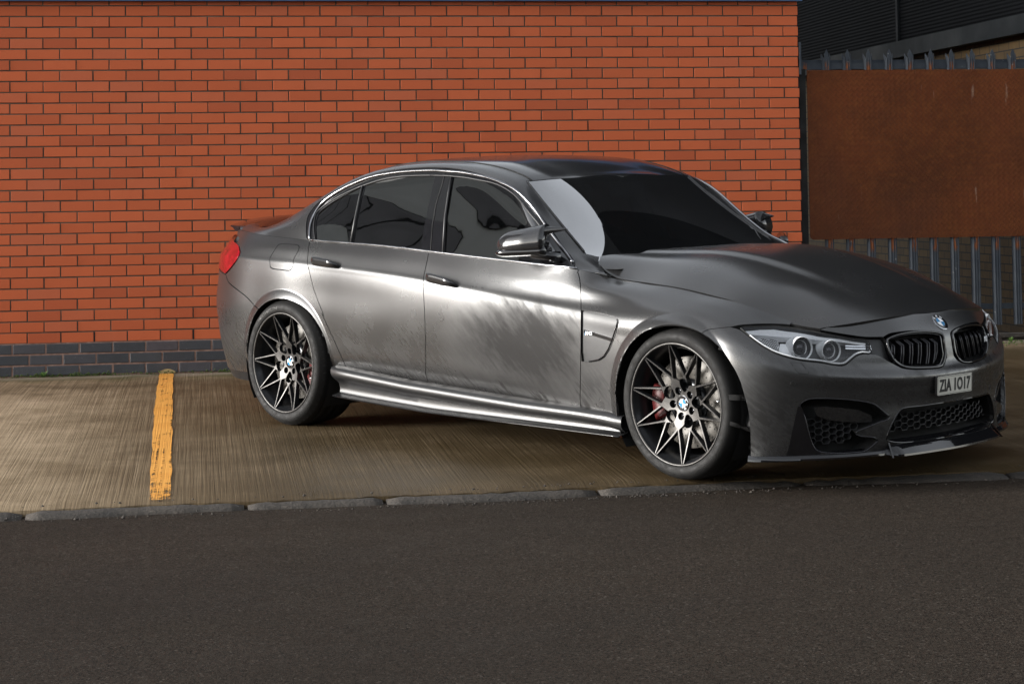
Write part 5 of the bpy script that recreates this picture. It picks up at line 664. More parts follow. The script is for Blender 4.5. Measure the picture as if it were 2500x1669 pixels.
n=len(xs)
for i in range(n-1):
    for j in range(ny-1): F.append((i*ny+j,(i+1)*ny+j,(i+1)*ny+j+1,i*ny+j+1))
b=len(V)
for i,x in enumerate(xs): p=V[i*ny]; V.append((p[0],p[1]-.004,p[2]-.06)); V.append(p)
for i in range(n-1): F.append((b+2*i,b+2*(i+1),b+2*(i+1)+1,b+2*i+1))
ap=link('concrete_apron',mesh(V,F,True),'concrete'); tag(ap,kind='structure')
# road and far ground
V=[];F=[]; gx=[-120,-40,-15]+list(np.arange(-8,14.01,.5))+[20,45,120]; gy=[-130,-60,-30,-20]+list(np.arange(-15,-5.3,.25))+[-5.30]
for x in gx:
    for y in gy: V.append((x,y,rz(x,y)))
m=len(gy)
for i in range(len(gx)-1):
    for j in range(m-1): F.append((i*m+j,(i+1)*m+j,(i+1)*m+j+1,i*m+j+1))
rd=link('road',mesh(V,F,True),'asphalt'); tag(rd,kind='structure')
mb=MB(); mb.add([(-120,-5.31,-.24),(120,-5.31,-.24),(120,140,-.24),(-120,140,-.24)],[(0,1,2,3)]); g=mb.obj('ground',['soil']); tag(g,kind='structure')
# kerb stones, worn and broken
mb=MB(); x=-8.0
while x<16:
    L=.915*(1 if RNG.random()>.3 else RNG.uniform(.4,.8)); w=.16; n=14
    rows=[]
    for i in range(n+1):
        t=i/n; X=x+.008+(L-.016)*t; e=yk(X)-.012; wr_=(RNG.random()-.5)*.006; ed=min(t,1-t); rr=.008*max(0,1-ed/.05)
        zt=gz(X,e)-.016-rr+wr_*.9; zb=rz(X,e-.1)-.03; f=.075+.015*math.sin(X*3.1)+wr_
        if 3.6<X<4.1: zt-=.010*abs(math.sin(X*23))
        rows.append([(X,e+.03,zt-.002),(X,e-.01,zt),(X,e-f*.6,zt-.006+wr_*.5),(X,e-f,zt-.016),(X,e-f-.012,zt-.032),(X,e-f-.016,zb)])
    mb.loft(rows,sm=True,caps=True); x+=L
kb_=mb.obj('kerb',['kerb']); tag(kb_,kind='structure')
# grit and loose stones along the kerb
mb=MB()
for i in range(700):
    X=RNG.uniform(-1,6) if RNG.random()<.5 else RNG.normal(2.9,.9); e=yk(X); off=RNG.choice([0.01,-.13,-.16]); Y=e+off+RNG.normal(0,.018); Z=(gz(X,Y) if off>0 else rz(X,Y)) if Y>e or Y<e-.11 else gz(X,e)-.03
    r=abs(RNG.normal(.0,.0028))+.0015; V=[]
    for q in range(6):
        d=np.array([[1,0,0],[-1,0,0],[0,1,0],[0,-1,0],[0,0,1],[0,0,-1]][q])*r*RNG.uniform(.6,1.3); V.append((X+d[0],Y+d[1],Z+d[2]*.7+r*.3))
    mb.add(V,[(0,2,4),(2,1,4),(1,3,4),(3,0,4),(2,0,5),(1,2,5),(3,1,5),(0,3,5)])
o=mb.obj('grit',['kerb']); tag(o,'loose grit and broken concrete crumbs along the kerb edge','grit',kind='stuff')
# yellow line
mb=MB(); A=[];B=[]
for t in np.linspace(0,1,90):
    Y=-5.55+5.54*t; c0=np.interp(Y,[-5.6,-2.45,0],[.955,.908,.893]); c1=np.interp(Y,[-5.6,-2.45,0],[1.045,1.012,.985]); j=.002*math.sin(t*31)+.0015*math.sin(t*77)
    A.append((c0+j,Y,gz(c0,Y)+.003)); B.append((c1-j*.7+.0015*math.sin(t*53),Y,gz(c1,Y)+.003))
mb.ribbon(A,B,0,True); o=mb.obj('yellow_bay_line',['yline']); tag(o,kind='structure')
# ---- red brick building
bld=empty('brick_building',(0,0,0)); tag(bld,'red brick building wall with blue brick base courses and blue metal flashing','building')
def brick(V,F,T,x0,x1,z0,z1,y0,dep,rng,ch=.003):
    b=len(V); y=y0+rng.normal(0,.0009); dz=rng.normal(0,.0006); dx=rng.normal(0,.0008); t=rng.random(); rt=rng.normal(0,.0007)
    x0+=dx;x1+=dx;z0+=dz;z1+=dz
    for (a,c_,yy) in ((x0,z0,y+ch),(x1,z0,y+ch),(x1,z1,y+ch),(x0,z1,y+ch),(x0+ch,z0+ch,y),(x1-ch,z0+ch,y+rt),(x1-ch,z1-ch,y+rt),(x0+ch,z1-ch,y),(x0,z0,y+dep),(x1,z0,y+dep),(x1,z1,y+dep),(x0,z1,y+dep)): V.append((a,yy,c_))
    for f in ((4,5,6,7),(0,1,5,4),(1,2,6,5),(2,3,7,6),(3,0,4,7),(8,9,1,0),(9,10,2,1),(10,11,3,2),(11,8,0,3)): F.append(tuple(q+b for q in f)); T.append(t)
def add_tone(me,T):
    a=me.attributes.new('tone','FLOAT','FACE'); a.data.foreach_set('value',np.array(T,dtype=np.float32))
Z0=2.554; W_=.225; H_=.075; J=.0045; XC=24.5*W_; XL=-36*W_
V=[];F=[];T=[]
for r in range(-1,31):
    zt=Z0-r*H_-J; zb=Z0-(r+1)*H_+J; off=0 if r%2==0 else .5
    c=-36+off
    while c<24.5:
        x0=c*W_; x1=min((c+1)*W_,XC+J); 
        if x1-x0>.03: brick(V,F,T,x0+J,x1-J,zb,zt,0,.03,RNG,.002)
        c+=1
me=mesh(V,F); add_tone(me,T); wl=link('wall',me,'brick',bld)
# return face of the wall at the corner
V=[];F=[];T=[]
for r in range(-1,31):
    zt=Z0-r*H_-J; zb=Z0-(r+1)*H_+J; off=.5 if r%2==0 else 1; y=0.112 if r%2==0 else 0.0
    y=.004
    yy=[.004+ (.112 if r%2 else .0)]
    Y=.035
    while Y<6:
        L=W_; b=len(V); x=XC+RNG.normal(0,.0008)
        for (a,c_,xx) in ((Y+J,zb,x),(Y+L-J,zb,x),(Y+L-J,zt,x),(Y+J,zt,x)): V.append((xx,a,c_))
        for (a,c_,xx) in ((Y+J,zb,x-.02),(Y+L-J,zb,x-.02),(Y+L-J,zt,x-.02),(Y+J,zt,x-.02)): V.append((xx,a,c_))
        for f in ((0,1,2,3),(4,5,1,0),(5,6,2,1),(6,7,3,2),(7,4,0,3)): F.append(tuple(q+b for q in f)); T.append(RNG.random())
        Y+=L
me=mesh(V,F); add_tone(me,T); link('side_wall',me,'brick',bld)
mb=MB(); mb.box((XL,.0065,Z0-31*H_),(XC-.007,8,Z0+.075)); mb.obj('mortar',['mortar'],bld)
V=[];F=[];T=[]
for r in range(31,36):
    zt=Z0-r*H_-J*1.2; zb=Z0-(r+1)*H_+J*1.2; off={31:.55,32:.05,33:.55}.get(r,.05)
    c=-36+off
    while c<24.5:
        x0=c*W_; x1=min((c+1)*W_,XC+J)
        if x1-x0>.03: brick(V,F,T,x0+J*1.2,x1-J*1.2,zb,zt,-.002,.03,RNG,.004)
        c+=1
me=mesh(V,F); add_tone(me,T); link('base_course',me,'blueb',bld)
mb=MB(); mb.box((XL,.003,Z0-36*H_),(XC-.007,.10,Z0-31*H_+.004)); mb.obj('base_mortar',['pmortar'],bld)
mb=MB()
for c_ in (2,5,9,13,17,21): mb=MB(); mb.box((c_*W_-.0045,-.0015,Z0-31*H_+.004),(c_*W_+.0045,.006,Z0-30*H_-.004)); mb.obj('weep_hole',['void'],bld)
mb=MB(); mb.box((XL,-.06,Z0+.045),(XC+.03,8,Z0+.30)); mb.box((XL,-.052,Z0+.030),(XC+.022,-.045,Z0+.046)); mb.box((XL,-.005,Z0+.030),(XC,.1,Z0+.05)); mb.obj('flashing',['fascia'],bld)
# moss strip and weeds at the foot of the wall
mb=MB()
for i in range(2600):
    X=RNG.uniform(-.5,5.5); 
    d=.5+.5*math.sin(X*1.7+1)+.35*math.sin(X*5.3); 
    if X>1.3: d+=.5
    if RNG.random()>d*.75: continue
    r=RNG.uniform(.003,.010); Y=-.003-abs(RNG.normal(0,.012)); Z=gz(X,Y)+abs(RNG.normal(0,.010))
    if X>1.2 and RNG.random()<.25: Z+=RNG.uniform(0,.09)*(.5+.5*math.sin(X*28))**4
    V=[(X-r,Y,Z),(X+r,Y,Z),(X,Y-r*.8,Z+r*.4),(X,Y+.002,Z+r)]; mb.add(V,[(0,1,2),(1,3,2),(3,0,2)])
o=mb.obj('moss',['moss']); tag(o,'green moss along the foot of the blue brick base course','moss',kind='stuff')
def weed(x,y,n,h,label):
    mb=MB(); z=gz(x,y)
    for i in range(n):
        a=RNG.uniform(0,6.28); l=h*RNG.uniform(.5,1); tl=RNG.uniform(.3,1.1); w=h*.13; d=np.array([math.cos(a),math.sin(a)*.6]); P=[]
        for t in (0,.4,.75,1): P.append((x+d[0]*l*t*tl,y+d[1]*l*t*tl*.7,z+l*t*(1-.35*t*tl)))
        ww=[.25,1,.8,.05]; nrm=np.array([-d[1],d[0]])
        A=[(p[0]+nrm[0]*w*q,p[1]+nrm[1]*w*q,p[2]) for p,q in zip(P,ww)]; B=[(p[0]-nrm[0]*w*q,p[1]-nrm[1]*w*q,p[2]+.002) for p,q in zip(P,ww)]; mb.ribbon(A,B)
    o=mb.obj('weed_plant',['leaf']); tag(o,label,'weed')
weed(.115,-.035,14,.06,'small leafy green weed at the foot of the wall left of the yellow line')
weed(7.05,-.12,16,.05,'low green weed on mossy ground below the palisade fence')
# ochre splash on the base course above the line
mb=MB(); cc=(.945,-.006,gz(.94,0)+.004); P=[(cc[0]+.055*math.cos(a)*(1+.1*math.sin(5*a)),cc[1],cc[2]+  .030*max(0,math.sin(a))) for a in np.linspace(0,math.pi,14)]; mb.add(P,[tuple(range(14))]); o=mb.obj('paint_splash',['ochre'],bld)
# ---- palisade fence with rusty plate
fn=empty('palisade_fence',(6.5,.05,0)); tag(fn,'grey steel palisade fence with spiked pales beside the brick wall','fence')
def lbox(mb,a,b,m=0): mb.box((a[0]-6.5,a[1]-.05,a[2]),(b[0]-6.5,b[1]-.05,b[2]),m)
mb=MB(); lbox(mb,(5.50,.055,2.090),(12,.095,2.135)); lbox(mb,(5.50,.09,2.09),(12,.097,2.16)); mb.obj('top_rail',['galv'],fn)
mb=MB(); lbox(mb,(5.50,.065,.305),(12,.10,.345)); mb.obj('bottom_rail',['galv'],fn)
mb=MB(); lbox(mb,(5.517,.03,.05),(5.572,.085,2.09)); mb.obj('post',['void'],fn)
mb=MB(); lbox(mb,(5.518,-.006,2.05),(5.532,.10,2.285)); mb.obj('wall_bracket',['galv'],fn)
for k in range(-2,36):
    X=6.057+.160*k-6.5; w=.033; mb=MB(); zb=.19; zt=2.165
    sec=[(-w,.012),(-w*.93,-.004),(-w*.55,-.016),(-w*.35,-.010),(0,-.016),(w*.35,-.010),(w*.55,-.016),(w*.93,-.004),(w,.012)]
    front=[[(X+a,.0+b-.0,z) for a,b in sec] for z in (zb,.8,1.5,zt)]; mb.loft(front,sm=False); mb.loft([[(p[0],p[1]+.003,p[2]) for p in r] for r in front],sm=False)
    # three spikes
    t=.003
    for (pts) in ([(-.016,-.014,zt),(.016,-.014,zt),(.017,-.014,zt+.035),(.0,-.014,zt+.072),(-.017,-.014,zt+.035)],):
        n=len(pts); Vv_=[(X+a,b,c) for a,b,c in pts]+[(X+a,b+t,c) for a,b,c in pts]; mb.add(Vv_,[tuple(range(n)),tuple(range(n,2*n))[::-1]]+[(i,n+i,n+(i+1)%n,(i+1)%n) for i in range(n)])
    for sg in (-1,1):
        pts=[(sg*.015,-.013,zt-.02),(sg*.033,.010,zt-.02),(sg*.036,.012,zt+.018),(sg*.034,.012,zt+.042),(sg*.018,-.008,zt+.006)]
        n=5; Vv_=[(X+a,b,c) for a,b,c in pts]+[(X+a,b+t,c) for a,b,c in pts]; mb.add(Vv_,[tuple(range(n)),tuple(range(n,2*n))[::-1]]+[(i,n+i,n+(i+1)%n,(i+1)%n) for i in range(n)])
    mb.obj('pale',['galv'],fn)
    if k%2==0 or True:
        mb=MB(); mb.lathe([(.0001,-.004),(.007,-.004),(.008,0),(.008,.004)],8,c=(X+.038,.035,2.112)); mb.obj('bolt',['galv'],fn) if k<9 else None
mb=MB(); o_=[(5.582,2.082),(12,2.082),(12,.842)]+[(5.600+.03*math.cos(a)*1.0-.0+.012,.872+.03*math.sin(a)) for a in np.linspace(-math.pi/2,-math.pi,6)]
n=len(o_); Vf=[(a-6.5,-.024,z) for a,z in o_]; Vb=[(a-6.5,-.018,z) for a,z in o_]; mb.add(Vf+Vb,[tuple(range(n)),tuple(range(n,2*n))[::-1]]+[(i,n+i,n+(i+1)%n,(i+1)%n) for i in range(n)]); pl=mb.obj('chequer_plate',['rust'],fn); pl['label']='rusty brown chequer plate sheet fixed across the fence pales'
# gravel board under fence
mb=MB(); mb.box((5.52,.02,-.05),(12,.06,.128)); mb.box((5.52,-.012,.10),(12,.02,.128)); o=mb.obj('kerb_edging',['kerb']); tag(o,'pale concrete edging strip beneath the palisade fence','edging')
mb=MB()
for i in range(2200):
    X=RNG.uniform(5.5,8.5); Y=-.02-abs(RNG.normal(0,.16)); 
    if RNG.random()>.5+.5*math.sin(X*5): continue
    r=RNG.uniform(.004,.013); Z=gz(X,Y)+.001; mb.add([(X-r,Y,Z),(X+r,Y,Z),(X,Y-r,Z+r*.3),(X,Y,Z+r*.8)],[(0,1,2),(1,3,2),(3,0,2)])
o=mb.obj('moss',['moss']); tag(o,'patchy green moss on the ground below the palisade fence','moss',kind='stuff')
# ---- clad building beyond the fence, face looking along -X
b2=empty('warehouse',(8.2,2,0)); tag(b2,'dark clad warehouse with buff brick base behind the palisade fence','warehouse')
mb=MB(); mb.box((0,-.8,-.3),(.3,30,2.62)); mb.box((.3,-.8,-.3),(24,-.5,2.62)); mb.obj('brick_base',['buff'],b2)
mb=MB(); mb.box((-.06,-.86,2.60),(.3,30,13)); mb.box((.3,-.86,2.60),(24,-.5,13)); mb.obj('cladding',['clad'],b2)
mb=MB(); mb.box((-.16,-.95,2.50),(-.058,30,2.66)); mb.obj('gutter',['gutter'],b2)
for y in list(np.arange(3.17,30,4.)): 
    mb=MB(); mb.box((-.085,y,2.67),(-.062,y+.06,13)); mb.obj('cladding_joint',['gutter'],b2)
# ---- surroundings the paint and glass mirror
b3=empty('warehouse',(-6,-27,0)); tag(b3,'long dark clad warehouse across the road behind the camera','warehouse')
mb=MB(); mb.box((0,-8,-.3),(40,0,2.2)); mb.obj('brick_base',['buff'],b3)
mb=MB(); mb.box((0,-8,2.2),(40,.05,7.2)); mb.obj('cladding',['clad'],b3)
for x in np.arange(1,40,2.4): mb=MB(); mb.box((x,.05,2.2),(x+.07,.09,7.2)); mb.obj('cladding_joint',['gutter'],b3)
b4=empty('warehouse',(-16,1.2,0)); tag(b4,'unseen clad warehouse with pale panels at the far left end of the wall, shaped for reflections','warehouse')  # out of view; height and bands shaped for what the side windows mirror
mb=MB(); mb.box((-8,0,2.4),(0,24,11.25)); mb.obj('pale_panels',['pale'],b4); mb=MB(); mb.box((-8,-.02,-.3),(.02,24,2.3)); mb.obj('brick_base',['buff'],b4)
mb=MB(); mb.box((-8,-.05,11.25),(.05,24,26)); mb.obj('cladding',['midclad'],b4)
for y in np.arange(.6,24,2.): mb=MB(); mb.box((.05,y,11.25),(.09,y+.08,26)); mb.obj('cladding_joint',['void'],b4)
# ================================================================ the car
D=DATA
car=empty('parked_car'); car.matrix_world=Matrix(((0.5630479,0.8263782,-0.0087213,2.3774722),(-0.8263465,0.5628188,-0.0196585,-2.8275091),(-0.0113368,0.0182755,0.9997687,0.0092975),(0,0,0,1)))
tag(car,'satin charcoal grey saloon car parked in front of the red brick wall','car')
bodykeep=lambda u,k: u>4.19
housekeep=lambda u,v: v>5.98
def both(fn):
    for s in (1,-1): fn(s)
# ---- front bumper with nose panel
patch_obj('front_bumper','body',D['front_bumper'],['paint'],car,sides=(1,-1),holes=(D['side_intake'],),keep=bodykeep,step=.016,depth=.02)
for s in (1,-1):
    patch_obj('rear_bumper','body',D['rear_bumper'],['paint'],car,sides=(s,),keep=lambda u,v:u<-1.88) if s==1 else None
bpy.data.objects[-1] if False else None
rbm=[o for o in car.children if o.name.startswith('rear_bumper')][0]
patch_obj('rear_bumper_half','body',D['rear_bumper'],['paint'],car,sides=(-1,)) if False else None
COL.objects.unlink(rbm); bpy.data.objects.remove(rbm)
patch_obj('rear_bumper','body',D['rear_bumper'],['paint'],car,sides=(1,-1),keep=lambda u,v:u<-1.88)
mb=MB(); us=np.linspace(-1.9,-.36,40); A=np.array([body(u,0.02)[0] for u in us]); Bv=A*np.array([.985,.97,1])-np.array([0,0,.05]); C2=A*np.array([.9,.85,1])-np.array([0,0,.055])
for s in (1,-1):
    q=np.array([1,s,1]); mb.ribbon([tuple(p) for p in A*q],[tuple(p) for p in Bv*q]); mb.ribbon([tuple(p) for p in Bv*q],[tuple(p) for p in C2*q])
mb.obj('rear_valance',['satinblk'],car)
handles=[('pt_handle_f',1.277),('pt_handle_r',.353)]
def door(s,key,hk):
    d=patch_obj('door','body',D[key],['paint'],car,sides=(s,),step=.02,dv=.22)
    u0,v0=D[hk][0]; 
    cup=[(u0-.002+.050*math.cos(q),v0+.60*math.sin(q)) for q in np.linspace(0,2*math.pi,33)[:-1]]
    patch_obj('handle_recess_shade','body',cup,['black'],d,sides=(s,),gap=0,off=.0012,step=.01,depth=0)  # flat black disc on the door skin, painting the hollow's shade
    # grip: a lofted bar, pinched at both ends
    g=MB(); rows=[]; n=17
    for i in range(n):
        t=i/(n-1); uu=u0-.108+.216*t; vv=v0+.14-.24*t
        lift=.004+.034*min(1,min(t,1-t)/.16)**.6; hh=.0245*(1-(abs(2*t-1))**4*.5)*(1.05-.25*t)
        p,N=onsurf('body',[(uu,vv)],lift); p=p[0];N=N[0]; up=np.array([0,0,1.])
        ring=[]
        for k in range(12):
            a=2*math.pi*k/12; ring.append(tuple(p+up*hh*math.cos(a)+N*(.013 if math.sin(a)>0 else .006)*math.sin(a)))
        rows.append(ring)
    g.loft(rows,close=True,caps=True)
    if s<0:
        g.V=[(x,-y,z) for x,y,z in g.V]; g.F=[f[::-1] for f in g.F]
    h=g.obj('handle',['carbon'],d)
    return d
doors=[]
for s in (1,-1):
    doors.append(door(s,'front_door','pt_handle_f')); doors.append(door(s,'rear_door','pt_handle_r'))
def ribbon_line(surf,pts,w,off,s=1,closed=False):
    """thin strip of width w following a surface line"""
    p=np.array(pts,float); k=SC[surf]; m=p*np.array([1,k]); t=np.gradient(m,axis=0); t/=np.linalg.norm(t,axis=1)[:,None]+1e-12; n=np.stack([-t[:,1],t[:,0]],1)*w/2
    A,_=onsurf(surf,(m+n)/np.array([1,k]),off); B,_=onsurf(surf,(m-n)/np.array([1,k]),off)
    if s<0: A=mir(A);B=mir(B)
    return [tuple(x) for x in A],[tuple(x) for x in B]
for s in (1,-1):
    f=patch_obj('front_wing','body',D['fender'],['paint'],car,sides=(s,),holes=(D['vent'],),step=.018,dv=.25)
    # vent: sunken satin panel, blade, badge
    v=patch_obj('side_vent','body',D['vent'],['satinblk'],f,sides=(s,),gap=-.002,off=-.010,depth=0)
    mb=MB(); hk=np.array(D['pt_badge'][0])
    bl=[(2.262,3.93),(2.30,3.9),(2.36,3.86),(2.42,3.82),(2.468,3.78)]
    A,_=onsurf('body',bl,-.002); B,_=onsurf('body',[(a,b-.17) for a,b in bl],-.002); A2,_=onsurf('body',bl,-.010); B2,_=onsurf('body',[(a,b-.17) for a,b in bl],-.010)
    for X,Y in ((A2,A),(A,B),(B,B2)): mb.ribbon([tuple(p) for p in X],[tuple(p) for p in Y],0,False)
    ed=[p for p in D['vent'][4:12]]
    P,_=onsurf('body',[(a-.012,b) for a,b in ed],-.003); mb.tube([tuple(p) for p in P],.0035,6)
    if s<0: mb.V=[(x,-y,z) for x,y,z in mb.V]
    mb.obj('vent_blade',['gloss'],v)
    if s>0:
        me=text_mesh('M3',.022,.0008,1.15,.0004); c,N=onsurf('body',[(2.305,3.80)],.001); c=Vector(c[0])
        place_mesh(me,lambda co:(c.x+co.x,c.y-.001-co.z,c.z+co.y)); link('badge',me,'badgewhite',v)
        mb=MB()
        for i,cc in enumerate((0,1,2)): x0=2.268+i*.005; mb.add([(c.x-.032+i*.0045,c.y-.0015,c.z-.009),(c.x-.028+i*.0045,c.y-.0015,c.z-.009),(c.x-.024+i*.0045,c.y-.0015,c.z+.009),(c.x-.028+i*.0045,c.y-.0015,c.z+.009)],[(0,1,2,3)],cc)
        mb.obj('badge_stripes',['blue','badgewhite','red'],v)
    q=patch_obj('rear_wing','body',D['rear_quarter'],['paint'],car,sides=(s,),holes=((D['fuel_flap'],) if s>0 else ()),step=.02,dv=.22)
    if s>0: patch_obj('fuel_flap','body',D['fuel_flap'],['paint'],q,sides=(s,),gap=.0022,step=.02)
    t=patch_obj('tail_lamp','body',D['tail_lamp'],['lampred'],car,sides=(s,),gap=.003,off=.004,depth=.02)
# ---- glasshouse
for s in (1,-1):
    up=patch_obj('roof_pillar','house',D['body_side_upper'],['paint'],car,sides=(s,),step=.022,depth=.01,keep=lambda u,v:(v>5.9 or v<.01))
    holes=(D['glass_quarter'],D['glass_rear'],D['glass_front'])
    fr=patch_obj('window_frame','house',D['frame'],['gloss'],car,sides=(s,),holes=holes,gap=.002,step=.03,off=-.002,depth=.01)
    for nm in ('glass_quarter','glass_rear','glass_front'):
        w=patch_obj('side_window','house',D[nm],['glass'],car,sides=(s,),gap=-.004,step=.05,off=-.0065,depth=0)
    mb=MB()
    P,_=onsurf('house',D['trim_line'],.0035); P=P if s>0 else mir(P); mb.tube([tuple(p) for p in P],.0068,8)
    mb.obj('window_trim',['trim_sheen'],fr)
    mb=MB(); P,_=onsurf('house',D['inner_line'],.001); P=P if s>0 else mir(P); mb.tube([tuple(p) for p in P],.0032,6); 
    P,_=onsurf('house',D['divider'],.001); P=P if s>0 else mir(P); mb.tube([tuple(p) for p in P],.007,6)
    P,_=onsurf('house',D['bpillar_strip'],.001); P=P if s>0 else mir(P); mb.tube([tuple(p) for p in P],.006,6)
    mb.obj('window_seal',['satinblk'],fr)
    mb=MB(); A,B=ribbon_line('house',D['bpillar_line'],.004,.0006,s); mb.ribbon(A,B); mb.obj('pillar_gap',['void'],fr)
    # belt strip along the window base
    mb=MB(); us=np.linspace(D['frame'][0][0],2.14,40); P,_=onsurf('body',[(u,9.0) for u in us],.002); P=P+np.array([0,0,.004]); P=P if s>0 else mir(P); mb.tube([tuple(p) for p in P],.0055,8); mb.obj('belt_trim',['trim_sheen'],fr)
patch_obj('roof','house',D['roof'],['carbon'],car,sides=(1,-1),keep=housekeep,step=.03,gap=.003)
hz=lambda q: 1.3135-.0185*q*q
wpoly=[(hz(q),q) for q in np.linspace(1,0,30)]+[(.895,0.0)]+[(.895,q) for q in np.linspace(.1,1,12)]+[(z,1.0) for z in np.linspace(.92,1.28,22)]
ws=patch_obj('windscreen','screen',wpoly,['wsglass'],car,sides=(1,-1),keep=lambda u,v:v<.001,step=.02,off=-.001,gap=.003,depth=0)
def scr(pts,off,s): P,_=onsurf('screen',pts,off); return [tuple(p*np.array([1,s,1])) for p in P]
for s in (1,-1):
    mb=MB(); q=np.linspace(0,1,24); mb.ribbon(scr([(hz(t)-.001,t) for t in q],-.004,s),scr([(hz(t)-.030-.02*t*t,t) for t in q],-.004,s)); mb.obj('black_border',['void'],ws)
    mb=MB(); z=np.linspace(.965,1.29,24); mb.ribbon(scr([(t,.999) for t in z],-.004,s),scr([(t,.965) for t in z],-.004,s)); mb.obj('black_border',['void'],ws)
    mb=MB(); mb.tube(scr([(t,1.0) for t in z],.002,s),.0048,6); mb.obj('edge_seal',['gloss'],ws)
# dark seam between roof panel and rail
mb=MB()
for s in (1,-1):
    P,_=onsurf('house',[(x,4.0) for x in np.linspace(.12,1.575,50)],.0005); P=P if s>0 else mir(P); mb.tube([tuple(x) for x in P],.0035,6)
mb.obj('roof_seam',['void'],car)
patch_obj('rear_window','house',[(-.5,4.0),(-.4,3.95),(-.2,3.95),(0,3.97),(.10,4.0),(.12,4.5),(.16,5),(.19,5.5),(.2,6.0),(-.5,6.0)],['glass'],car,sides=(1,-1),keep=housekeep,step=.04,off=-.004)
# boot lid: loft from the base of the rear window back to the tail
mb=MB(); rows=[]
for t in np.linspace(0,1,14):
    a,_=onsurf('house',[(-.68,6*t)],-.001); b=body(-.85-(1.05)*(t**1.0),9.0)[0]; a=a[0]; rows.append([tuple(a*(1-q)+b*q+np.array([0,0,.012*math.sin(math.pi*q)])) for q in np.linspace(0,1,8)])
mb.loft(rows); mb.loft([[(x,-y,z) for x,y,z in r] for r in rows]); mb.obj('boot_lid',['paint'],car)
mb=MB()   # boot spoiler, gloss
rows=[]
for y in np.linspace(-.66,.66,33):
    k=1-abs(y/.66)**3; ys=abs(y)/.66; x0=-1.00+.20*ys**2.2; h=.022+.030*k
    z0=1.035-.008*ys
    rows.append([(x0+.16,y,z0+.006),(x0+.10,y,z0+.012+h*.35),(x0+.03,y,z0+h*.85),(x0-.035,y,z0+h),(x0-.045,y,z0+h-.006),(x0-.02,y,z0+h*.4),(x0+.01,y,z0-.012),(x0+.1,y,z0-.012)])
mb.loft(rows,close=True,caps=True); mb.obj('boot_spoiler',['gloss'],car,sharp=40)
# aerial fin
mb=MB(); rows=[]
for t in np.linspace(0,1,12):
    x=.32-.17*t; h=.052*math.sin(math.pi*min(1,t*.62))**1.1+.002; w=.022*math.sin(math.pi*(t*.9+.05))**.5; zc=house(x,6.0)[0][2]-.006
    rows.append([(x-.02*t,-w,zc),(x-.03*t,-w*.35,zc+h*.7),(x-.035*t,0,zc+h),(x-.03*t,w*.35,zc+h*.7),(x-.02*t,w,zc)])
mb.loft(rows); mb.obj('roof_aerial',['gloss'],car)
# ---- bonnet
hs=np.array(D['hood_seam']); hf=np.array(D['hood_front'])
half=[(float(a),float(b)) for a,b in hs]+[(float(a),float(b)) for a,b in hf[1:]]+[(3.528,0.0)]
rear=[(2.13,0.0),(2.12,-.15),(2.105,-.30),(2.085,-.42),(2.066,-.52)]
hp=half+rear
hp=[(a,min(b,0.0)) for a,b in hp]
patch_obj('bonnet','hood',hp,['paint'],car,sides=(1,-1),keep=lambda x,y:y>-.004,step=.022,gap=.0028,off=.0015,depth=.03)
# cowl panel below the windscreen
mb=MB(); 
for s in (1,-1): pass
rows=[[(x,y,.905-.02*abs(y)) for x in (1.95,2.3)] for y in np.linspace(-.72,.72,12)]; mb.loft(rows); mb.obj('cowl_panel',['void'],car)
# wiper
mb=MB(); P=[(2.150,-.22,.944),(2.135,-.16,.953),(2.12,-.10,.962),(2.105,-.03,.968)]; mb.tube(P,[.005,.006,.007,.007],6); mb.tube([(2.112,-.06,.968),(2.10,.0,.972),(2.085,.07,.970),(2.08,.10,.966)],[.008,.010,.010,.007],6); mb.tube([(2.09,-.30,.952),(2.07,-.1,.962),(2.055,.12,.964),(2.05,.25,.958)],.0045,6); mb.obj('wiper',['gloss'],car)
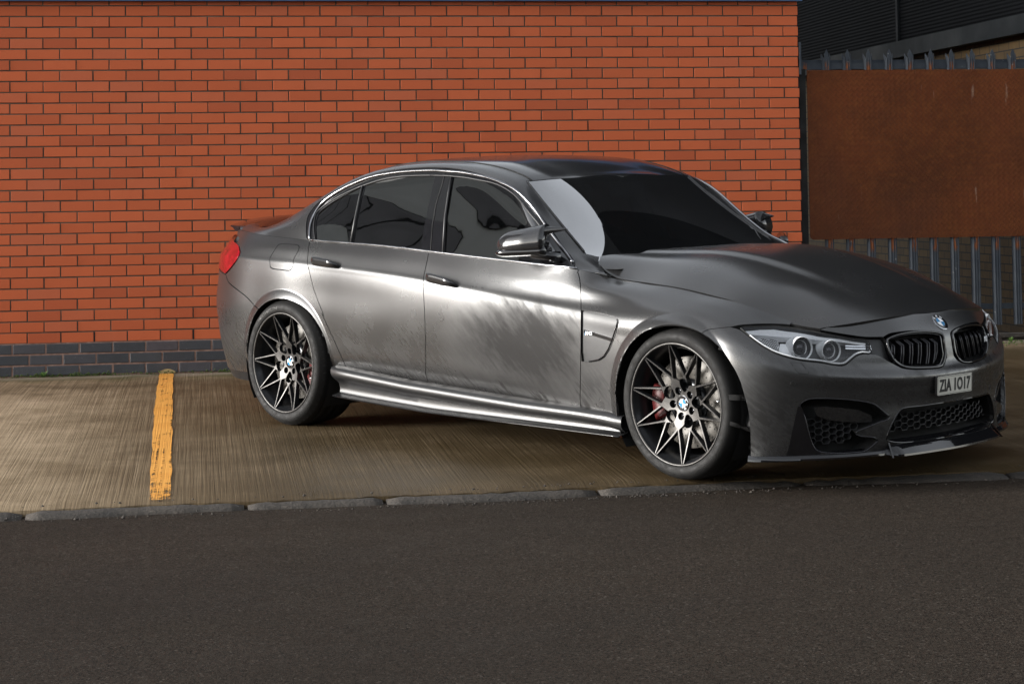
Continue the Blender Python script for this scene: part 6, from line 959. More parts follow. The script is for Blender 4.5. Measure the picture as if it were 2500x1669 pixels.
# ---- headlights
for s in (1,-1):
    hl=patch_obj('headlight','body',D['headlight'],['lens'],car,sides=(s,),gap=.002,off=.001,step=.02,depth=.0)
    patch_obj('lamp_housing','body',D['headlight'],['rimdark'],hl,sides=(s,),gap=.0,off=-.055,step=.02,depth=-.054)
    hp_=D['headlight']; 
    patch_obj('light_bar','body',D['lamp_led'],['reflector'],hl,sides=(s,),gap=.001,off=-.014,depth=.03)
    patch_obj('side_reflector','body',D['lamp_refl'],['reflector'],hl,sides=(s,),gap=.001,off=-.03,depth=.02)
    mb=MB(); uu_=[p[0] for p in D['lamp_refl']]; vv_=[p[1] for p in D['lamp_refl']]
    for q in np.linspace(min(uu_),max(uu_),13)[1:-1]:
        A=[p for p in [(q,w_) for w_ in np.linspace(min(vv_),max(vv_),12)] if inside(D['lamp_refl'],np.array([p]))[0]]
        if len(A)>2: P_,_=onsurf('body',A,-.027); mb.tube([tuple(p*np.array([1,s,1])) for p in P_],.0012,4)
    for q in np.linspace(min(vv_),max(vv_),9)[1:-1]:
        A=[p for p in [(w_,q) for w_ in np.linspace(min(uu_),max(uu_),12)] if inside(D['lamp_refl'],np.array([p]))[0]]
        if len(A)>2: P_,_=onsurf('body',A,-.027); mb.tube([tuple(p*np.array([1,s,1])) for p in P_],.0012,4)
    mb.obj('reflector_grid',['satinblk'],hl)
    patch_obj('bulb_bowl','body',D['lamp_bulb1'],['reflector'],hl,sides=(s,),gap=.001,off=-.042,depth=.01)
    mb=MB(); n=len(hp_); low=hp_[int(n*.50):]; A,_=onsurf('body',[(a,b) for a,b in low],-.006); A=A if s>0 else mir(A)
    mb.tube([tuple(p+np.array([0,0,.007])) for p in A],.005,6); mb.obj('lower_light_guide',['reflector'],hl)
    mb=MB(); A,_=onsurf('body',hp_,.0); A=A if s>0 else mir(A); mb.tube([tuple(p) for p in A],.0035,6,close=True); mb.obj('lamp_seal',['void'],hl)
    for kk,rr in (('pt_proj1',.050),('pt_proj2',.046)):
        c,N=onsurf('body',[D[kk][0]],-.028); c=c[0]*np.array([1,s,1]); ax=Vector((.93,-.36*s*1.0,.02)).normalized()
        ux=Vector((0,0,1)).cross(ax).normalized(); uy=ax.cross(ux); C0=Vector(c)
        def W(r,a,h): return tuple(C0+ux*r*math.cos(a)+uy*r*math.sin(a)+ax*h)
        mb=MB(); n=36
        for prof,m in (([(rr*1.0,-.05),(rr*1.0,.006),(rr*.99,.011),(rr*.955,.012),(rr*.93,.0)],0),([(rr*.93,.0),(rr*.86,-.016),(rr*.70,-.020)],2),([(rr*.70,-.020),(rr*.69,-.012),(rr*.655,-.012),(rr*.645,-.020)],0),([(rr*.645,-.020),(rr*.6,-.03)],1)):
            mb.loft([[W(r,2*math.pi*i/n,h) for r,h in prof] for i in range(n+1)],m)
        mb.obj('halo_ring',['reflector','rimdark','trim'],hl)
        mb=MB(); prof=[(0.0001,.002),(rr*.2,.0),(rr*.38,-.006),(rr*.54,-.016),(rr*.62,-.026)]
        mb.loft([[W(r,2*math.pi*i/n,h+.004) for r,h in prof] for i in range(n+1)],0); mb.obj('projector_lens',['trim'],hl)
    mb=MB()
    for v0_,v1_ in ((7.70,7.60),(7.52,7.42)):
        A,_=onsurf('body',[(q,v0_-.25*(q-3.66)) for q in np.linspace(3.64,3.76,6)],-.016); B,_=onsurf('body',[(q,v1_-.25*(q-3.66)) for q in np.linspace(3.64,3.76,6)],-.016)
        mb.ribbon([tuple(p*np.array([1,s,1])) for p in A],[tuple(p*np.array([1,s,1])) for p in B])
    mb.obj('inner_reflector',['silver'],hl)
# ---- grille surround and kidneys
for s in (1,-1):
    patch_obj('grille_surround','body',D['surround'],['void'],car,sides=(s,),gap=-.006,off=-.07,step=.03,depth=-.069)
    patch_obj('grille_wedge','body',[(a,b) for a,b in D['surround'] if a>3.70],['satinblk'],car,sides=(s,),gap=.001,off=-.020,step=.03,depth=.02)
    k=patch_obj('kidney_grille','body',D['kidney'],['gloss'],car,sides=(s,),holes=(D['kidney_in'],),gap=0,off=-.001,step=.012,depth=.02)
    mb=MB(); A,_=onsurf('body',D['kidney'],.002); A=A if s>0 else mir(A); mb.tube([tuple(p) for p in A],.0048,8,close=True)
    mb.obj('kidney_frame',['gloss'],k)
    for i in range(0,12):
        q=D['slat%d'%i]; dep=[-.030,-.014,-.016,-.020]
        pts=[]
        for (a,b),d in zip(q,dep):
            P,N=onsurf('body',[(min(a,4.17),b)],d); pts.append(P[0]*np.array([1,s,1]))
        pts=np.array(pts); t=np.linspace(0,3,16); P=np.stack([np.interp(t,[0,1,2,3],pts[:,j]) for j in range(3)],1)
        if i%2==0: mb=MB()
        mb.tube([tuple(p) for p in P],.0028,6)
        back=[tuple(p-np.array([.03,0,0])) for p in P]; mb.ribbon([tuple(p) for p in P],back,1)
        if i%2==1: mb.obj('grille_slat',['trim','gloss'],k)
    patch_obj('grille_back','body',D['kidney_in'],['void'],k,sides=(s,),gap=-.004,off=-.05,step=.03,depth=-.05)
# badge on the far kidney
def flatbadge(txt,c,size,mat,par,nrm,sx=1.1,name='badge',bold=.0004,depth=.001):
    me=text_mesh(txt,size,depth,sx,bold); n=Vector(nrm).normalized(); r=Vector((0,0,1)).cross(n).normalized(); u=n.cross(r); C0=Vector(c)
    place_mesh(me,lambda co:C0+r*co.x+u*co.y+n*co.z); return link(name,me,mat,par)
kb=[o for o in car.children if o.name.startswith('kidney_grille')][1]
c=body(4.2-.0,7.0)[0]; P,N=onsurf('body',[(3.93,7.25)],.004); P=mir(P)[0]
flatbadge('M3',P+np.array([0,.045,0]),.034,'badgewhite',kb,(.93,.30,.0))
# roundels
def roundel(c,n,r,par,name='roundel',upv=(0,0,1)):
    n=Vector(n).normalized(); rr=Vector(upv).cross(n).normalized(); u=n.cross(rr); C0=Vector(c); mb=MB()
    P=lambda rad,a,h: tuple(C0+rr*rad*math.cos(a)+u*rad*math.sin(a)+n*h)
    N=48
    def ring(r0,r1,h0,h1,m,a0=0,a1=2*math.pi):
        k=max(4,int(N*(a1-a0)/(2*math.pi))); mb.ribbon([P(r0,a0+(a1-a0)*i/k,h0) for i in range(k+1)],[P(r1,a0+(a1-a0)*i/k,h1) for i in range(k+1)],m)
    ring(r,r,-.004,.001,0);ring(r,r*.955,.002,.0028,0);ring(r*.955,r*.60,.0026,.0030,1);ring(r*.60,r*.56,.0034,.0034,0)
    for q in range(4): ring(r*.56,.0001,.0030,.0034,2 if q%2 else 3,q*math.pi/2,(q+1)*math.pi/2)
    o=mb.obj(name,['silver','gloss','blue','badgewhite'],par)
    for ch,a in (('B',math.radians(135)),('M',math.radians(90)),('W',math.radians(45))):
        me=text_mesh(ch,r*.34,.0004,1.0,r*.01); ca,sa=math.cos(a-math.pi/2),math.sin(a-math.pi/2)
        def f(co,a=a,ca=ca,sa=sa):
            x=co.x*ca-co.y*sa+r*.775*math.cos(a); y=co.x*sa+co.y*ca+r*.775*math.sin(a); return C0+rr*x+u*y+n*(.0034+co.z)
        place_mesh(me,f); link('roundel_letter',me,'badgewhite',o)
    return o
P,N=onsurf('body',[(4.2,8.52)],.002); roundel((P[0][0]-.002,0,P[0][2]-.0015),(N[0][0],0,N[0][2]),.041,car)
# ---- number plate
pc=Vector((3.658,-.042,.400)); pn=Vector((1,-.035,-.05)).normalized(); pr_=Vector((0,0,1)).cross(pn).normalized(); pu=pn.cross(pr_)
def rrect(w,h,r,n=5):
    o=[]
    for cx_,cy_,a0 in ((w-r,h-r,0),(-w+r,h-r,90),(-w+r,-h+r,180),(w-r,-h+r,270)):
        for i in range(n): a=math.radians(a0+90*i/(n-1)); o.append((cx_+r*math.cos(a),cy_+r*math.sin(a)))
    return o
mb=MB(); o=rrect(.122,.0405,.006); n=len(o); Vf=[tuple(pc+pr_*a+pu*b+pn*.004) for a,b in o]; Vb=[tuple(pc+pr_*a+pu*b-pn*.010) for a,b in o]
mb.add(Vf,[tuple(range(n))],0); mb.add(Vf+Vb,[(i,n+i,n+(i+1)%n,(i+1)%n) for i in range(n)],1); plate=mb.obj('number_plate',['white','satinblk'],car)
mb=MB(); o1=rrect(.1185,.037,.005); o2=rrect(.1172,.0357,.0045); mb.ribbon([tuple(pc+pr_*a+pu*b+pn*.0046) for a,b in o1+o1[:1]],[tuple(pc+pr_*a+pu*b+pn*.0046) for a,b in o2+o2[:1]],0,False); mb.obj('plate_border',['black'],plate)
me=text_mesh('ZIA 1O17',.078,.0006,.62,.0024,1.06); 
xs=[v.co.x for v in me.vertices]; ys=[v.co.y for v in me.vertices]; mx,my=(max(xs)+min(xs))/2,(max(ys)+min(ys))/2; kx=.218/(max(xs)-min(xs)); ky=.056/(max(ys)-min(ys))
place_mesh(me,lambda co: pc+pr_*(co.x-mx)*kx+pu*(co.y-my)*ky+pn*(.0052+co.z)); link('plate_lettering',me,'black',plate)
mb=MB(); mb.add([tuple(pc+pr_*a+pu*b+pn*h) for h in (-.03,.0) for a,b in ((-.10,-.03),(.10,-.03),(.10,.03),(-.10,.03))],[(0,1,5,4),(1,2,6,5),(2,3,7,6),(3,0,4,7)],0); mb.obj('plate_holder',['satinblk'],plate)
# ---- lower intakes: frames, honeycomb, voids
def plan(u,v,dx): 
    P,N=onsurf('body',[(u,v)],-dx); return P[0]
zmap_u=np.linspace(3.2,4.2,60)
def honey(poly_uz,us,zs,cell,dep,s,bar=.0022,skew=0.0):
    """honeycomb bars following the bumper's plan curve, clipped to the polygon in (u,z)"""
    mb=MB(); uu=np.linspace(us[0],us[1],80); base=np.array([body(u,2.2)[0] for u in uu]); nrm=normals(body,uu,np.full(80,2.2)); nrm=outward(base,nrm)
    arc=np.concatenate([[0],np.cumsum(np.hypot(*np.diff(base[:,:2],axis=0).T))]); L=arc[-1]
    def at(a,z):
        u=np.interp(a,arc,uu); p=np.array([np.interp(a,arc,base[:,0]-nrm[:,0]*dep),np.interp(a,arc,base[:,1]-nrm[:,1]*dep),z]); return u,p*np.array([1,s,1])
    pz=np.array(poly_uz); 
    h=cell; w=cell*1.25; done=set()
    nz=int((zs[1]-zs[0])/h)+3; na=int(L/(w*.5))+3
    segs=[]
    for i in range(-1,na):
        for j in range(-1,nz):
            cx_=L-i*w; cz=zs[0]+j*h+(h/2 if i%2 else 0)
            hex_=[(cx_-w*.62,cz),(cx_-w*.36,cz+h/2),(cx_+w*.36,cz+h/2),(cx_+w*.62,cz),(cx_+w*.36,cz-h/2),(cx_-w*.36,cz-h/2)]
            for q in range(6):
                a,b=hex_[q],hex_[(q+1)%6]; key=tuple(sorted(((round(a[0],3),round(a[1],3)),(round(b[0],3),round(b[1],3)))))
                if key in done: continue
                done.add(key); segs.append((a,b))
    for a,b in segs:
        if a[0]<0 or b[0]<0 or (a[0]>L and b[0]>L): continue
        a=(min(a[0],L),a[1]); b=(min(b[0],L),b[1])
        ua,pa=at(*a);ub,pb=at(*b)
        if inside(poly_uz,np.array([(ua,a[1]),(ub,b[1])])).all():
            mb.tube([tuple(pa),tuple(pb)],bar,4,cap=False); q=np.array([.018,0,0]); mb.add([tuple(pa),tuple(pb),tuple(pb-q),tuple(pa-q)],[(0,1,2,3)],0)
    return mb
def lowcurve(us,v,dep,s,n=30,dz=0):
    uu=np.linspace(us[0],us[1],n); P,N=onsurf('body',[(u,v) for u in uu],-dep); P=P*np.array([1,s,1])+np.array([0,0,dz]); return [tuple(p) for p in P]
ci=[p for p in D['front_bumper'] if p[0]>3.75 and p[1]<3.2 and p[1]>.02]
for s in (1,-1):
    cz=[(u,body(u,v)[0][2]) for u,v in ci]; cu=min(u for u,z in cz)
    ctr=[(cu,.21),(cu+.02,.20),(4.25,.20),(4.25,.318),(cu+.10,.310),(cu+.045,.26)]
    mb=honey([(3.835,.205),(4.3,.205),(4.3,.298),(3.905,.298)],(3.80,4.2),(.203,.31),.0285,.040,s); g=mb.obj('centre_grille_mesh',['satinblk'],car)
    patch_obj('centre_intake','body',[(a,b) for a,b in ci]+([(4.2,ci[-1][1]),(4.2,ci[0][1])] if ci[0][1]>ci[-1][1] else [(4.2,ci[-1][1]),(4.2,ci[0][1])]),['void'],car,sides=(s,),keep=bodykeep,gap=-.01,off=-.10,step=.04,depth=-.10)
    sz=[(u,body(u,v)[0][2]) for u,v in D['side_intake']]
    mb=honey([(3.44,.30),(3.475,.185),(3.62,.175),(3.67,.20),(3.72,.262),(3.68,.28),(3.56,.295)],(3.40,3.80),(.172,.32),.0265,.045,s); mb.obj('side_grille_mesh',['satinblk'],car)
    patch_obj('side_intake','body',D['side_intake'],['void'],car,sides=(s,),gap=-.008,off=-.085,step=.04,depth=-.085)
    mb=MB()   # fin under the upper edge of the side intake
    A,_=onsurf('body',[(3.50,2.95),(3.55,2.98),(3.62,2.9),(3.69,2.75),(3.745,2.4)],-.012); B,_=onsurf('body',[(3.52,2.45),(3.57,2.2),(3.64,2.05),(3.71,1.95),(3.76,1.95)],-.028); C_,_=onsurf('body',[(3.52,2.3),(3.57,2.05),(3.64,1.9),(3.71,1.85),(3.76,1.85)],-.06)
    for X,Y in ((A,B),(B,C_)): mb.ribbon([tuple(p*np.array([1,s,1])) for p in X],[tuple(p*np.array([1,s,1])) for p in Y])
    mb.obj('intake_fin',['paint'],car)
    mb=MB(); 
    n=len(D['side_intake']); q=[p for p in D['side_intake'] if p[1]<1.35]
    A,_=onsurf('body',D['side_intake'],-.002); A=A*np.array([1,s,1]); mb.tube([tuple(p) for p in A],.003,6,close=True); mb.obj('intake_edge',['trim'],car); patch_obj('intake_frame','body',D['intake_frame'],['gloss'],car,sides=(s,),gap=.001,off=.0012,step=.02,depth=.004)
    A,_=onsurf('body',ci,-.002); A=A*np.array([1,s,1]); mb=MB(); mb.tube([tuple(p) for p in A],.004,6); mb.obj('intake_edge',['gloss'],car)
    for kk in ('pt_sensor','pt_sensor2'):
        c,N=onsurf('body',[D[kk][0]],.0006); c=c[0]; N=N[0]; t=np.cross(N,[0,0,1.]); t/=np.linalg.norm(t); b_=np.cross(N,t); mb=MB(); ring=[c+(t*math.cos(a)+b_*math.sin(a))*.010 for a in np.linspace(0,2*math.pi,21)]
        mb.tube([tuple(p*np.array([1,s,1])) for p in ring],.0009,4,cap=False); mb.obj('parking_sensor',['satinblk'],car)
    A,B=ribbon_line('body',D['washer']+D['washer'][:1],.0028,.0004,s); mb=MB(); mb.ribbon(A,B); mb.obj('washer_cover',['void'],car)
# ---- splitter
for s in (0,):
    mb=MB(); rows=[]; uu=np.concatenate([np.linspace(3.235,4.2,46)]); prow=[]
    for u in uu:
        p=body(u,0.0)[0]; n=outward(body(u,1.2),normals(body,np.array([u]),np.array([1.2])))[0]; n=np.array([n[0],n[1],0]); n/=np.linalg.norm(n)
        k=float(sstep(3.84,3.87,np.array([u]))[0]); f=float(sstep(3.3,3.45,np.array([u]))[0]); z0=.147
        e=.006+.008*f+.036*k; zt=.150+.026*k; zb=.124-.006*k+.0*f
        P=lambda o,z: tuple(np.array([p[0],p[1],0])+n*o+np.array([0,0,z]))
        prow.append([P(-.03,zt+.006),P(-.002,zt),P(e*.5,zt-(zt-zb-.01)*.52),P(e,zb+.010),P(e+.001,zb+.002),P(e-.006,zb),P(-.10,zb)])
    rows=prow+[[(x,-y,z) for x,y,z in r] for r in prow[::-1]]
    mb.loft(rows,sm=False); sp=mb.obj('front_splitter',['gloss'],car)
    for q in sp.data.polygons: q.use_smooth=True
    sp.data.set_sharp_from_angle(angle=R(35))
    for s in (1,-1):
        mb=MB(); p=body(3.855,0.)[0]; q=body(3.84,0.)[0]
        base=np.array([p[0],p[1],0])*np.array([1,s,1]); o=np.array([.86,-.5*s,0]); t=np.array([.5*s*.0+.35,.9*s,0])
        V=[base+o*a+t*b+np.array([0,0,z]) for a,b,z in ((-.02,-.004,.186),(.004,-.004,.180),(.052,-.004,.117),(-.02,-.004,.117),(-.02,.004,.186),(.004,.004,.180),(.052,.004,.117),(-.02,.004,.117))]
        mb.add([tuple(v) for v in V],[(0,1,2,3),(7,6,5,4),(0,4,5,1),(1,5,6,2),(2,6,7,3)]); mb.obj('splitter_fin',['gloss'],sp)
# ---- sills
for s in (1,-1):
    mb=MB(); rows=[]
    X=np.linspace(.395,2.492,46)
    zt=np.interp(X,[.38,.50,1.0,1.6,1.85,2.24,2.40,2.49],[.338,.335,.304,.282,.274,.268,.262,.250]); zb=np.interp(X,[.40,.6,1.16,2.5],[.192,.184,.166,.163])
    for x,a,b in zip(X,zt,zb):
        e=min(1,(x-.395)/.10); e2=min(1,(2.492-x)/.10); g=min(e,e2)**.6 if min(e,e2)>0 else 0; o=.014*g
        sx_=(x+(.03*(1-e) if False else 0))
        prof=[(.870,a+.006),(.902,a+.003),(.908+o*.6,a-.001),(.915+o,a-.014),(.917+o,a-.032),(.911+o,a-.048),(.902+o*.6,a-.058),(.886,a-.070),(.872,(a+b)*.5-.012),(.868,b+.028),(.874,b+.014),(.915,b+.006),(.930,b+.001),(.925,b-.002),(.80,b-.004)]
        rows.append([(x-.028*(1-(z-b)/(a-b))*(-1 if x<1.4 else -1)*( max(0,1-(x-.395)/.2) - 0*max(0,1-(2.492-x)/.2)) ,-w*s,z) for w,z in prof])
    mb.loft(rows,caps=False); o=mb.obj('sill_skirt',['sillpaint'],car); o.data.set_sharp_from_angle(angle=R(50))
    mb=MB(); mb.tube([(x,-.928*s,b+.0015) for x,b in zip(X[1:],zb[1:])],.0042,6); mb.obj('skirt_blade',['gloss'],o)
# ---- body shell, wells and floor (dark, behind every gap)
mb=MB(); U=np.linspace(-1.9,4.2,180); Vv=np.linspace(0,9,40); UU,VV=np.meshgrid(U,Vv,indexing='ij'); P,N=onsurf('body',list(zip(UU.ravel(),VV.ravel())),0.0)
dep=np.where(UU.ravel()>3.12,.11,.018); dep=np.where((UU.ravel()>2.9)&(UU.ravel()<=3.12),.03,dep); dep=np.where((UU.ravel()>2.18)&(UU.ravel()<2.6),.026,dep)
P=P-N*dep[:,None]; P=P.reshape(180,40,3)
keepf=[]
for s in (1,-1):
    b=len(mb.V); Q=P*np.array([1,s,1]); mb.V+= [tuple(p) for p in Q.reshape(-1,3)]
    for i in range(179):
        for j in range(39):
            c=(Q[i,j]+Q[i+1,j+1])/2
            if any(math.hypot(c[0]-wx,c[2]-wz)<.368 and abs(c[1])>.5 for wx,wz in WH): continue
            mb.F.append((b+i*40+j,b+(i+1)*40+j,b+(i+1)*40+j+1,b+i*40+j+1)); mb.M.append(0); mb.S.append(True)
mb.obj('body_shell',['void'],car)
mb=MB(); mb.box((-.45,-.62,.19),(3.15,.62,.23)); mb.box((.45,-.84,.19),(2.40,.84,.23)); mb.obj('floor_pan',['void'],car)
for wx,wz in WH:
    for s in (1,-1):
        mb=MB(); n=28; a=[R(-35+250*i/n) for i in range(n+1)]
        mb.ribbon([(wx+.372*math.cos(q),-.900*s,wz+.372*math.sin(q)) for q in a],[(wx+.372*math.cos(q),-.56*s,wz+.372*math.sin(q)) for q in a])
        mb.add([(wx+.372*math.cos(q),-.56*s,wz+.372*math.sin(q)) for q in a]+[(wx,-.56*s,wz)],[(i,i+1,n+1) for i in range(n)],0); mb.obj('wheel_well',['void'],car)
# ---- door mirrors
for s in (1,-1):
    A0=np.array([1.745,-.955]) if s>0 else np.array([1.62,-.885]); A1=np.array([1.985,-.868]) if s>0 else np.array([1.87,-.835]); ax_=(A1-A0)/np.linalg.norm(A1-A0); nn_=np.array([ax_[1],-ax_[0]])   # along the cap, and outwards/forwards
    L_=np.linalg.norm(A1-A0)
    def mp(t,o,z): c=A0+ax_*L_*t+nn_*o; return (c[0],c[1]*s,z)
    mb=MB(); rows=[]
    for t in list(np.linspace(0,.25,9)**1.0)+list(np.linspace(.3,1,15)):
        k=math.sqrt(max(0,1-((.32-t)/.32)**2)) if t<.32 else 1.0; k=max(k,.03)
        h=(.050+.012*t)*k; dx=(.040+.022*min(1,t*1.6))*k; cz=1.006+.030*t
        ring=[]
        for q in range(24):
            a=2*math.pi*q/24; ca,sa=math.cos(a),math.sin(a)
            o=dx*ca*(1.05 if ca>0 else .75); z=cz+h*(abs(sa)**.8)*(1.05 if sa>0 else -.95)
            ring.append(mp(t,o-.25*(z-cz),z))
        rows.append(ring)
    mb.loft(rows,close=True,caps=True); m_=mb.obj('door_mirror',['carbon'],car)
    mb=MB(); rows=[]    # horn at the inner top corner
    for t in np.linspace(0,1,9):
        r=.030*(1-t)**.8+.0025; c=mp(.80+.62*t,.01*(1-t)-.012*t,1.064+.024*t-.012*t*t)
        rows.append([(c[0]+r*math.cos(a)*1.1,c[1],c[2]+r*math.sin(a)*.8) for a in np.linspace(0,2*math.pi,13)[:-1]])
    mb.loft(rows,close=True,caps=True); mb.obj('mirror_horn',['carbon'],m_)
    mb=MB(); rows=[]
    for t in np.linspace(-.02,1.02,14):
        k=math.sqrt(max(.02,1-((.2-t)/.23)**2)) if t<.2 else 1
        c=mp(t,0,.966+.012*t); rows.append([mp(t,.055*k*math.cos(a)-.0,.966+.012*t+.022*k*math.sin(a)) for a in np.linspace(0,2*math.pi,17)[:-1]])
    mb.loft(rows,close=True,caps=True); mb.obj('mirror_base',['gloss'],m_)
    mb=MB(); mb.tube([(1.93,-.91*s,.965),(1.99,-.86*s,.952),(2.02,-.815*s,.945)],[.024,.020,.030],10); mb.obj('mirror_arm',['gloss'],m_)
    # corner cover behind the mirror
    mb=MB(); A,_=onsurf('house',[(2.10,.15),(2.0,.2),(1.90,.25),(1.90,.7),(1.93,1.6),(1.98,2.2),(2.06,2.0)],.003); A=A*np.array([1,s,1]); mb.add([tuple(p) for p in A],[tuple(range(7))]); mb.obj('mirror_cover',['gloss'],m_)
# ---- cabin
mb=MB()
for y in (-.38,.38):
    mb.loft([[(1.02+.0*k,y-.24,.55),(1.00,y-.25,.9),(.93,y-.20,1.14),(.90,y-.10,1.17)],[(1.02,y+.24,.55),(1.00,y+.25,.9),(.93,y+.20,1.14),(.90,y+.10,1.17)]] if False else [[(1.05,y+a,.5),(1.0,y+a*1.02,.85),(.92,y+a*.8,1.12),(.86,y+a*.8,1.12),(.84,y+a,.5)] for a in np.linspace(-.25,.25,7)],caps=True)
    mb.loft([[(.93,y+a,1.12),(.95,y+a,1.22),(.90,y+a*.8,1.30),(.86,y+a,1.22),(.87,y+a,1.12)] for a in np.linspace(-.12,.12,5)],caps=True)
    mb.box((1.0,y-.25,.45),(1.5,y+.25,.58))
mb.box((-.05,-.6,.45),(.2,.6,1.05))
mb.obj('seats',['seat'],car)
mb=MB(); rows=[[(1.72,y,.86),(1.80,y,.93),(1.95,y,.935),(2.15,y,.91)] for y in np.linspace(-.70,.70,9)]; mb.loft(rows); mb.obj('dashboard',['seat'],car)
mb=MB(); mb.tube([(1.60+.06*math.sin(a),-.38+.185*math.cos(a),.90+.175*math.sin(a)) for a in np.linspace(0,2*math.pi,33)[:-1]],.014,8,close=True); mb.obj('steering_wheel',['seat'],car)
mb=MB(); mb.box((1.60,-.05,1.20),(1.62,.19,1.27)); mb.obj('interior_mirror',['gloss'],car)
# ---- wheels
NT_=10; RF=.2560
def wheel_parts(wx,wz,s,width,Rt,yo,rot):
    """s=+1 near side (y<0)."""
    root=bpy.data.objects.new('wheel',None); 
    w0=empty('wheel'); bpy.data.objects.remove(root); w0.parent=car; w0.location=(wx,-yo*s,wz)
    if s<0: w0.rotation_euler=(0,0,math.pi)
    # local frame: outer face at y=0 looking to -y, inboard = +y
    mb=MB(); sw=.0
    # tyre
    prof=[(.2665,.004),(.271,-.002),(.277,-.0045),(.283,-.0062),(.291,-.0072),(.299,-.0060),(.306,-.0028),(.3125,.003),(.318,.010),(.3225,.019),(Rt-.0045,.030),(Rt-.0015,.043),(Rt,.060)]
    gro=[]; 
    inner=[(Rt,width-.06),(Rt-.004,width-.02),(Rt-.03,width),(.29,width-.005)]
    full=prof+[(Rt,.066),(Rt-.006,.068),(Rt-.006,.074),(Rt,.076),(Rt,.118),(Rt-.006,.12),(Rt-.006,.127),(Rt,.129),(Rt,.168),(Rt-.006,.170),(Rt-.006,.177),(Rt,.179)]+inner
    full=[(min(r,Rt) if r>.33 else r*(1 if Rt<.333 else 1.006),h) for r,h in full]
    mb.lathe(full,96)
    # shoulder sipes
    for i in range(56):
        a=2*math.pi*i/56
        P=[]
        for r,h,da in ((.3225,.0185,0),(Rt-.0045,.030,.006),(Rt-.001,.044,.012),(Rt+.0004,.062,.022)):
            P.append((r*1.0,h,a+da))
        A=[((r+.0006)*math.cos(t-.006),h-.0004,(r+.0006)*math.sin(t-.006)) for r,h,t in P]; B=[((r+.0006)*math.cos(t+.006),h-.0004,(r+.0006)*math.sin(t+.006)) for r,h,t in P]; mb.ribbon(A,B,1,False)
    ty=mb.obj('tyre',['rubber','void'],w0)
    # rim barrel
    mb=MB(); mb.lathe([(.2570,.004),(.2600,-.0005),(.2645,-.0015),(.2680,.001),(.2690,.006)],96,m=0)
    mb.lathe([(.2570,.004),(.2545,.012),(.247,.022),(.238,.050),(.232,.10),(.232,width-.03),(.25,width-.01)],72,m=1)
    mb.obj('rim',['rimface','rimdark'],w0)
    # spokes: 10 tips on the rim, 10 inner nodes
    mb=MB(); rec=lambda r: .056*(1-min(1,r/.2575)**1.35)*.92+.004
    def bar(a0,r0,a1,r1,w_in,w_out,dpt_in,dpt_out,tipx=0):
        p0=np.array([r0*math.cos(a0),r0*math.sin(a0)]);p1=np.array([r1*math.cos(a1),r1*math.sin(a1)]); d=p1-p0; d/=np.linalg.norm(d); n=np.array([-d[1],d[0]])
        K=7; rows=[]
        for i in range(K):
            t=i/(K-1); c=p0+(p1-p0)*t; w=w_in+(w_out-w_in)*t; dp=dpt_in+(dpt_out-dpt_in)*t; r=np.hypot(*c); y=rec(r)
            ch=.0016
            sec=[(-w-.002,y+dp),(-w,y+ch),(-w+ch,y),(w-ch,y),(w,y+ch),(w+.002,y+dp)]
            rows.append([(c[0]+n[0]*q,yy,c[1]+n[1]*q) for q,yy in sec])
        n_=6; V=[p for r_ in rows for p in r_]; F=[];M_=[]
        for i in range(K-1):
            for j in range(5): F.append((i*n_+j,i*n_+j+1,(i+1)*n_+j+1,(i+1)*n_+j)); M_.append(1 if j in(0,4) else 0)
        b=len(mb.V); mb.V+=V; mb.F+=[tuple(q+b for q in f) for f in F]; mb.M+=M_; mb.S+=[False]*len(F)
    st=2*math.pi/NT_; rn=.122
    for k in range(NT_):
        at_=rot+k*st; rk=.118 if k%2 else .128
        an=at_+st/2; nk=(rot+k*st+st/2)
        r_in=.126 if k%2 else .120
        for sg in (-1,1):
            tip=nk+sg*st/2-sg*.016
            bar(nk+sg*.03,r_in,tip,.2575,.0049,.0031,.020,.030)
    # web: star shaped plate with holes
    pts=[]; 
    for k in range(NT_):
        nk=rot+k*st+st/2; r_in=.131 if k%2 else .125
        pts+= [(nk-.075,r_in-.012),(nk-.045,r_in+.002),(nk,r_in-.006),(nk+.045,r_in+.002),(nk+.075,r_in-.012),(nk+st*.38,r_in-.028),(nk+st*.5,r_in-.034),(nk+st*.62,r_in-.028)]
    outer=[(r*math.cos(a),r*math.sin(a)) for a,r in pts]
    holes=[]
    for j in range(5):
        a=rot+st/2+j*2*st; 
        holes.append([(.0575*math.cos(a)+.0175*math.cos(q),.0575*math.sin(a)+.0175*math.sin(q)) for q in np.linspace(0,2*math.pi,17)[:-1]])
        a2=a+st; 
        sh=[(.046,0),(.062,-.017),(.088,-.031),(.106,-.024),(.113,0),(.106,.024),(.088,.031),(.062,.017)]
        hh=[]
        for x,y in sh: hh.append((x*math.cos(a2)-y*math.sin(a2),x*math.sin(a2)+y*math.cos(a2)))
        # round the window
        H=[];n_=len(hh)
        for i in range(n_):
            p0,p1,p2=np.array(hh[i-1]),np.array(hh[i]),np.array(hh[(i+1)%n_])
            H.append(tuple(p1*.7+(p0+p2)*.15)); H.append(tuple((p1+p2)/2))
        holes.append(H)
    vs=list(outer); ed=[(i,(i+1)%len(outer)) for i in range(len(outer))]
    for h in holes: b=len(vs); vs+=h; ed+=[(b+i,b+(i+1)%len(h)) for i in range(len(h))]
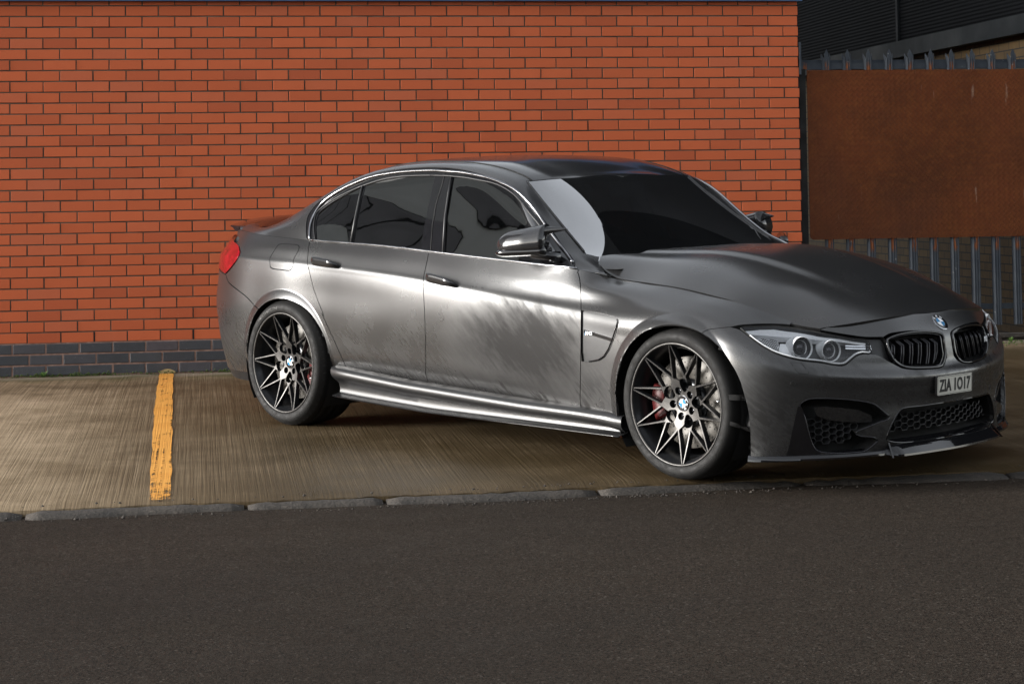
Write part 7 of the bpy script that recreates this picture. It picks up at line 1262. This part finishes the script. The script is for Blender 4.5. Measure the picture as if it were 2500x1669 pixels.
    for rr_ in (.03,.045,.075,.1): vs+=[(rr_*math.cos(q+rr_*9),rr_*math.sin(q+rr_*9)) for q in np.linspace(0,2*math.pi,25)[:-1] if all(not inside(h,np.array([[rr_*math.cos(q+rr_*9),rr_*math.sin(q+rr_*9)]]))[0] and min(math.hypot(rr_*math.cos(q+rr_*9)-a,rr_*math.sin(q+rr_*9)-b) for a,b in h)>.004 for h in holes)]
    r_=delaunay_2d_cdt([Vector(p) for p in vs],ed,[],0,1e-6); X=np.array([tuple(v) for v in r_[0]])
    T=[f for f in r_[2]]; c=np.array([X[list(f)].mean(0) for f in T]); m=inside(outer,c)
    for h in holes: m&=~inside(h,c)
    T=[f for f,q in zip(T,m) if q]; b=len(mb.V); yy=[rec(math.hypot(*p))-.0004 for p in X]
    mb.V+=[(p[0],y,p[1]) for p,y in zip(X,yy)]; mb.F+=[tuple(b+i for i in f) for f in T]; mb.M+=[0]*len(T); mb.S+=[True]*len(T)
    for loop in [outer]+holes:
        n_=len(loop); V=[(p[0],rec(math.hypot(*p))-.0004,p[1]) for p in loop]+[(p[0],rec(math.hypot(*p))+.022,p[1]) for p in loop]; mb.add(V,[(i,(i+1)%n_,n_+(i+1)%n_,n_+i) for i in range(n_)],1,False)
    mb.obj('spokes',['rimface','rimdark'],w0)
    mb=MB(); mb.lathe([(.0001,.085),(.075,.085),(.095,.10)],40,m=0); 
    for j in range(5): a=rot+st/2+j*2*st; mb.lathe([(.0001,.062),(.008,.062),(.0095,.066),(.0095,.085)],10,c=(.0575*math.cos(a),0,.0575*math.sin(a)),m=1)
    mb.obj('hub',['rimdark','trim'],w0)
    # disc with drilled holes + bell
    mb=MB(); mb.lathe([(.105,.100),(.108,.096),(.198,.096),(.200,.098),(.200,.122)],72,m=0); mb.lathe([(.085,.078),(.104,.080),(.106,.098)],48,m=1)
    for i in range(24):
        for q,rr_ in enumerate((.125,.150,.175,.19)):
            a=2*math.pi*(i+q*.27)/24; cc=(rr_*math.cos(a),rr_*math.sin(a)); mb.add([(cc[0]+.0035*math.cos(t),.0955,cc[1]+.0035*math.sin(t)) for t in np.linspace(0,2*math.pi,9)[:-1]],[tuple(range(8))],2)
    mb.obj('brake_disc',['disc','rimdark','void'],w0)
    mb=MB(); rows=[]; ac=math.pi*1.02 if wx>1 else math.pi*-.12
    if s<0: ac=math.pi-ac
    for a in np.linspace(ac-.40,ac+.40,12):
        e=1-abs((a-ac)/.42)**4*.35; rows.append([(r*math.cos(a),h,r*math.sin(a)) for r,h in ((.135,.082),(.140,.074+.008*(1-e)),(.170,.070+.012*(1-e)),(.205,.074+.008*(1-e)),(.213,.09),(.21,.13),(.135,.13))])
    mb.loft(rows,close=True,caps=True); mb.obj('caliper',['red'],w0)
    # valve
    a=rot+st*7.5; mb=MB(); mb.tube([(.238*math.cos(a),.03,.238*math.sin(a)),(.215*math.cos(a),.022,.215*math.sin(a))],.003,8); mb.obj('valve',['silver'],w0)
    roundel((0,rec(.0)-.006,0),(0,-1,0),.034,w0,'centre_cap',upv=(math.sin(rot),0,math.cos(rot)) )
    return w0
def side_text(w0,txt,a_mid,r,size,span):
    me=text_mesh(txt,size,.0006,1.0,.0004); xs=[v.co.x for v in me.vertices]; L=max(xs)-min(xs); k=span/L; ym=sum((min(v.co.y for v in me.vertices),max(v.co.y for v in me.vertices)))/2
    def f(co):
        a=a_mid-(co.x*k)/r; rad=r+(co.y-ym); h=-.0078+(abs(rad-.292)*.22); return (rad*math.cos(a),h-co.z,rad*math.sin(a))
    place_mesh(me,f); link('tyre_lettering',me,'tyretext',w0)
wheels=[]
wf=wheel_parts(2.812,.331,1,.262,.331,.9045,R(97)); wr=wheel_parts(0,.337,1,.280,.337,.930,R(72))
wf2=wheel_parts(2.812,.331,-1,.262,.331,.9045,R(30)); wr2=wheel_parts(0,.337,-1,.280,.337,.930,R(10))
side_text(wr,'MICHELIN',R(115),.2925,.020,.19)
